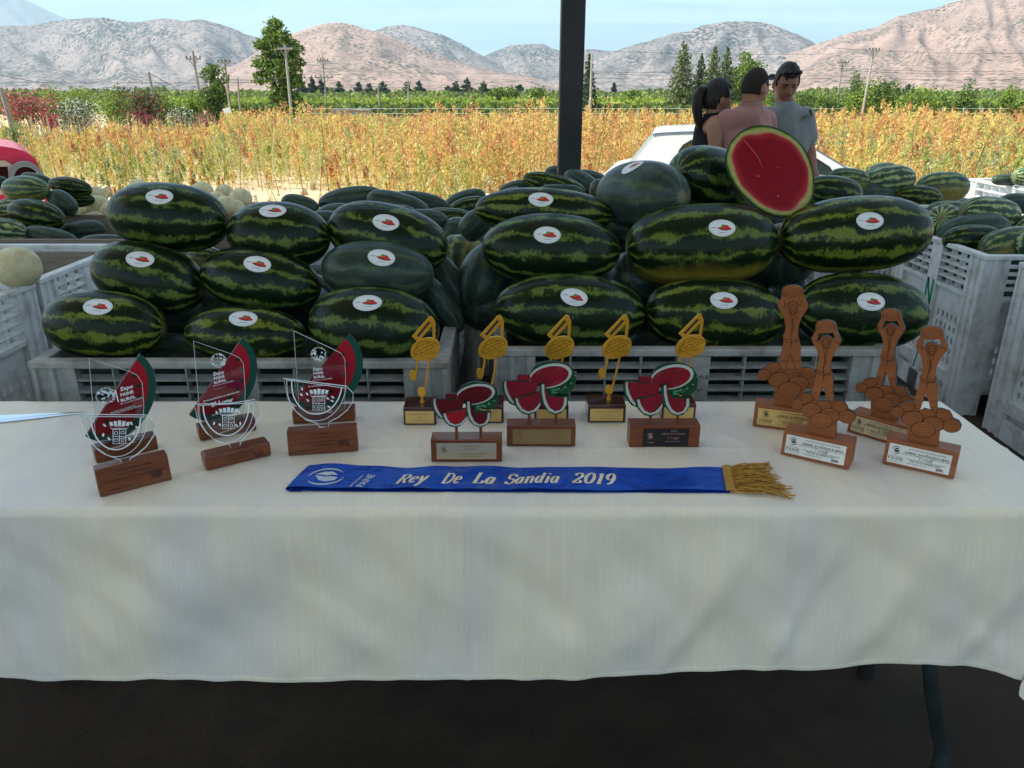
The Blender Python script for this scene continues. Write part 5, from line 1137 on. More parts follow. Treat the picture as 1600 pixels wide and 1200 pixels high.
def swirl_logo(mb, cx, cz, r_, y, m, M=None):
    """round emblem: two broken arcs round a leaf-like swoosh"""
    for a0, a1 in ((20, 165), (195, 345)):
        pts = ell(cx, cz, r_, r_*.86, 12, 18, a0, a1); n = len(pts); add_ribbon(mb, pts, [r_*.16*math.sin(PI*(i+.6)/(n+.2)) for i in range(n)], y, m, M=M)
    def fan(pts):
        c = (sum(p[0] for p in pts)/len(pts), sum(p[1] for p in pts)/len(pts)); mb.add([(c[0], y, c[1])]+[(p[0], y, p[1]) for p in pts], [(0, 1+i, 1+(i+1) % len(pts)) for i in range(len(pts))], m, M)
    fan([(cx+r_*a, cz+r_*b_) for a, b_ in ((-.62, .28), (-.2, .52), (.3, .55), (.62, .18), (.3, .22), (.02, .12), (-.25, .22))])
    fan([(cx+r_*a, cz+r_*b_) for a, b_ in ((-.62, .14), (-.3, .08), (-.02, -.02), (.3, .08), (.68, -.02), (.55, -.38), (.1, -.55), (-.3, -.42))])

# ---- six acrylic and slice trophies, in pairs
def crest(mb, fr, cx, cy, s, off, y, T):
    """municipal coat of arms: mural crown over a quartered shield, in etched lines; cx,cy centre in px, s = half height px"""
    q = lambda a, b_: T(cx+a*s, cy-b_*s)
    def line(pts, w=.0011): add_ribbon(mb, [q(*p) for p in pts], w, y, m_etch)
    line([(-.52, .25), (-.52, -.9), (.5, -.9), (.5, .25), (-.52, .25)], .0014); line([(0, .25), (0, -.9)]); line([(-.52, -.33), (.5, -.33)])
    for k in range(5):
        a = -.62+k*.31; pts = [q(a-.11, .52), q(a+.11, .52), q(a*1.14+.13, .95-.12*abs(k-2)*.5), q(a*1.14-.13, .95-.12*abs(k-2)*.5)]
        mb.add([(p[0], y, p[1]) for p in pts], [(0, 1, 2, 3)], m_etch)
    line([(-.66, .30), (.64, .30), (.78, .58), (-.80, .58), (-.66, .30)]); line([(-.40, .44), (-.2, .50), (0, .42), (.2, .50), (.4, .44)], .0008)
    for a, b_, r1, r2 in ((-.27, -.05, .13, .16), (.25, -.02, .15, .09), (-.26, -.62, .17, .12), (.25, -.62, .10, .18)):
        pts = [q(a+r1*math.cos(t), b_+r2*math.sin(t)) for t in [i*PI/4 for i in range(8)]]; add_ribbon(mb, pts, .0010, y, m_etch, closed=True)
    line([(.12, .05), (.36, .12)]); line([(.14, -.12), (.38, -.10)])
def acrylic_front(fr, outline, inner, mid, cr, seeds, capt, off):
    o = fr.o; P_ = fr.trs(outline, off); mb = MB(); mb.prism([P_], off-.002, off+.002, m_acr, m_acre); mb.build('acrylic_plate', o, fix=False)
    mb = MB(); y = off-.0024
    add_ribbon(mb, fr.trs(outline, off), .0011, y, m_etch, closed=True)
    add_ribbon(mb, fr.trs(inner, off), .0026, y, m_etch); add_ribbon(mb, fr.trs(mid, off), .0013, y, m_etch)
    add_ribbon(mb, [fr.tr(*mid[0], off), fr.tr(*mid[-1], off)], .0014, y, m_etch)
    crest(mb, fr, cr[0], cr[1], cr[2], off, y, lambda a, b_: fr.tr(a, b_, off))
    for a, b_, t in seeds:
        c = fr.tr(a, b_, off); pts = ell(c[0], c[1], .0020, .0042, t, 9); mb.add([(p[0], y, p[1]) for p in pts], [tuple(range(9))], m_etch)
    c = fr.tr(capt[0], capt[1], off); vs_, fs_ = text_geo('I. MUNICIPALIDAD DE PAINE', .0042, res=1, align='CENTER'); a = math.radians(capt[2])
    mb.add([(c[0]+x*math.cos(a)-z*math.sin(a), y, c[1]+x*math.sin(a)+z*math.cos(a)) for x, z in vs_], fs_, m_etch)
    mb.build('etching', o, fix=False)
def arc_px(cx, cy, a, b_, t, a0, a1, n=22): return [(x, y) for x, y in ell(cx, cy, a, b_, t, n, a0, a1)]
GT = 'acrylic and watermelon slice trophies'
# outlines in picture px (y down): T1
F1 = Fr((157, 778), (269.5, 750), 'clear half-slice trophy on a sloping wooden base, leftmost on the table', 'acrylic_trophy', group=GT)
base_block(F1, .058, .040, .010, m_wood)
acrylic_front(F1, [(124, 647), (228, 648), (243, 663), (240, 680), (228, 698), (212, 711), (203, 716), (202, 724), (190, 724), (188, 718), (168, 711), (150, 699), (134, 676)],
   [(141.5, 651)]+arc_px(180.5, 652, 38.5, 50, 0, 172, 8)+[(220, 652)], [(131, 650)]+arc_px(181, 651, 49, 62, 1, 170, 8)+[(229, 651)], (186.5, 675, 19.5), [(163, 664, 30), (205, 661, 12), (214, 667, 60), (161, 679, -15), (209, 677, -20), (170, 685, 20), (202, 685, 0)], (189, 697, 5), .022)
F2 = Fr((323, 737), (425, 712), 'clear half-slice trophy on a low rounded wooden base, second from the left', 'acrylic_trophy', group=GT)
base_block(F2, .034, .045, .002, m_wood, .005)
acrylic_front(F2, [(303, 631), (360, 630), (398, 624), (407, 636), (405, 650), (396, 668), (376, 690), (374, 699), (360, 699), (358, 694), (340, 690), (322, 676), (309, 656)],
   [(317, 634)]+arc_px(352.5, 634, 35.5, 46, -1, 172, 8)+[(388, 631)], [(309, 633)]+arc_px(352, 632, 44, 59, -2, 170, 8)+[(396, 629)], (356.5, 653, 18), [(338, 644, 10), (373, 643, 30), (334, 661, -25), (343, 663, 25), (369, 664, 20), (375, 661, -10)], (358, 672, 10), .022)
F3 = Fr((451, 713), (560, 705), 'clear half-slice trophy on a sloping wooden base, third from the left behind the sash end', 'acrylic_trophy', group=GT)
base_block(F3, .058, .038, .008, m_wood)
acrylic_front(F3, [(443, 591), (541, 603), (552, 614), (551, 627), (543, 640), (528, 652), (514, 659), (513, 667), (499, 667), (496, 661), (479, 656), (463, 643), (450, 622)],
   [(456, 594)]+arc_px(495, 600, 39, 46.5, 3, 176, 10)+[(534, 604)], [(448, 593)]+arc_px(494.5, 600, 46, 57, 4, 175, 10)+[(541, 606)], (498.5, 624, 18), [(471, 616, 35), (480, 615, 30), (472, 607, 5), (481, 625, 30), (512, 622, 60), (520, 620, 50), (519, 626, 60), (514, 635, 60)], (500, 645, 0), .021)
for k, fr, h, ln in ((1, F1, .058, .010), (2, F2, .034, .002), (3, F3, .058, .008)):
    M = face_M(fr, h, ln); mb = MB(); w = fr.w
    ls = {1: ['I. MUNICIPALIDAD DE PAINE', 'Otorga el presente galvardon a', 'por su destacada participacion en la EXPO PAINE RURAL'], 2: ['2024', 'I. MUNICIPALIDAD DE PAINE', 'por su destacada participacion en la', 'EXPO PAINE RURAL'], 3: ['1er LUGAR', 'Otorga el presente galvardon a', 'por su destacada participacion', 'EXPO PAINE RURAL']}[k]
    for i, t in enumerate(ls): add_text(mb, t, w*.52, h*(.80-.155*i), .0052 if h > .05 else .0046, 0, m_burn, M, res=1, align='CENTER')
    if h > .05: add_text(mb, 'PAINE, ENERO DE 2024', w*.10, h*.16, .0045, 0, m_burn, M, res=1)
    squiggle(mb, w*.72, h*.24, w*.16, h*.36, 0, m_burn, M, seed=k, wd=.0010)
    mb.build('engraved_text', fr.o, fix=False)
def slice_trophy(bl, br, h, dep, label, A_, C_, bulge, seeds, plate, logo, extra, lean=0):
    """half-disc slice board: straight cut from A_ (tip) to C_ (tail), bulging to the lower right; clear plate in front"""
    fr = Fr(bl, br, label, 'slice_trophy', group=GT); o = fr.o; base_block(fr, h, dep, 0, m_wood, .003)
    off = dep*.62; T = lambda p: fr.tr(p[0], p[1], off)
    a, c = Vector(A_), Vector(C_); mid = (a+c)/2; ax = (a-c)/2; R_ = ax.length; nx_ = Vector((-ax.y, ax.x)).normalized(); nx_ = nx_ if nx_.x > 0 else -nx_
    def arc(k, kb, n=26, trim=0): return [mid+ax*k*math.cos(t)+nx_*bulge*kb*math.sin(t) for t in [trim+(PI-2*trim)*i/n for i in range(n+1)]]
    mb = MB(); mb.prism([[T(p) for p in arc(1, 1)]], off, off+.008, m_sgrn, m_char); bd = mb.build('slice_board', o, fix=False)
    mb = MB(); mb.prism([[T(p) for p in arc(.86, .80)]], off-.0006, off, m_sred); mb.build('red_flesh', bd, fix=False)
    mb = MB()
    for x, y_, t in seeds:
        q = T((x, y_)); pts = [(q[0]+a_*math.cos(t)-b_*math.sin(t), q[1]+a_*math.sin(t)+b_*math.cos(t)) for a_, b_ in ((-.0055, .001), (-.001, .0055), (.0045, .0035), (.0055, -.003), (0, -.005))]
        mb.add([(p[0], off-.0011, p[1]) for p in pts], [(0, 1, 2, 3, 4)], m_sseed)
    mb.build('seeds', bd, fix=False)
    f2 = dep*.30; T2 = lambda p: fr.tr(p[0], p[1], f2)
    mb = MB(); mb.prism([[T2(p) for p in plate]], f2-.0015, f2+.0015, m_acr, m_acre); pl = mb.build('acrylic_plate', o, fix=False)
    mb = MB(); y = f2-.0019; add_ribbon(mb, [T2(p) for p in plate], .0008, y, m_etch, closed=True)
    cx, cy, r_ = logo; r3 = random.Random(int(cx)); q0 = T2((cx, cy)); rr = abs(T2((cx+r_, cy))[0]-q0[0])
    for i in range(30):     # round emblem made of leaf and star flecks
        t = r3.uniform(0, 2*PI); d_ = rr*math.sqrt(r3.uniform(.05, 1)); s_ = rr*r3.uniform(.10, .22); ph = r3.uniform(0, PI)
        pts = [(q0[0]+d_*math.cos(t)+s_*k_*math.cos(ph+u_*2*PI/5), y, q0[1]+d_*math.sin(t)+s_*k_*math.sin(ph+u_*2*PI/5)) for u_, k_ in ((0, 1), (1, .6), (2, .9), (3, .6), (4, .8))]
        mb.add(pts, [(0, 1, 2, 3, 4)], m_etch)
    for i in range(40):
        t = 2*PI*i/40+r3.uniform(-.05, .05); s_ = rr*.085; d_ = rr*r3.uniform(.92, 1.05); mb.add([(q0[0]+d_*math.cos(t)+s_*math.cos(u_), y, q0[1]+d_*math.sin(t)+s_*math.sin(u_)) for u_ in (0, 2.1, 4.2)], [(0, 1, 2)], m_etch)
    for (s, x, y_, sz, rot, al, kw) in extra:
        q = T2((x, y_)); a_ = math.radians(rot); vs_, fs_ = text_geo(s, sz, res=2, align=al, **kw)
        mb.add([(q[0]+u*math.cos(a_)-v*math.sin(a_), y, q[1]+u*math.sin(a_)+v*math.cos(a_)) for u, v in vs_], fs_, m_etch)
    mb.build('etching', pl, fix=False)
    mb = MB(); M = face_M(fr, h, 0)
    for i, t in enumerate(['CATEGORIA SANDIA', 'EXPO PAINE RURAL']): add_text(mb, t, fr.w*.5, h*(.55-.25*i), .005, 0, m_burn, M, res=1, align='CENTER')
    mb.build('engraved_text', o, fix=False); return fr
B = dict(bold=.03)
slice_trophy((151, 725), (248, 702), .034, .04, 'red and green slice trophy, emblem beside its words, behind the leftmost acrylic one', (219, 553), (134, 682), 62,
   [(210, 587, .3), (217, 603, 1), (218, 621, 2), (211, 638, .5), (166, 659, .2)], [(138.5, 560), (202, 580), (214, 586), (222, 598), (224.5, 636), (222, 680), (150, 690)], (165, 618, 15),
   [('Expo', 188, 611, 0.0130, 5, 'LEFT', dict(bold=.02, shear=.2)), ('PAINE', 188.5, 619.5, 0.0102, 6, 'LEFT', B), ('RURAL', 189, 628, 0.0102, 7, 'LEFT', B), ('|', 183.5, 623, .032, 3, 'CENTER', {}), ('DEL 26 AL 28 DE ENERO', 188, 632, .0045, 6, 'LEFT', {}), ('EN RECONOCIMIENTO', 173, 646, .005, 6, 'LEFT', {}), ('A LA CALIDAD DE SU SANDIA', 172, 649, .005, 6, 'LEFT', {})])
slice_trophy((313, 690), (401, 672), .034, .04, 'red and green slice trophy reading 2nd place, behind the second acrylic one', (379, 528), (296, 649), 60,
   [(372, 562, .3), (378, 578, 1), (378, 594, 2), (371, 609, .5), (359, 621, .6), (326, 626, .1)], [(302, 532.5), (362, 553), (374, 559), (380, 568), (383, 610), (381, 660), (314, 668)], (341, 563, 11.5),
   [('Expo', 333, 587, 0.0118, 5, 'LEFT', dict(bold=.02, shear=.2)), ('PAINE', 334, 593.5, 0.0093, 6, 'LEFT', B), ('RURAL', 334.5, 600, 0.0093, 7, 'LEFT', B), ('DEL 26 AL 28 DE ENERO', 333, 604, .0045, 6, 'LEFT', {}), ('_________', 334, 608, .006, 6, 'LEFT', {}), ('En reconocimiento a la obtencion del', 346, 620, .0055, 6, 'CENTER', B), ('2\u00b0 Lugar', 347.5, 631, .015, 5, 'CENTER', B), ('CATEGORIA SANDIA', 348, 645, .0055, 6, 'CENTER', {})])
slice_trophy((458, 663), (555, 658), .034, .038, 'red and green slice trophy behind the third acrylic one, just left of the gold notes', (546, 522), (455, 628), 64,
   [(535, 554, .3), (541, 570, .8), (540, 586, 2), (532, 602, .5), (517, 612, .6)], [(459, 517), (522, 546), (533, 552), (539, 561), (540, 590), (538, 640), (468, 645)], (498, 553, 11.5),
   [('Expo', 489, 579, 0.0113, 3, 'LEFT', dict(bold=.02, shear=.2)), ('PAINE', 490, 585, 0.0089, 4, 'LEFT', B), ('RURAL', 490.5, 591, 0.0089, 4, 'LEFT', B), ('DEL 26 AL 28 DE ENERO', 489, 595, .0045, 4, 'LEFT', {}), ('En reconocimiento a la', 498, 603, .0055, 3, 'CENTER', B), ('obtencion del', 500, 611, .0055, 3, 'CENTER', {}), ('1\u00b0 Lugar', 500, 620, .010, 3, 'CENTER', {})])

# ---- five gold music-note trophies
GN = 'gold music note trophies on cherry boxes'
NB = [(631, 664, 682, 664, 659, 'leftmost gold music note with a melon disc, on a cherry box'), (735, 661, 787, 661, 761, 'gold music note standing behind the small painted watermelon trophy'), (835, 661, 888, 661, 861, 'gold music note standing behind the middle painted watermelon trophy'),
      (918, 660, 977, 660, 947, 'gold music note on a fully visible cherry box, between two painted trophies'), (1033, 658, 1086, 658, 1058, 'gold music note standing behind the right painted watermelon trophy')]
HD = {}
n_dep = .075
for i, (a, b_, c, d_, sx_, lab) in enumerate(NB):
    fr = Fr((a, b_), (c, d_), lab, 'note_trophy', group=GN); o = fr.o
    h = .047; off = n_dep*.5
    if i == 0:
        f0 = fr; sc0 = 1
        tr = lambda x, y: fr.tr(x, y, off)
        ox = tr(659.5, 664)[0]; 
        HD['n'] = dict(
            flag=[tr(x, y) for x, y in ((644, 525.5), (671, 494.5), (675, 494), (678, 498), (681, 505), (681, 530), (676.5, 530), (676, 509), (658, 530), (655, 539), (651, 539), (651, 532))],
            slot=[tr(x, y) for x, y in ((651.5, 524.5), (670.5, 501.5), (673, 504), (654.5, 526.5))],
            disc=(tr(665, 545.5), 24.5, 17.5), h1=tr(646, 586.5), h2=tr(659.5, 612.5), s1=[tr(x, y) for x, y in ((653, 560), (652, 574), (649, 590))], s2=[tr(x, y) for x, y in ((671.5, 560), (669, 580), (664, 611))], top=tr(659.5, 627))
        s_ = (tr(700, 546)[0]-tr(600, 546)[0])/100; HD['s'] = s_; HD['x'] = ox
    base_block(fr, h, n_dep, 0, m_woodd, .002)
    mb = MB(); w = fr.w; M = face_M(fr, h, 0, .001); mb.box((w*.06, -.0004, h*.10), (w*.93, .0008, h*.80), m_plg, M); pl = mb.build('plaque', o)
    mb = MB()
    for k, t in enumerate(['FESTIVAL DE LA SANDIA', 'PAINE', 'ENERO DE 2024']): add_text(mb, t, w*.5, h*(.60-.18*k), .0048, -.0009, m_goldd, M, res=1, align='CENTER')
    if i in (0, 1, 3): mb.build('engraved_text', pl, fix=False)
    n_ = HD['n']; dx = -HD['x'] + fr.tr(sx_, b_, off)[0]*1.0; s_ = HD['s']
    tilt = 0.10 if i == 3 else 0
    yc = off; sh = lambda P_: [(x+dx, z) for x, z in P_]
    mb = MB(); mb.prism([sh(n_['flag'])], yc-.0015, yc+.0015, m_gold)
    (cx, cz), ra, rb = n_['disc']; ra *= s_; rb *= s_; cx += dx
    for key, rr in (('h1', (5.2*s_, 8.6*s_)), ('h2', (6.0*s_, 8.0*s_))):
        c_ = n_[key]; mb.prism([ell(c_[0]+dx, c_[1], rr[0]*1.1, rr[1]*1.05, 6, 22)], yc-.0022, yc+.0022, m_gold)
    for key in ('s1', 's2'): mb.tube([(x+dx, yc, z) for x, z in n_[key]], .0028, m_gold, 8)
    mb.build('music_note', o, bevel=.0006)
    mb = MB(); sl = sh(n_['slot']); mb.add([(x, yc-.0019, z) for x, z in sl], [(0, 1, 2, 3)], m_char); mb.build('beam_slot', o)
    mb = MB(); tdeg = 27
    out = ell(cx, cz, ra, rb, tdeg, 40); mb.prism([out], yc-.003, yc+.003, m_gold); dk = mb.build('melon_disc', o, bevel=.0012)
    mb = MB()
    tt = math.radians(tdeg); R2 = lambda u, v: (cx+u*ra*math.cos(tt)-v*rb*math.sin(tt), cz+u*ra*math.sin(tt)+v*rb*math.cos(tt))
    for v0 in (-.15, .18, .50, .78):
        hw = math.sqrt(1-min(.98, v0*v0))*.9; pts = [R2(-hw+2*hw*k/16, v0*(1-.55*(-1+2*k/16)**2)+.05*math.sin(k*1.7+v0*9)) for k in range(17)]
        add_ribbon(mb, pts, [.0018*(.5+abs(math.sin(k*.9))) for k in range(17)], yc-.0034, m_goldd)
    pts = [R2(-.52+1.4*k/14, -.10-.0*k) for k in range(15)]
    # the cut slice low on the disc: smooth crescent with pips
    tl = math.radians(8); sl_ = [(cx+.30*ra+.56*ra*math.cos(q), cz-.30*rb+.55*rb*math.sin(q)) for q in [math.radians(190+170*k/14)+tl for k in range(15)]]
    mb.add([(sl_[0][0]*.5+sl_[-1][0]*.5, yc-.0042, sl_[0][1]*.5+sl_[-1][1]*.5)]+[(x, yc-.0042, z) for x, z in sl_], [(0, 1+k, 2+k) for k in range(14)], m_gold)
    add_ribbon(mb, sl_, .0008, yc-.0045, m_goldd)
    for k in range(5): x = cx+.30*ra+(k-2)*.17*ra; z = cz-.33*rb+k*.03*rb; add_ribbon(mb, [(x, z), (x+.0008, z-.0028)], .0010, yc-.0047, m_char)
    mb.build('embossing', dk, fix=False)
    mb = MB(); c_ = n_['h2']; mb.tube([(c_[0]+dx, yc, h), (c_[0]+dx, yc, h+.004)], .0055, m_gold, 14); mb.tube([(c_[0]+dx, yc, h+.003), (c_[0]+dx, yc, c_[1]-6*s_)], .0032, m_gold, 12); mb.build('mounting_post', o, smooth=True)

# ---- three painted cut-watermelon trophies; outlines drawn once on the middle one (crop px -> picture px)
GP = 'painted cut watermelon trophies'
cp_ = lambda pts: [(780+x/5.22, 480+y/5.22) for x, y in pts]
PCO = (846, 660)  # anchor in the picture
SH = dict(
  big_green=cp_([(243, 600), (243, 572), (262, 530), (300, 485), (350, 458), (410, 447), (470, 450), (530, 465), (575, 490), (606, 520), (625, 560), (631, 600), (622, 645), (600, 685), (570, 712), (530, 722), (490, 712), (450, 722), (405, 715), (385, 690), (340, 660), (300, 640), (262, 625)]),
  big_white=cp_(ell(418, 566, 178, 98, -12, 34)), big_red=cp_(ell(412, 572, 158, 82, -12, 34)),
  left=cp_([(38, 602), (320, 612), (300, 690), (240, 760), (130, 808), (85, 790), (50, 740), (26, 680), (22, 630)]), left_w=cp_([(44, 604), (60, 604), (60, 650), (80, 710), (125, 775), (118, 796), (80, 760), (50, 700), (40, 650)]), left_r=cp_([(58, 604), (318, 613), (300, 690), (240, 745), (135, 790), (98, 745), (72, 690), (58, 640)]),
  bit=cp_([(148, 566), (165, 557), (250, 560), (258, 604), (146, 600)]),
  mid=cp_([(118, 745), (135, 728), (335, 690), (348, 760), (325, 820), (285, 860), (235, 878), (185, 862), (145, 825), (122, 785)]), mid_w=cp_([(130, 742), (148, 736), (162, 780), (190, 825), (235, 848), (280, 835), (315, 800), (335, 770), (334, 800), (300, 845), (235, 864), (180, 845), (145, 800)]), mid_r=cp_([(150, 738), (335, 692), (330, 765), (305, 800), (275, 832), (235, 844), (192, 822), (165, 780)]),
  rt=cp_([(333, 622), (352, 612), (372, 625), (385, 680), (405, 712), (450, 720), (500, 722), (558, 722), (560, 770), (540, 825), (500, 862), (450, 872), (400, 850), (360, 800), (338, 730), (330, 670)]), rt_w=cp_([(346, 626), (366, 620), (368, 680), (380, 750), (410, 815), (455, 845), (500, 832), (525, 790), (530, 730), (550, 730), (550, 785), (520, 838), (460, 862), (405, 842), (366, 782), (348, 700)]), rt_r=cp_([(368, 625), (385, 690), (410, 730), (450, 725), (528, 738), (524, 785), (498, 828), (455, 841), (412, 810), (382, 750), (370, 690)]),
)
SEEDB = cp_([(318, 548), (470, 512), (520, 552), (440, 610), (360, 600), (400, 530), (445, 560), (490, 590), (380, 640)]); SEEDS = cp_([(190, 662), (120, 640), (270, 650), (120, 700), (205, 790), (262, 770), (230, 740), (300, 735), (240, 815), (470, 795), (440, 770), (490, 735), (485, 770), (430, 800), (210, 580)])
def paint_trophy(bl, br, tcx, ty, sc, scy, label, plate, h, ptxt, txtcol, dark, many, pm, dep=.045, red=None, peg=(245, 465)):
    fr = Fr(bl, br, label, 'painted_trophy', group=GP); o = fr.o; base_block(fr, h, dep, 0, m_wood, .002); off = dep*.5
    def T(p): return fr.tr(tcx+(p[0]-847)*sc, ty+(p[1]-606)*scy, off)
    def TT_(pts): return [T(p) for p in pts]
    mr = m_fleshd if dark else m_flesh
    layers = [('half_melon', 'big_green', .006, m_rind, [('big_white', m_white), ('big_red', mr)]), ('back_piece', 'bit', .004, mr, []), ('left_wedge', 'left', .002, m_rind, [('left_w', m_white), ('left_r', mr)]),
              ('middle_wedge', 'mid', -.002, m_rind, [('mid_w', m_white), ('mid_r', red or mr)]), ('right_wedge', 'rt', -.003, m_rind, [('rt_w', m_white), ('rt_r', mr)])]
    for nm, k, y, m, subs in layers:
        mb = MB(); mb.prism([TT_(SH[k])], off+y, off+y+.007, m, m_char)
        for q, (kk, mm_) in enumerate(subs): mb.prism([TT_(SH[kk])], off+y-.0007*(q+1), None, mm_)
        pc = mb.build(nm, o, fix=False)
        mb = MB(); yy = off+y-.0023
        if k == 'big_green':
            r_ = random.Random(5)
            for q in range(26 if True else 0):    # light flecks on the rind
                t = r_.uniform(-.1, 1.25); bx = 560+70*math.cos(t*1.2)-(t > .9)*70*(t-.9); bz = 560+150*t*.75+(-10)
                x, z = 400+r_.uniform(0, 1)*205, 0; u = r_.uniform(0, 1); x = 420+u*195; z = 700-u*u*120-r_.uniform(-10, 22)+(0 if u < .9 else -30)
                pts = cp_([(x, z), (x+14, z-8), (x+24, z-2), (x+14, z+5)]); 
                if (x-418)**2/178**2+(z-566)**2/98**2 > 1.06 and x < 612: mb.add([(p[0], yy+.0018, p[1]) for p in TT_(pts)], [(0, 1, 2, 3)], m_rindl)
            seeds = SEEDB
            if not dark:
                for a, b_, c_, d_ in ((300, 560, 350, 525), (455, 520, 500, 505), (430, 640, 500, 600)): add_ribbon(mb, TT_(cp_([(a, b_), ((a+c_)/2, (b_+d_)/2-6), (c_, d_)])), .0016, yy+.0003, m_pink)
        else: seeds = [s for s in SEEDS]
        from mathutils.geometry import intersect_point_tri_2d
        r_ = random.Random(len(nm)+int(tcx)); use = []
        tgt = {'big_green': 'big_red', 'left': 'left_r', 'mid': 'mid_r', 'rt': 'rt_r', 'bit': 'bit'}[k]
        poly = SH[tgt]; xs_ = [p[0] for p in poly]; zs_ = [p[1] for p in poly]; n_s = {'big_green': 12, 'left': 5, 'mid': 6, 'rt': 6, 'bit': 2}[k]*(2 if many else 1)
        if dark: n_s = n_s//2
        def inside(x, z):
            c_ = False; n = len(poly)
            for i in range(n):
                (x1, z1), (x2, z2) = poly[i], poly[(i+1) % n]
                if (z1 > z) != (z2 > z) and x < (x2-x1)*(z-z1)/(z2-z1)+x1: c_ = not c_
            return c_
        tries = 0
        while len(use) < n_s and tries < 900:
            tries += 1; x = r_.uniform(min(xs_), max(xs_)); z = r_.uniform(min(zs_), max(zs_))
            if inside(x-1.4, z) and inside(x+1.4, z) and inside(x, z-1.4) and inside(x, z+1.6) and all((x-a)**2+(z-b_)**2 > 9 for a, b_ in use): use.append((x, z))
        for x, z in use:
            t = r_.uniform(20, 70); c_ = T((x, z)); pts = ell(c_[0], c_[1], .0026, .0012, t, 8); mb.add([(p[0], yy+.0003, p[1]) for p in pts], [tuple(range(8))], m_rindk)
        if k != 'bit' or many: mb.build('painted_marks', pc, fix=False)
    for x in peg:
        mb = MB(); a = T(cp_([(x, 840)])[0]); mb.tube([(a[0], off+.002, h-.001), (a[0], off+.002, a[1])], .0035, m_wood, 10); mb.build('peg', o, smooth=True)
    w = fr.w; u0, u1, v0, v1 = plate; mb = MB(); M = face_M(fr, h, 0, .001); mb.box((w*u0, -.0003, h*v0), (w*u1, .0008, h*v1), pm, M); pl = mb.build('plaque', o)
    mb = MB()
    for (t, u, v, sz, al) in ptxt: add_text(mb, t, w*u, h*v, sz, -.0008, txtcol, M, res=1, align=al)
    swirl_logo(mb, w*(u0+.10), h*(v0+v1)/2+.004, .008, -.0008, txtcol, M)
    mb.build('plaque_text', pl, fix=False)
    if pm is not m_plb:
        mb = MB()
        for a in ((u0-.035, u0-.005), (u1+.005, u1+.035)): mb.box((w*a[0], 0, h*(v0-.02)), (w*a[1], .0008, h*(v1+.02)), m_wood, M)
        for a in ((v0-.07, v0-.02), (v1+.02, v1+.07)): mb.box((w*(u0-.035), 0, h*a[0]), (w*(u1+.035), .0008, h*a[1]), m_wood, M)
        mb.build('plaque_frame', o)
    return fr
paint_trophy((674, 722), (784.6, 721.7), 731, 632.3, .905, .84, 'small dark-red painted watermelon trophy nearest the sash, centre left', (.08, .92, .14, .86), .055,
   [('I. MUNICIPALIDAD', .55, .68, .0062, 'CENTER'), ('DE PAINE', .55, .55, .0062, 'CENTER'), ('2\u00b0 Lugar Concurso de Sandia', .58, .36, .0055, 'CENTER'), ('Festival Rey de la Sandia', .55, .24, .0055, 'CENTER')], m_goldd, True, False, m_pls, red=mat('painted_bright_red', (.34, .006, .014), .35))
paint_trophy((792, 697.5), (899, 697.5), 847, 606, 1, 1, 'painted watermelon trophy with a bronze plaque, middle one of three', (.085, .93, .12, .84), .053,
   [('Sandia de Paine', .62, .70, .0062, 'LEFT'), ('Rey de la Sandia', .62, .42, .0062, 'LEFT'), ('ENERO 2019', .70, .17, .0052, 'LEFT')], m_goldd, False, False, mat('bronze_plate', (.30, .20, .10), .4, metal=.7))
paint_trophy((983, 699), (1092, 699), 1037.5, 608, 1.01, 1.01, 'painted watermelon trophy with many seeds and a black plaque, right one of three', (.19, .84, .06, .86), .056,
   [('2023', .62, .72, .0070, 'CENTER'), ('FIESTA DE LA SANDIA', .62, .60, .0055, 'CENTER'), ('1\u00b0 Lugar', .62, .40, .0085, 'CENTER'), ('Festival de Paine', .62, .26, .0052, 'CENTER'), ('PAINE', .30, .20, .0055, 'CENTER')], m_inkp, False, True, m_plb)

# ---- four wooden man trophies; shape drawn once on the front right one (crop px -> picture px)
GM = 'wooden cut-out trophies of a man lifting a melon'
cm_ = lambda pts: [(1320+x/4.285, 480+y/4.285) for x, y in pts]
F4 = Fr((1378, 724), (1490, 749.5), 'wooden man-lifting-melon trophy with a bright silver plaque, nearest the right table edge', 'wooden_trophy', group=GM)
MD = .050; offm = MD*.45
def T4(pts): return [F4.tr(x, y, offm) for x, y in cm_(pts)]
OUT = T4([(420, 908), (420, 790), (395, 768), (383, 742), (350, 738), (320, 722), (305, 700), (315, 678), (345, 665), (372, 655), (385, 640), (420, 628), (462, 640), (470, 600), (490, 540), (503, 490), (500, 462), (512, 440), (522, 400), (514, 340), (495, 300), (478, 275), (475, 248), (492, 222), (506, 200), (508, 160), (520, 140), (560, 130), (600, 128), (640, 140), (658, 160), (662, 200), (672, 225), (690, 262), (686, 290), (660, 320), (632, 360), (612, 410), (605, 450), (612, 490), (622, 540), (618, 600), (620, 680), (650, 682), (700, 700), (718, 730), (722, 745), (765, 765), (782, 795), (765, 825), (725, 838), (685, 835), (655, 818), (635, 830), (632, 916)])
H1 = T4([(524, 222), (540, 216), (600, 218), (632, 214), (640, 226), (648, 250), (628, 262), (612, 245), (580, 234), (552, 240), (535, 262), (520, 278), (515, 268), (524, 245)])
H2 = T4([(541, 574), (552, 600), (566, 650), (578, 700), (560, 690), (530, 682), (500, 700), (510, 668), (525, 620), (535, 588)])
LINES = []
def el4(cx, cy, a, b_, t=0, n=24): return T4([(x, y) for x, y in ell(cx, cy, a, b_, t, n)])
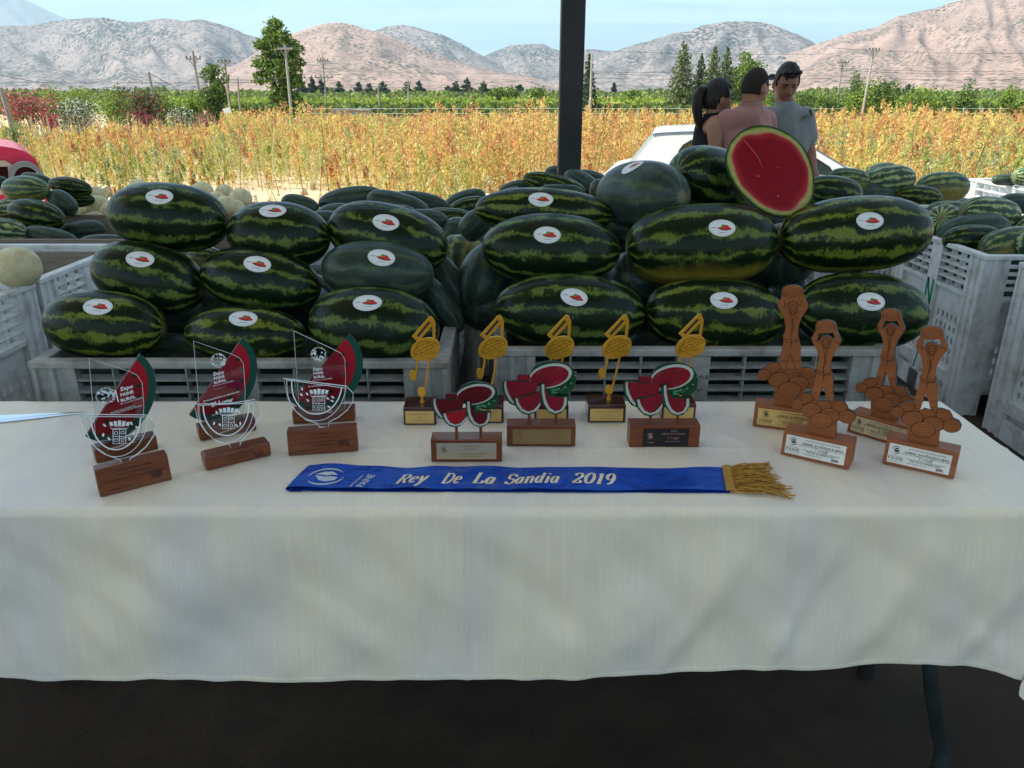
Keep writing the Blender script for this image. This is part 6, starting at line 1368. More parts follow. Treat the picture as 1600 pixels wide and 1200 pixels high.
ELS = [(582, 175, 62, 40, 0), (540, 722, 62, 42, 0), (418, 662, 56, 34, -4), (350, 703, 46, 36, 0), (666, 722, 54, 42, 10), (715, 793, 64, 44, 5), (452, 742, 72, 46, -4), (592, 778, 70, 46, 8), (526, 815, 80, 52, 3)]
for i, e_ in enumerate(ELS):
    LV = i; LINES.append((el4(*e_), True, .0011 if i else .0001, 'fill'))
    cx, cy, a, b_, t = e_
    for v in (-.6, -.25, .1, .45, .75):
        hw = math.sqrt(1-v*v)*.86; LINES.append((T4([(cx+a*(-hw+2*hw*k/10), cy+b_*v*(1-.35*(-1+2*k/10)**2)) for k in range(11)]), False, .0006))
LINES += [(T4(p), c, w) for p, c, w in [
    ([(548, 262), (556, 244), (580, 234), (604, 240), (620, 262), (618, 290), (600, 300)], False, .0009), ([(553, 300), (545, 275), (548, 262)], False, .0009), ([(558, 268), (560, 300), (575, 318), (592, 314), (604, 298), (603, 264), (580, 250)], True, .0016), ([(566, 292), (576, 300), (590, 292)], False, .0010), ([(568, 274), (574, 272)], False, .0012), ([(585, 273), (592, 274)], False, .0012), ([(579, 276), (580, 286)], False, .0007),
    ([(555, 305), (560, 335), (572, 350), (590, 338), (600, 312)], False, .0008), ([(572, 350), (570, 400), (560, 440), (552, 470), (560, 492), (548, 540)], False, .0013), ([(575, 350), (578, 400), (568, 440)], False, .0008),
    ([(478, 275), (500, 262), (515, 268)], False, .0008), ([(686, 290), (664, 278), (648, 265)], False, .0008), ([(503, 490), (525, 500), (560, 504), (612, 498)], False, .0009), ([(500, 462), (520, 480), (545, 488)], False, .0011), ([(612, 470), (600, 488), (580, 500)], False, .0011), ([(470, 616), (500, 625), (522, 628)], False, .0008), ([(568, 628), (600, 628), (618, 622)], False, .0008), ([(462, 680), (480, 672), (500, 676)], False, .0007), ([(582, 690), (600, 684), (618, 688)], False, .0007), ([(525, 350), (555, 352), (555, 385), (527, 383)], True, .0005), ([(565, 318), (575, 326), (588, 318)], False, .0006), ([(531, 240), (520, 260)], False, .0007),
    ([(522, 146), (524, 200)], False, .0008), ([(508, 176), (518, 186), (522, 178)], False, .0007), ([(640, 146), (648, 200)], False, .0008), ([(655, 176), (644, 186)], False, .0007)]]
top4, bot4 = F4.tr(1454.7, 510, offm), F4.tr(1442.5, 691, offm)
h4 = top4[1]-bot4[1]
def man_trophy(fr, top, bot, h, lean, plm, place, first=False, hole=True):
    o = fr.o; base_block(fr, h, MD+.012, lean, m_woodl, .0022, back_in=.006)
    t1, b1 = fr.tr(*top, offm), fr.tr(*bot, offm); k = (t1[1]-b1[1])/h4; sk = (t1[0]-b1[0])/(t1[1]-b1[1]) - (top4[0]-bot4[0])/h4; sk = 0
    dx = (t1[0]+b1[0])/2-(top4[0]+bot4[0])/2*k
    def U(P_): return [(x*k+dx, b1[1]+(z-bot4[1])*k) for x, z in P_]
    OU = U(OUT); lowz = h-.004; OU[0] = (OU[0][0], lowz); OU[-1] = (OU[-1][0], lowz)
    mb = MB(); mb.prism([OU]+([U(H1), U(H2)] if hole else []), offm, offm+.010, m_ply, m_char, mback=m_char); fg = mb.build('cutout_figure', o, fix=False)
    mb = MB()
    yy = offm-.0004
    for ln in LINES:
        P_, c, w = ln[:3]; Q_ = U(P_)
        if len(ln) > 3:        # a melon of the pile: its own thin raised face, over the ones behind it
            yy -= .00022; cc = (sum(p[0] for p in Q_)/len(Q_), sum(p[1] for p in Q_)/len(Q_)); mb.add([(cc[0], yy, cc[1])]+[(p[0], yy, p[1]) for p in Q_], [(0, 1+i, 1+(i+1) % len(Q_)) for i in range(len(Q_))], m_ply); yy -= .0001
        add_ribbon(mb, Q_, w, yy, m_burn, closed=c)
    if not hole: add_ribbon(mb, U(H2), .0011, offm-.0004, m_burn, closed=True); add_ribbon(mb, U(H1[4:]+H1[:1]), .0011, offm-.0004, m_burn)
    mb.build('engraved_lines', fg, fix=False)
    w = fr.w; M = face_M(fr, h, lean, .0012); L_ = math.hypot(h, lean)
    mb = MB(); mb.box((w*.055, -.0003, L_*.13), (w*.92, .001, L_*.86), plm, M); pl = mb.build('plaque', o)
    mb = MB(); y = -.0008; swirl_logo(mb, w*.165, L_*.64, L_*.155, y, m_ink, M)
    add_text(mb, 'ILUSTRE MUNICIPALIDAD', w*.165, L_*.395, .0026, y, m_ink, M, res=1, align='CENTER'); add_text(mb, 'PAINE', w*.172, L_*.26, .0102, y, m_ink, M, res=1, align='CENTER', bold=.0, space=1.12); add_text(mb, 'EL CORAZON DEL CAMPO', w*.165, L_*.19, .0026, y, m_ink, M, res=1, align='CENTER')
    rows_ = [('LA ILUSTRE MUNICIPALIDAD DE PAINE', .745, .0042, {}), ('A', .675, .004, {}), ('GABRIEL GONZALEZ ROMAN', .595, .0066, dict(bold=.012)), ('EN RECONOCIMIENTO A SU TRAYECTORIA COMO', .53, .0042, {}), (place, .445, .0062, dict(bold=.012)), ('POR SU PRODUCCION EN EL CONCURSO', .375, .0042, {}), ('"REY DE LA SANDIA 2019"', .305, .0054, dict(bold=.012))]
    for t, v, sz, kw in rows_: add_text(mb, t, w*.585, L_*v, sz, y, m_ink, M, res=1, align='CENTER', **kw)
    add_text(mb, 'PAINE, FEBRERO DE 2019', w*.335, L_*.215, .0036, y, m_ink, M, res=1)
    squiggle(mb, w*.74, L_*.18, w*.10, L_*.15, y, m_ink, M, seed=int(top[0]), wd=.0008)
    mb.build('plaque_text', pl, fix=False)
man_trophy(F4, (1454.7, 510), (1442.5, 691), .060, .006, m_plw, '3\u00b0 LUGAR', True)
m_plwg = mat('pale_gold_plate', (.72, .60, .36), .3, metal=.55, col2=(.80, .70, .50), scale=5)
man_trophy(Fr((1219, 710), (1326, 734.5), 'wooden man-lifting-melon trophy with a white plaque, front one just right of the gold tassel', 'wooden_trophy', group=GM), (1292, 501), (1281, 676), .060, .006, m_plw, '1\u00b0 LUGAR')
man_trophy(Fr((1323, 674), (1421, 703), 'wooden man-lifting-melon trophy with a pale gold plaque, between and behind two others', 'wooden_trophy', group=GM), (1396, 483.5), (1376, 650), .052, .005, m_plwg, '2\u00b0 LUGAR')
man_trophy(Fr((1175.5, 666), (1290, 681), 'tallest wooden man-lifting-melon trophy, gold plaque, at the back left of its group', 'wooden_trophy', group=GM), (1238, 446), (1233, 629), .058, .004, m_plg, '1\u00b0 LUGAR', hole=False)

# ================================================================== SASH
m_blue = bpy.data.materials.new('blue_satin'); m_blue.use_nodes = True; nt = m_blue.node_tree; N = nt.nodes; L = nt.links; b = N['Principled BSDF']
b.inputs['Base Color'].default_value = (.002, .050, .36, 1); b.inputs['Specular Tint'].default_value = (.12, .42, 1, 1); b.inputs['Roughness'].default_value = .33; b.inputs['Sheen Weight'].default_value = .0; b.inputs['Specular IOR Level'].default_value = .8; b.inputs['Anisotropic'].default_value = .6
tc = N.new('ShaderNodeTexCoord'); ns = N.new('ShaderNodeTexNoise'); ns.inputs['Scale'].default_value = 9; ns.inputs['Detail'].default_value = 3; L.new(tc.outputs['Object'], ns.inputs['Vector']); bp = N.new('ShaderNodeBump'); bp.inputs['Strength'].default_value = 1.0; bp.inputs['Distance'].default_value = .022; L.new(ns.outputs['Fac'], bp.inputs['Height']); L.new(bp.outputs[0], b.inputs['Normal'])
m_foil = mat('printed_foil', (.72, .56, .34), .45, metal=.0, col2=(.85, .78, .64), scale=60); m_silv = mat('silver_print', (.50, .54, .62), .45, col2=(.62, .60, .58), scale=40)
m_fr = mat('gold_thread', (.40, .19, .025), .45, metal=.3, col2=(.58, .31, .06), scale=90)
SZ = TT+.0075
# corners of the top layer on the table
TL, TR_ = PZ(484, 727.5, SZ), PZ(1135, 731, SZ-.002); BL, BR = PZ(452, 762, SZ), PZ(1142, 766, SZ-.002)
so = empty('sash', (TL+BR)/2, 0, 'royal blue satin sash lettered in gold, folded at its left end, gold fringe at right', 'sash'); sc_ = so.location.copy()
def sash_z(u, v):
    z = .0024*nz(u*9, v*1.2, 1, 31)+.0014*math.sin(u*21+v*2)+.003*math.exp(-((u-.06)/.05)**2)*(1-v*.3)+.0015*math.sin(u*47+v)*math.exp(-((u-.3)/.4)**2)
    return z
def sash_pt(u, v, dz=0.):
    t_ = TL.lerp(TR_, u); b_ = BL.lerp(BR, u)
    wob = Vector((0, .0035*math.sin(u*17+.4)*(1 if v < .5 else .4)*math.exp(-u*2.2)*(1.0), 0))
    if v < .5: wob += Vector((0, -.006*math.exp(-((u-.075)/.05)**2)*0, 0))
    p = t_.lerp(b_, v)+wob; p.z = SZ-.002*u+sash_z(u, v)+dz; return p-sc_
nu_, nv_ = 120, 10; vs = [tuple(sash_pt(i/nu_, j/nv_)) for i in range(nu_+1) for j in range(nv_+1)]
fs = [(i*(nv_+1)+j, i*(nv_+1)+j+1, (i+1)*(nv_+1)+j+1, (i+1)*(nv_+1)+j) for i in range(nu_) for j in range(nv_)]
k0 = len(vs)
# fold at the left end and the lower layer
for i in range(13):
    a = PI*i/12; r_ = .0034
    for j in range(nv_+1):
        v = j/nv_; e = Vector(vs[j]); bulge = r_+.0016*v
        vs.append((e.x-math.sin(a)*bulge*1.6, e.y-.001*math.sin(a), e.z-(bulge)*(1-math.cos(a))))
for i in range(12):
    for j in range(nv_): q = k0+i*(nv_+1)+j; fs.append((q, q+nv_+1, q+nv_+2, q+1))
k1 = len(vs)
for i in range(nu_+1):
    for j in range(nv_+1):
        p = sash_pt(i/nu_, j/nv_); z = max(TT+.0012-sc_.z, p.z-.0068-.001*(j/nv_)); p.y += -.002 if j > 5 else .0; vs.append((p.x, p.y-.0015, z if i > 3 else min(z, vs[k0+12*(nv_+1)+j][2])))
for i in range(nu_):
    for j in range(nv_): q = k1+i*(nv_+1)+j; fs.append((q, q+nv_+1, q+nv_+2, q+1))
np_mesh('ribbon', vs, fs, [m_blue], parent=so, smooth=True)
U0, V0 = BL, None
def sash_uv(px, py):
    P_ = PZ(px, py, SZ); # solve the bilinear roughly
    u = (P_.x-TL.x)/(TR_.x-TL.x); 
    for _ in range(6):
        t_ = TL.lerp(TR_, u); b_ = BL.lerp(BR, u); v = (P_.y-t_.y)/(b_.y-t_.y); xc = t_.x+(b_.x-t_.x)*v; u += (P_.x-xc)/(TR_.x-TL.x)
    return u, v
def on_sash(mb, pts2, fs_, m, px0, py0, sx, sy, rot=0, dz=.0007):
    """2-D letter geometry laid on the sash; px0,py0 = its origin in the picture"""
    u0, v0 = sash_uv(px0, py0); W_ = (TR_-TL).length; Hh = (TL-BL).length; a = math.radians(rot); vs = []
    for x, y in pts2:
        X_ = (x*math.cos(a)-y*math.sin(a))*sx; Y_ = (x*math.sin(a)+y*math.cos(a))*sy
        vs.append(tuple(sash_pt(u0+X_/W_, v0-Y_/Hh, dz)))
    mb.add(vs, fs_, m)
# hand-built slanted roman capitals: broad-nib strokes, thick down, hairline across, with serifs
def stroke(pts, thin=.075, thick=.27, n=10):
    P_ = []
    for i in range(len(pts)-1):
        for k in range(n): t = k/n; P_.append((pts[i][0]*(1-t)+pts[i+1][0]*t, pts[i][1]*(1-t)+pts[i+1][1]*t))
    P_.append(pts[-1]); w = []
    for i in range(len(P_)):
        a, b_ = P_[max(i-1, 0)], P_[min(i+1, len(P_)-1)]; dx_, dy_ = b_[0]-a[0], b_[1]-a[1]; l = math.hypot(dx_, dy_)+1e-9; w.append(thin+(thick-thin)*abs(dy_/l)**1.6)
    return P_, w
def arc_(cx, cy, a, b_, t0, t1, n=14): return [(cx+a*math.cos(math.radians(t0+(t1-t0)*i/n)), cy+b_*math.sin(math.radians(t0+(t1-t0)*i/n))) for i in range(n+1)]
def serif(x, y, w=.30): return [(x-w/2, y), (x+w/2, y)]
GLY = {
 'R': (.95, [[(.2, 0), (.2, 1)], serif(.2, .03), serif(.15, .97, .2), [(.1, .97), (.5, .97)]+arc_(.5, .75, .26, .22, 90, -90)+[(.5, .53), (.2, .53)], [(.45, .53), (.72, .08), (.92, .05)]]),
 'e': (.62, [[(.08, .36), (.52, .40)]+arc_(.30, .36, .24, .32, 10, 320)]),
 'y': (.70, [[(.10, .66), (.32, .05)], [(.62, .66), (.30, -.05), (.16, -.28), (.02, -.26)], serif(.12, .66, .2), serif(.60, .66, .18)]),
 'D': (1.0, [[(.2, 0), (.2, 1)], [(.05, .97), (.45, .97)]+arc_(.42, .5, .44, .47, 90, -90)+[(.42, .03), (.05, .03)]]),
 'L': (.86, [[(.22, 0), (.22, 1)], serif(.22, .97, .34), [(.05, .03), (.75, .03), (.80, .28)]]),
 'a': (.70, [arc_(.28, .33, .21, .30, 60, 360, 18), [(.52, .64), (.52, .08), (.66, .04)]]),
 'S': (.80, [[(.72, .72), (.70, .94)], arc_(.42, .74, .28, .23, 40, 250)+arc_(.42, .28, .29, .25, 75, -160), [(.10, .28), (.10, .05)]]),
 'n': (.80, [[(.16, 0), (.16, .64)], serif(.10, .63, .16), serif(.16, .02, .26), [(.16, .48)]+arc_(.42, .42, .19, .22, 140, 0)+[(.61, 0)], serif(.62, .02, .26)]),
 'd': (.74, [arc_(.28, .33, .21, .30, 60, 360, 18), [(.54, 1.0), (.54, .06), (.68, .04)], serif(.48, .98, .16)]),
 'i': (.42, [[(.20, .64), (.20, .03)], serif(.14, .63, .18), serif(.20, .02, .28), [(.20, .84), (.20, .94)]]),
 '2': (.76, [arc_(.36, .72, .27, .26, 170, -30)+[(.10, .08)], [(.08, .05), (.62, .05), (.68, .24)]]),
 '0': (.80, [arc_(.40, .5, .30, .47, 90, 450, 28)]), '1': (.56, [[(.12, .84), (.30, .96), (.30, .02)], serif(.30, .02, .34)]),
 '9': (.76, [arc_(.36, .68, .25, .28, 0, 360, 20), [(.61, .70)]+arc_(.30, .55, .33, .52, 15, -100)]), ' ': (.55, [])}
def write(mb, s, px0, px1, pyb, hpx):
    tw = sum(GLY[c][0]+.10 for c in s); a = PZ(px0, pyb, SZ); b_ = PZ(px1, pyb, SZ); Wd = (b_-a).length; c_ = PZ(px0, pyb-hpx, SZ); hh = abs(c_.y-a.y); x = 0
    for c in s:
        adv, sts = GLY[c]
        for st in sts:
            P_, w = stroke(st, n=5 if len(st) < 4 else 1); P_ = [(p[0]+p[1]*.20, p[1]) for p in P_]; L_ = ribbon(P_, w); pts = []
            for q1, q2 in L_: pts += [((x+q1.x)*Wd/tw, q1.y*hh), ((x+q2.x)*Wd/tw, q2.y*hh)]
            n = len(L_); on_sash(mb, pts, [(2*i, 2*i+1, 2*i+3, 2*i+2) for i in range(n-1)], m_foil, px0, pyb, 1, 1)
        x += adv+.10
mb = MB(); write(mb, 'Rey', 616, 665, 755, 16); write(mb, 'De', 688, 718, 755, 16); write(mb, 'La', 736, 772, 755, 16); write(mb, 'Sandia', 787, 873, 755, 16); write(mb, '2019', 892, 961, 755, 16)
mb.build('lettering', so, fix=False)
mb = MB(); pm_ = (PZ(600, 750, SZ)-PZ(500, 750, SZ)).length/100
class _C:  # collect the emblem flat, then lay it on the sash
    pass
tmp = MB(); swirl_logo(tmp, 0, 0, 1.0, 0, m_silv); R_ = 27*pm_
on_sash(mb, [(v[0]*R_, v[2]*R_*1.02) for v in tmp.v], tmp.f, m_silv, 509, 747, 1, 1.0, rot=8)
for t_, px_, py_, sz in (('MUNICIPALIDAD', 549, 761, .0072), ('PAINE', 566, 762, .0225)):
    g, f_ = text_geo(t_, sz, res=2, bold=.02); on_sash(mb, g, f_, m_silv, px_, py_, 1, 1.0, rot=83)
mb.build('emblem', so, fix=False)
# fringe: twisted gold threads
mb = MB(); r_ = random.Random(11)
CLU = [(r_.random(), r_.gauss(0, .11), r_.uniform(-.012, .012), r_.uniform(.085, .120)) for _ in range(24)]
for k in range(150):
    cv, ca, cc, cl_ = CLU[k % 24]; v = min(1, max(0, cv+r_.gauss(0, .035))); a = sash_pt(.998, v)+sc_; z0 = a.z; Lh = cl_*r_.uniform(.85, 1.08)*.92+(.022 if v > .75 else 0); ang = (.5-v)*.22+ca+r_.gauss(0, .05); pts = []; lift = r_.uniform(0, .014)
    c1, c2 = cc+r_.gauss(0, .004), r_.uniform(.5, 1)
    for i in range(9):
        t = i/8; x = a.x+Lh*t*math.cos(ang); y = a.y+Lh*t*math.sin(ang)+c1*math.sin(t*PI*1.3)+.0022*math.sin(t*22+k*.7)
        z = max(TT+.002+r_.uniform(0, .002), z0-.002+lift*math.sin(t*PI*c2)-t*(z0-TT-.003))+.0008*math.sin(t*40+k)
        pts.append(Vector((x, y, z))-sc_)
    mb.tube(pts, .0011, m_fr, 5)
mb.build('fringe', so, smooth='all', kind='stuff', fix=False)
mb = MB()
for k in range(26):
    v = k/25; p = sash_pt(.996, v, .001); mb.tube([p+Vector((-.006, 0, .001)), p+Vector((.004, 0, .003)), p+Vector((.012, 0, .001))], .0026, m_fr, 6)
mb.build('fringe_braid', so, smooth=True, fix=False)
# ================================================================== KNIFE at the left edge
m_blade = mat('polished_blade', (.72, .76, .78), .16, metal=1.)
a = PZ(135, 644.5, TT+.002); b_ = PZ(-60, 666, TT+.002); c_ = PZ(-60, 652, TT+.002)
ko = empty('knife', a, 0, 'long bright knife blade lying at the left table edge, tip pointing right', 'knife')
l = lambda p: Vector((p.x-a.x, p.y-a.y, 0))
mb = MB(); A1, B1_, C1 = Vector((0, 0, 0)), l(b_), l(c_); m1 = B1_*.55+Vector((0, -.004, 0)); mid_ = (B1_+C1)/2
vs = [A1, m1, B1_, C1, C1*.5]; top = [v+Vector((0, 0, .0022)) for v in (A1+Vector((-.01, 0, 0)), B1_.lerp(C1, .45)*.55, B1_.lerp(C1, .3), C1, C1*.5)]
vs2 = vs+top; n = 5; mb.add(vs2, [tuple(range(5))[::-1], (5, 6, 7, 8, 9)]+[(i, (i+1) % 5, 5+(i+1) % 5, 5+i) for i in range(5)], m_blade); mb.build('blade', ko)
dr = (mid_).normalized(); mb = MB(); mb.tube([mid_+Vector((0, 0, .008)), mid_+dr*.05+Vector((0, 0, .010)), mid_+dr*.12+Vector((0, 0, .009))], [.011, .013, .010], mat('black_handle', (.02, .02, .02), .4), 10); mb.build('handle', ko, smooth=True)
# ================================================================== VEHICLES
m_carw = mat('white_car_paint', (.74, .76, .75), .25, coat=.6); m_glassc = glass_mat('car_glass', (.62, .70, .66), 1.6); m_rub = mat('window_rubber', (.02, .02, .022), .6); m_tyre = mat('tyre', (.02, .02, .02), .85)
m_carr = mat('red_car_paint', (.62, .03, .09), .35, coat=.5); m_grey = mat('grey_trim', (.20, .22, .26), .6); m_cream = mat('cream_frame', (.55, .45, .36), .6); m_seat = mat('car_seat', (.16, .17, .17), .9); m_alu = mat('wheel_rim', (.45, .45, .45), .35, metal=.8)
def wheel(car, x, y, z, r_, s):
    mb = MB(); mb.tube([(x, y, z), (x, y+.18*s, z)], r_, m_tyre, 22); w = mb.build('wheel', car, bevel=.02); mb = MB(); mb.tube([(x, y-.006*s, z), (x, y+.05*s, z)], r_*.62, m_alu, 18); mb.build('rim', w)
def hatchback():
    d = 5.92; far = 1.38; A0 = math.radians(-12.5); base_p = PY(1150, 250, d); EX = Vector((math.cos(A0), math.sin(A0), 0)); EY = Vector((-math.sin(A0), math.cos(A0), 0)); zr = -.15
    class LP:
        def __init__(s, x, z): s.x = x; s.y = 0; s.z = z
    def T(px, py): r_ = ray(px, py); t = (base_p-CAMP).dot(EY)/r_.dot(EY); P_ = CAMP+r_*t; return LP((P_-base_p).dot(EX), P_.z)
    o = empty('parked_car', Vector((base_p.x, base_p.y, zr))+EY*.7, A0, 'white three-door hatchback parked behind the people, seen from its side', 'car'); o0 = LP(0, zr)
    def loc(p, dy=0): return (p.x-o0.x, p.y+dy-o0.y, p.z-o0.z)
    top = [(976, 262), (984, 252), (1000, 231), (1012, 215), (1018, 210), (1030, 208), (1060, 206.5), (1095, 205.5), (1150, 205), (1200, 207), (1235, 212), (1255, 220), (1290, 241), (1325, 262), (1340, 271)]
    side = [T(*p) for p in top]; inset = [max(0, (p.z-side[0].z))*.30 for p in side]
    belt = [T(1340, 279), T(976, 279)]
    w1 = [(1053, 272), (1057, 250), (1062, 236), (1068, 228), (1080, 221), (1100, 217.5), (1160, 216.5), (1160, 272)]; w2 = [(1170, 272), (1170, 217.5), (1205, 219), (1235, 224), (1262, 240), (1296, 262), (1306, 272)]
    def q(pts, dy): return [(T(*p).x-o0.x, T(*p).z-o0.z) for p in pts]
    for s, y0, dy in ((1, -.7, 0), (-1, far-.7, far)):
        mb = MB(); outer = [(p.x-o0.x, p.z-o0.z) for p in side]+[(p.x-o0.x, p.z-o0.z) for p in belt]
        mb.prism([outer, q(w1, 0), q(w2, 0)], y0, y0+.04*s, m_carw)
        zb = belt[0].z-o0.z
        for i, v in enumerate(mb.v): mb.v[i] = (v[0], v[1]+max(0, v[2]-zb)*.30*s, v[2])
        mb.build('side_panel', o, fix=False, smooth=False)
        for w in (w1, w2):
            P_ = q(w, 0); mb = MB(); mb.prism([P_], y0+.015*s, y0+.02*s, m_glassc)
            for i, v in enumerate(mb.v): mb.v[i] = (v[0], v[1]+max(0, v[2]-zb)*.30*s, v[2])
            wn_ = mb.build('side_window', o, fix=False); mb = MB(); add_ribbon(mb, P_, .016, y0-.003*s, m_rub, closed=True)
            for i, v in enumerate(mb.v): mb.v[i] = (v[0], v[1]+max(0, v[2]-zb)*.30*s, v[2])
            mb.build('window_seal', wn_, fix=False)
    def strip(a, b_, nm, m, lift=0.):
        vs_ = []; fs_ = []; K = 8
        for i in range(a, b_+1):
            p = side[i]; yi = inset[i]
            for k in range(K+1):
                t = k/K; y = -.7+yi+.0+(far-2*yi)*t; crown = .022*math.sin(PI*t); vs_.append((p.x-o0.x, y, p.z-o0.z+crown*(1 if a >= 4 and b_ <= 11 else .3)+lift))
        for i in range(b_-a):
            for k in range(K): fs_.append((i*(K+1)+k, i*(K+1)+k+1, (i+1)*(K+1)+k+1, (i+1)*(K+1)+k))
        mb = MB(); mb.add(vs_, fs_, m); mb.build(nm, o, smooth='all')
    strip(4, 11, 'roof', m_carw, .001); strip(1, 4, 'rear_window', m_glassc); strip(11, 14, 'windscreen', m_glassc); strip(0, 1, 'tailgate', m_carw)
    xb0, xb1 = T(930, 270).x-o0.x, T(1580, 270).x-o0.x; zb = belt[0].z-o0.z
    xw1, xw2 = xb0+.62, xb1-.72
    def arch(x): return [(x+.36*math.cos(t), .30+.36*math.sin(t)) for t in [PI-PI*i/12 for i in range(13)]]
    prof = [(xb0, .32), (xb0-.02, .62), (xb0+.05, zb-.02), (belt[1].x-o0.x, zb+.02), (belt[0].x-o0.x, zb+.02), (xb1-.35, zb-.16), (xb1-.02, zb-.34), (xb1, .30)]+[(xb1-.1, .20)]+list(reversed(arch(xw2)))+list(reversed(arch(xw1)))+[(xb0+.1, .22)]
    mb = MB(); mb.prism([prof], -.72, far-.68, m_carw); mb.build('body', o, fix=False)
    for x in (xw1, xw2):
        wheel(o, x, -.70, .30, .30, 1); wheel(o, x, far-.70, .30, .30, -1)
    for y in (-.25, .35): mb = MB(); mb.box((T(1180, 270).x-o0.x, y-.2, zb-.1), (T(1180, 270).x-o0.x+.14, y+.2, zb+.18), m_seat); mb.build('seat', o, bevel=.03)
    mb = MB(); mb.box((xb1-.04, -.62, .50), (xb1+.01, -.34, .64), mat('lamp_glass', (.7, .7, .72), .2)); mb.build('headlight', o, bevel=.01); mb = MB(); mb.box((xb1-.04, .30, .50), (xb1+.01, .58, .64), MATS['lamp_glass']); mb.build('headlight', o, bevel=.01)
hatchback()
def red_car():
    d = 7.6; z0 = -.15; A0 = math.radians(33); base_p = PY(30, 255, d); EX = Vector((math.cos(A0), math.sin(A0), 0)); EY = Vector((-math.sin(A0), math.cos(A0), 0))
    class LP:
        def __init__(s, x, z): s.x = x; s.z = z
    def T(px, py): r_ = ray(px, py); t = (base_p-CAMP).dot(EY)/r_.dot(EY); P_ = CAMP+r_*t; return LP((P_-base_p).dot(EX), P_.z)
    o0 = Vector((0, 0, z0)); o = empty('parked_car', Vector((base_p.x, base_p.y, z0)), A0, 'bright pinkish-red car at the left edge with a grey flared wheel arch', 'car')
    L_ = lambda pts: [(T(*p).x-o0.x, T(*p).z-o0.z) for p in pts]
    top = L_([(-330, 262), (-260, 232), (-120, 224), (-40, 226), (0, 228.5), (22, 231.5), (40, 237), (52, 245), (59, 255), (64, 266), (69, 282)])
    c = L_([(41, 275)])[0]; rr = .13
    prof = top+[(top[-1][0]+.02, .35), (c[0]+.11, .33)]+[(c[0]+.108*math.cos(t), c[1]-.03+.12*math.sin(t)) for t in [PI*i/12 for i in range(13)]]+[(c[0]-.11, .33), (top[0][0], .35)]
    win = L_([(-60, 300), (-60, 255), (8, 255.5), (17, 259), (19, 300)])
    mb = MB(); mb.prism([prof, win], 0, .05, m_carr); mb.build('body_side', o, fix=False, smooth=False)
    mb = MB(); K = 6; vs_ = [(x, .05+1.5*k/K, z+.02*math.sin(PI*k/K)) for x, z in top for k in range(K+1)]; vs_ += []
    mb.add([(x, .0+1.55*k/K, z) for x, z in top for k in range(K+1)], [(i*(K+1)+k, i*(K+1)+k+1, (i+1)*(K+1)+k+1, (i+1)*(K+1)+k) for i in range(len(top)-1) for k in range(K)], m_carr); mb.build('roof', o, smooth='all')
    out = [(c[0]+.150*math.cos(t), c[1]-.03+.170*math.sin(t)) for t in [PI*i/14 for i in range(15)]]; inn = [(c[0]+.105*math.cos(t), c[1]-.03+.120*math.sin(t)) for t in [PI*i/14 for i in range(15)]]
    mb = MB(); mb.prism([out+list(reversed(inn))], -.07, .03, m_grey); mb.build('wheel_arch', o, fix=False)
    mb = MB(); add_ribbon(mb, win, .055, -.012, m_cream, closed=True); mb.build('window_frame', o, fix=False)
    mb = MB(); mb.box((-.7, .3, .35), (c[0]+.1, 1.2, 1.0), mat('dark_interior', (.05, .02, .02), .9)); mb.build('interior', o)
    wheel(o, c[0], .0, .33, .32, 1); wheel(o, c[0]-2.3, .0, .33, .32, 1)
    mb = MB(); mb.prism([[(top[0][0], .35), (c[0]-.3, .35), (c[0]-.3, .72), (top[0][0], .72)]], -.01, 0, m_carr); mb.build('sill', o)
red_car()

# ================================================================== PEOPLE
def skin_eval(J, E, voxel=.01, extra=None, sub=1, root=0, smooth_it=2):
    """joints [(pos, radius or (width, depth))], edges -> one continuous surface: tapered limbs fused and smoothed"""
    mb = MB(); R_ = lambda r_: r_ if isinstance(r_, tuple) else (r_, r_)
    for i, (p, r_) in enumerate(J): w, dp = R_(r_); mb.ellipsoid(tuple(p), (w, dp, (w+dp)/2), m_shoe, 16, 10)
    for a, b_ in E:
        p, q = Vector(J[a][0]), Vector(J[b_][0]); (w1, d1), (w2, d2) = R_(J[a][1]), R_(J[b_][1]); ax = (q-p)
        if ax.length < 1e-5: continue
        ax.normalize(); u = Vector((1, 0, 0)); u = (u-ax*u.dot(ax)); u = u.normalized() if u.length > .2 else Vector((0, 0, 1)); w_ = ax.cross(u); n = 18; vs_ = []
        for c_, (ww, dd) in ((p, (w1, d1)), (q, (w2, d2))):
            for k in range(n): t = 2*PI*k/n; vs_.append(c_+u*ww*math.cos(t)+w_*dd*math.sin(t))
        mb.add(vs_, [(k, (k+1) % n, n+(k+1) % n, n+k) for k in range(n)]+[tuple(range(n))[::-1], tuple(range(n, 2*n))], m_shoe)
    V, Fs = list(mb.v), list(mb.f)
    if extra: n = len(V); V += extra[0]; Fs += [tuple(i+n for i in f) for f in extra[1]]
    me = bpy.data.meshes.new('r'); me.from_pydata(V, [], Fs); bm = bmesh.new(); bm.from_mesh(me); bmesh.ops.remove_doubles(bm, verts=bm.verts, dist=1e-6); bm.to_mesh(me); bm.free()
    o = bpy.data.objects.new('r', me); COL.objects.link(o)
    r_ = o.modifiers.new('rm', 'REMESH'); r_.mode = 'VOXEL'; r_.voxel_size = voxel
    s_ = o.modifiers.new('sm', 'SMOOTH'); s_.iterations = smooth_it; s_.factor = .5
    dg = bpy.context.evaluated_depsgraph_get(); dg.update(); ev = o.evaluated_get(dg); m2 = ev.to_mesh(); V = [tuple(v.co) for v in m2.vertices]; Fs = [tuple(p.vertices) for p in m2.polygons]; ev.to_mesh_clear(); bpy.data.objects.remove(o)
    return V, Fs
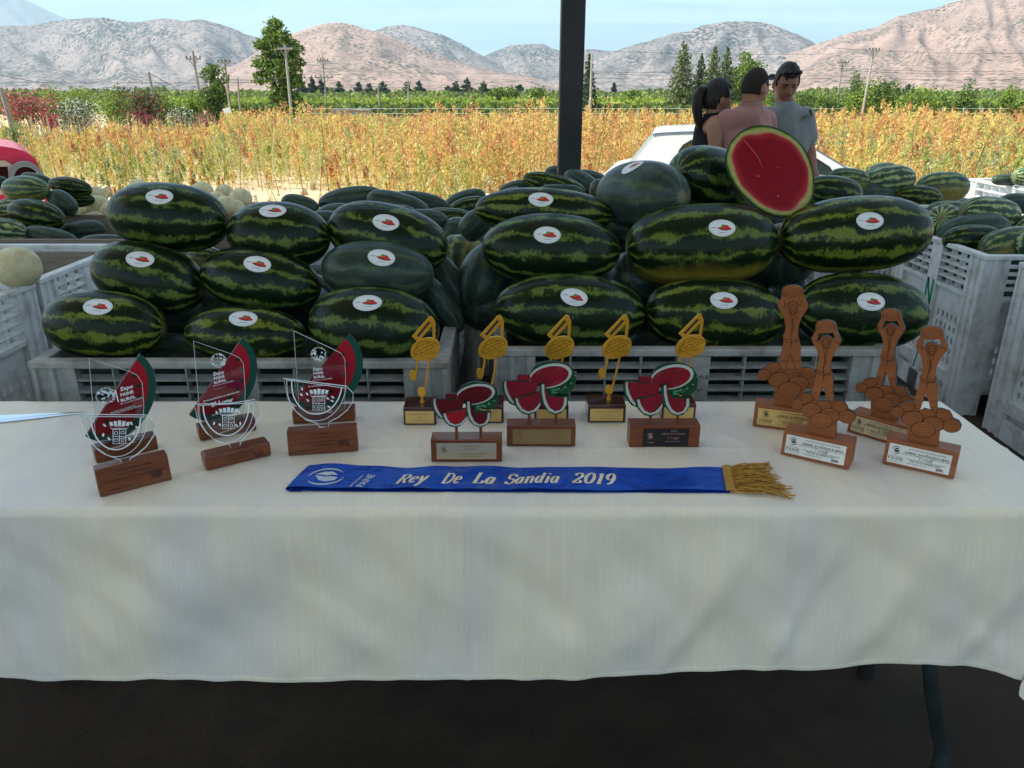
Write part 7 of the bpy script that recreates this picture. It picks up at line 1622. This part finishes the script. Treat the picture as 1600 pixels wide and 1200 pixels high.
def head_geo(M, sc_=1.):
    n, k = 40, 30; V = []; Fs = []
    g = lambda a, b_, s_: math.exp(-(a*a+b_*b_)/(s_*s_))
    for i in range(k+1):
        th = PI*i/k
        for j in range(n):
            ph = 2*PI*j/n; x, y, z = math.sin(th)*math.sin(ph), -math.sin(th)*math.cos(ph), math.cos(th)
            X, Y, Z = x*.076, y*.096, z*.120
            if Z < 0: X *= 1-.32*(-z)**1.6; Y = Y*(1-.12*(-z)) - (.012*(-z) if y < 0 else -.02*(-z)*0)
            if y > 0: Y *= 1.03; 
            if y < 0:
                Y -= .026*g(X/1.0, (Z+.018)/1.5, .011)*1.0 + .008*g(X, Z-.005, .010)          # nose
                Y += .011*(g(X-.030, Z-.012, .017)+g(X+.030, Z-.012, .017))                    # eye sockets
                Y -= .006*(g(X-.028, Z-.032, .018)+g(X+.028, Z-.032, .018))                    # brow
                Y -= .007*g(X/1.8, Z+.054, .010) - .003*g(X/2, Z+.054, .003)                   # lips
                Y -= .010*g(X/1.2, Z+.095, .020)                                               # chin
                Y -= .005*(g(X-.042, Z+.020, .022)+g(X+.042, Z+.020, .022))
            V.append(tuple(M @ (Vector((X, Y, Z))*sc_)))
    for i in range(k):
        for j in range(n): Fs.append((i*n+j, i*n+(j+1) % n, (i+1)*n+(j+1) % n, (i+1)*n+j))
    for s_ in (-1, 1):     # ears
        mb = MB(); mb.ellipsoid((.078*s_, .008, -.008), (.012, .019, .031), MATS['rubber'], 10, 8); n0 = len(V); V += [tuple(M @ (Vector(v)*sc_)) for v in mb.v]; Fs += [tuple(q+n0 for q in f) for f in mb.f]
    return V, Fs
def shell(M, keep, grow, m, name, parent, rough_=0.004, sc_=1., seed=0):
    n, k = 48, 32; mb = MB(); idx = {}; V = []; Fs = []
    for i in range(k+1):
        th = PI*i/k
        for j in range(n):
            ph = 2*PI*j/n; x, y, z = math.sin(th)*math.sin(ph), -math.sin(th)*math.cos(ph), math.cos(th); gg = grow(x, y, z) if callable(grow) else grow
            X, Y, Z = x*.076, y*(.099 if y > 0 else .096), z*.120
            if Z < 0: X *= 1-.32*(-z)**1.6
            if z > .2: pass
            f = 1+gg/.1+rough_*10*mnoise.noise(Vector((x*7+seed, y*7, z*7)))
            V.append(tuple(M @ (Vector((X*f, Y*f, Z*f))*sc_)))
    for i in range(k):
        for j in range(n):
            th = PI*(i+.5)/k; ph = 2*PI*(j+.5)/n; x, y, z = math.sin(th)*math.sin(ph), -math.sin(th)*math.cos(ph), math.cos(th)
            w1 = .09*mnoise.noise(Vector((x*9, y*9, z*9)))
            if keep(x+w1, y+w1, z+w1): Fs.append((i*n+j, i*n+(j+1) % n, (i+1)*n+(j+1) % n, (i+1)*n+j))
    mb.add(V, Fs, m); o = mb.build(name, parent, smooth='all'); md = o.modifiers.new('t', 'SOLIDIFY'); md.thickness = .010; md.offset = -1; return o
m_skin1 = mat('skin_tan', (.27, .135, .09), .5, col2=(.32, .165, .115), scale=12, bump=.05, bscale=200); m_skin2 = mat('skin_brown', (.20, .09, .06), .5, col2=(.25, .12, .08), scale=12)
m_skin3 = mat('skin_warm', (.27, .13, .09), .5, col2=(.32, .16, .11), scale=12); m_hair = mat('black_hair', (.006, .005, .005), .5, col2=(.016, .012, .010), scale=60, stretch=(1, 1, .2), bump=.4, bscale=150); m_hairs = mat('short_dark_hair', (.010, .008, .006), .85, col2=(.022, .016, .012), scale=120, bump=.3, bscale=300)
m_lip = mat('lip', (.28, .10, .08), .5); m_eye = mat('dark_eye', (.02, .014, .01), .3); m_pinkt = mat('salmon_cotton', (.27, .125, .110), .85, col2=(.33, .16, .145), scale=8, bump=.25, bscale=14, sheen=.3); m_greyt = mat('grey_cotton', (.16, .18, .185), .85, col2=(.20, .22, .225), scale=8, bump=.25, bscale=14, sheen=.3); m_blackt = mat('black_top', (.010, .010, .014), .8, bump=.2, bscale=14)
m_jean = mat('dark_denim', (.03, .045, .08), .85); m_shoe = mat('shoe', (.06, .05, .05), .7); m_sun = mat('sunglasses', (.01, .01, .012), .15)
def person(label, headpx, d, face, pitch, skin, arms, shirt, sleeve, torso, hair, extras=None, hsc=1., legs=.115, chest=(.155, .15, .125)):
    """headpx: head centre; torso: px points pelvis,waist,chest,upper,neck; arms: list of (shoulder,elbow,wrist) px+depth offset"""
    hc = PY(headpx[0], headpx[1], d); zf = -.15; o = empty('person', (hc.x, hc.y, zf), 0, label, 'person'); org = o.location.copy()
    yaw = math.atan2(face[0], -face[1]); RM = Matrix.Rotation(yaw, 4, 'Z') @ Matrix.Rotation(math.radians(pitch), 4, 'X'); HM = Matrix.Translation(hc-org) @ RM
    Q = lambda p: PY(p[0], p[1], d+(p[2] if len(p) > 2 else 0))-org
    pel, wai, che, upp, nec = [Q(p) for p in torso]
    nb = (HM @ Vector((0, .02, -.07)))
    J = [(pel, (legs+.045, legs)), (wai, (chest[0]*.86, chest[0]*.62)), (che, (chest[0], chest[0]*.66)), (upp, (chest[2]+.02, chest[2]*.66)), (nec, .060), (nb, .055)]; E = [(0, 1), (1, 2), (2, 3), (3, 4), (4, 5)]
    SJ = [(pel+Vector((0, 0, .0)), (legs+.062, legs+.02)), (wai, (chest[0]*.86+.024, chest[0]*.62+.022)), (che, (chest[0]+.016, chest[0]*.66+.016)), (upp, (chest[2]+.034, chest[2]*.66+.014)), (nec+Vector((0, 0, -.02)), .074)]; SE = [(0, 1), (1, 2), (2, 3), (3, 4)]
    for ar in arms:
        s_, e_, w_ = [Q(p) for p in ar[:3]]; k = len(J); J += [(s_, .060), (s_.lerp(e_, .5), .052), (e_, .042), (e_.lerp(w_, .45), .040), (w_, .027)]; E += [(3, k), (k, k+1), (k+1, k+2), (k+2, k+3), (k+3, k+4)]
        hd = (w_-e_).normalized(); side = hd.cross(Vector((0, 1, 0))).normalized(); pm2 = w_+hd*.05; q = len(J); J.append((pm2, .030)); E.append((k+4, q))
        for f in range(4):
            b0 = pm2+hd*.035+side*(f-1.5)*.019; l_ = (.062, .072, .068, .052)[f]; curl = Vector((0, -.018, 0)); i0 = len(J)
            J += [(b0, .0095), (b0+hd*l_*.55+curl*.5, .0088), (b0+hd*l_+curl*1.4, .0075)]; E += [(q, i0), (i0, i0+1), (i0+1, i0+2)]
        i0 = len(J); tb_ = w_+hd*.03-side*.028; J += [(tb_, .011), (tb_+hd*.035-side*.018+Vector((0, -.01, 0)), .010), (tb_+hd*.062-side*.02+Vector((0, -.014, 0)), .008)]; E += [(k+4, i0), (i0, i0+1), (i0+1, i0+2)]
        if sleeve > 0:
            i0 = len(SJ); m2 = s_.lerp(e_, sleeve); SJ += [(s_, .068), (s_.lerp(m2, .6), .064), (m2, .062)]; SE += [(3, i0), (i0, i0+1), (i0+1, i0+2)]
    lr = legs*.82; Lg = []
    for s_ in (-1, 1):
        k = len(J); hp = pel+Vector((.085*s_, 0, -.06)); kn = Vector((hp.x+.01*s_, hp.y-.01, (hp.z)*.52)); an = Vector((kn.x, hp.y+.02, .09)); to = an+Vector((0, -.12, -.045))
        J += [(hp, lr), (kn, .058), (an, .040), (to, .035)]; E += [(0, k), (k, k+1), (k+1, k+2), (k+2, k+3)]; Lg.append((hp, kn, an, to))
    V, Fs = skin_eval(J, E, voxel=.0075, extra=head_geo(HM, hsc), smooth_it=2)
    mb = MB(); mb.add(V, Fs, skin); mb.build('body', o, smooth='all', fix=False)
    V, Fs = skin_eval(SJ, SE, voxel=.012, smooth_it=5)
    mb = MB(); mb.add([tuple(Vector(v)+Vector((v[0]-che.x, (v[1]-che.y)*1.4, 0)).normalized()*(.002+.010*max(0, .35+mnoise.noise(Vector((v[0]*19, v[1]*9, v[2]*3.2)))))) for v in V], Fs, shirt); mb.build('shirt' if sleeve > 0 else 'tank_top', o, smooth='all', fix=False)
    nk = nec.lerp(nb, .28); ring = [nk+Vector((.066*math.cos(t), .060*math.sin(t), -.012*math.sin(t-1.2*0)*0)) for t in [2*PI*i/20 for i in range(21)]]
    mb = MB(); mb.tube(ring, .0075, shirt, 8, cap=False); mb.build('collar', o, smooth='all')
    PJ = [(pel+Vector((0, 0, -.02)), legs+.045)]; PE = []
    for hp, kn, an, to in Lg: i0 = len(PJ); PJ += [(hp, lr+.012), (kn, .075), (an+Vector((0, 0, .02)), .062)]; PE += [(0, i0), (i0, i0+1), (i0+1, i0+2)]
    V, Fs = skin_eval(PJ, PE, voxel=.018, smooth_it=4); mb = MB(); mb.add(V, Fs, m_jean); mb.build('trousers', o, smooth='all', fix=False)
    for hp, kn, an, to in Lg: mb = MB(); mb.ellipsoid((an.x, (an.y+to.y)/2-.01, .047), (.050, .145, .047), m_shoe, 14, 8); mb.build('shoe', o, smooth='all')
    # face details
    for s_ in (-1, 1):
        mb = MB(); mb.ellipsoid((.030*s_, -.0835, .010), (.013, .006, .0055), m_eye, 10, 6, HM @ Matrix.Scale(hsc, 4)); mb.build('eye', o, smooth='all')
        mb = MB(); mb.tube([HM @ (Vector((.014*s_, -.0965, .030))*hsc), HM @ (Vector((.030*s_, -.0945, .034))*hsc), HM @ (Vector((.046*s_, -.085, .029))*hsc)], .0042, m_hair, 6); mb.build('eyebrow', o, smooth='all')
    mb = MB(); mb.ellipsoid((0, -.0975, -.054), (.022, .006, .006), m_lip, 12, 6, HM @ Matrix.Scale(hsc, 4)); mb.build('mouth', o, smooth='all')
    hair(o, HM); 
    if extras: extras(o, HM, Q, org)
    return o
def hair_w(o, M):
    h = shell(M, lambda x, y, z: z > .62 or (y > -.35-.3*z*0 and z > -.10+(.25 if y < .05 else -.35)*1.0) and not (abs(x) > .72 and z < .16 and y < .38) or (y > .30 and z > -.45), .010, m_hair, 'hair', o)
    mb = MB(); pts = [M @ Vector(p) for p in ((0, .090, .055), (0, .125, .05), (0.0, .145, .01), (0, .140, -.06), (0.005, .120, -.13), (0.0, .10, -.19), (0, .09, -.235))]
    mb.tube(pts, [.018, .030, .036, .034, .028, .018, .006], m_hair, 12); mb.build('ponytail', h, smooth='all')
def hair_s(o, M): shell(M, lambda x, y, z: z > .60 or (y > -.30 and z > .10) or (y > .22 and z > -.38), .0015, m_hairs, 'hair', o, rough_=.0006)
def hair_m(o, M): shell(M, lambda x, y, z: z > .56 or (y > -.32 and z > .05) or (y > .2 and z > -.40), lambda x, y, z: .006+.012*max(0, z)+(.006 if y < 0 and z > .5 else 0), m_hair, 'hair', o)
def ex_s(o, M, Q, org):
    mb = MB()
    for s_ in (-1, 1): mb.ellipsoid((.034*s_, -.098, .078), (.028, .010, .020), m_sun, 12, 8, M)
    mb.box((-.012, -.108, .078), (.012, -.100, .084), m_sun, M); g = mb.build('sunglasses', o, smooth=True)
    for s_ in (-1, 1): mb = MB(); mb.tube([M @ Vector((.062*s_, -.092, .08)), M @ Vector((.080*s_, -.02, .052)), M @ Vector((.082*s_, .03, .020))], .003, m_sun, 6); mb.build('temple', g)
def ex_g(o, M, Q, org):
    mb = MB()
    for s_ in (-1, 1): mb.ellipsoid((.034*s_, -.080, .108), (.030, .016, .018), m_sun, 12, 8, M)
    mb.box((-.012, -.096, .106), (.012, -.086, .112), m_sun, M); mb.build('sunglasses', o, smooth=True)
    p = Q((1246, 181)); mb = MB(); MM = Matrix.Translation(p+Vector((0, -.152, 0))) @ Matrix.Rotation(-.42, 4, 'Y')
    add_text(mb, 'CAMPO', -.045, -.006, .020, 0, m_blk, MM, res=1, bold=.03, shear=.3); mb.box((.030, -.001, -.010), (.046, .001, .030), m_blk, MM); add_ribbon(mb, [(-.05, -.016), (0, -.013), (.045, -.016)], .004, 0, m_blk, M=MM)
    mb.build('chest_print', o)
person('woman in a black sleeveless top with a black ponytail, seen in profile', (1121, 155), 5.30, (.93, .28), 2, m_skin1, [((1118, 195, -.10), (1118, 232, -.12), (1150, 262, -.16)), ((1122, 192, .16), (1136, 230, .24), (1158, 256, .22))], m_blackt, 0,
       [(1112, 300), (1112, 262), (1113, 222), (1115, 202), (1116, 182)], hair_w, hsc=.93, chest=(.108, .10, .088), legs=.10)
person('man in a salmon pink t-shirt with short dark hair, his back to the camera', (1180, 137), 5.20, (.80, .58), 8, m_skin3, [((1137, 187, -.02), (1133, 232, .04), (1150, 268, .18)), ((1194, 186, .06), (1204, 232, .14), (1214, 266, .24))], m_pinkt, .85,
       [(1165, 300), (1165, 262), (1166, 222), (1168, 192, .02), (1174, 166)], hair_s, ex_s, chest=(.145, .14, .115))
person('man in a grey t-shirt with black hair looking down, facing the camera', (1228, 131), 5.46, (-.02, -1), 24, m_skin2, [((1256, 182, 0), (1263, 228, -.02), (1270, 262, -.12)), ((1199, 182, 0), (1194, 228, -.02), (1205, 262, -.14))], m_greyt, .72,
       [(1230, 300), (1230, 262), (1230, 222), (1230, 196), (1229, 168, -.01)], hair_m, ex_g, chest=(.145, .14, .12), hsc=1.0)

# ================================================================== THE AIR
m = bpy.data.materials.new('air'); m.use_nodes = True; nt = m.node_tree; N = nt.nodes; N.remove(N['Principled BSDF'])
pv = N.new('ShaderNodeVolumePrincipled'); pv.inputs['Color'].default_value = (.62, .85, 1.0, 1); pv.inputs['Density'].default_value = .000085; pv.inputs['Anisotropy'].default_value = .1
nt.links.new(pv.outputs[0], N['Material Output'].inputs['Volume'])
mb = MB(); mb.box((-21000, -300, -12.5), (21000, 21000, 1400), m); tag(mb.build('haze'), kind='stuff')
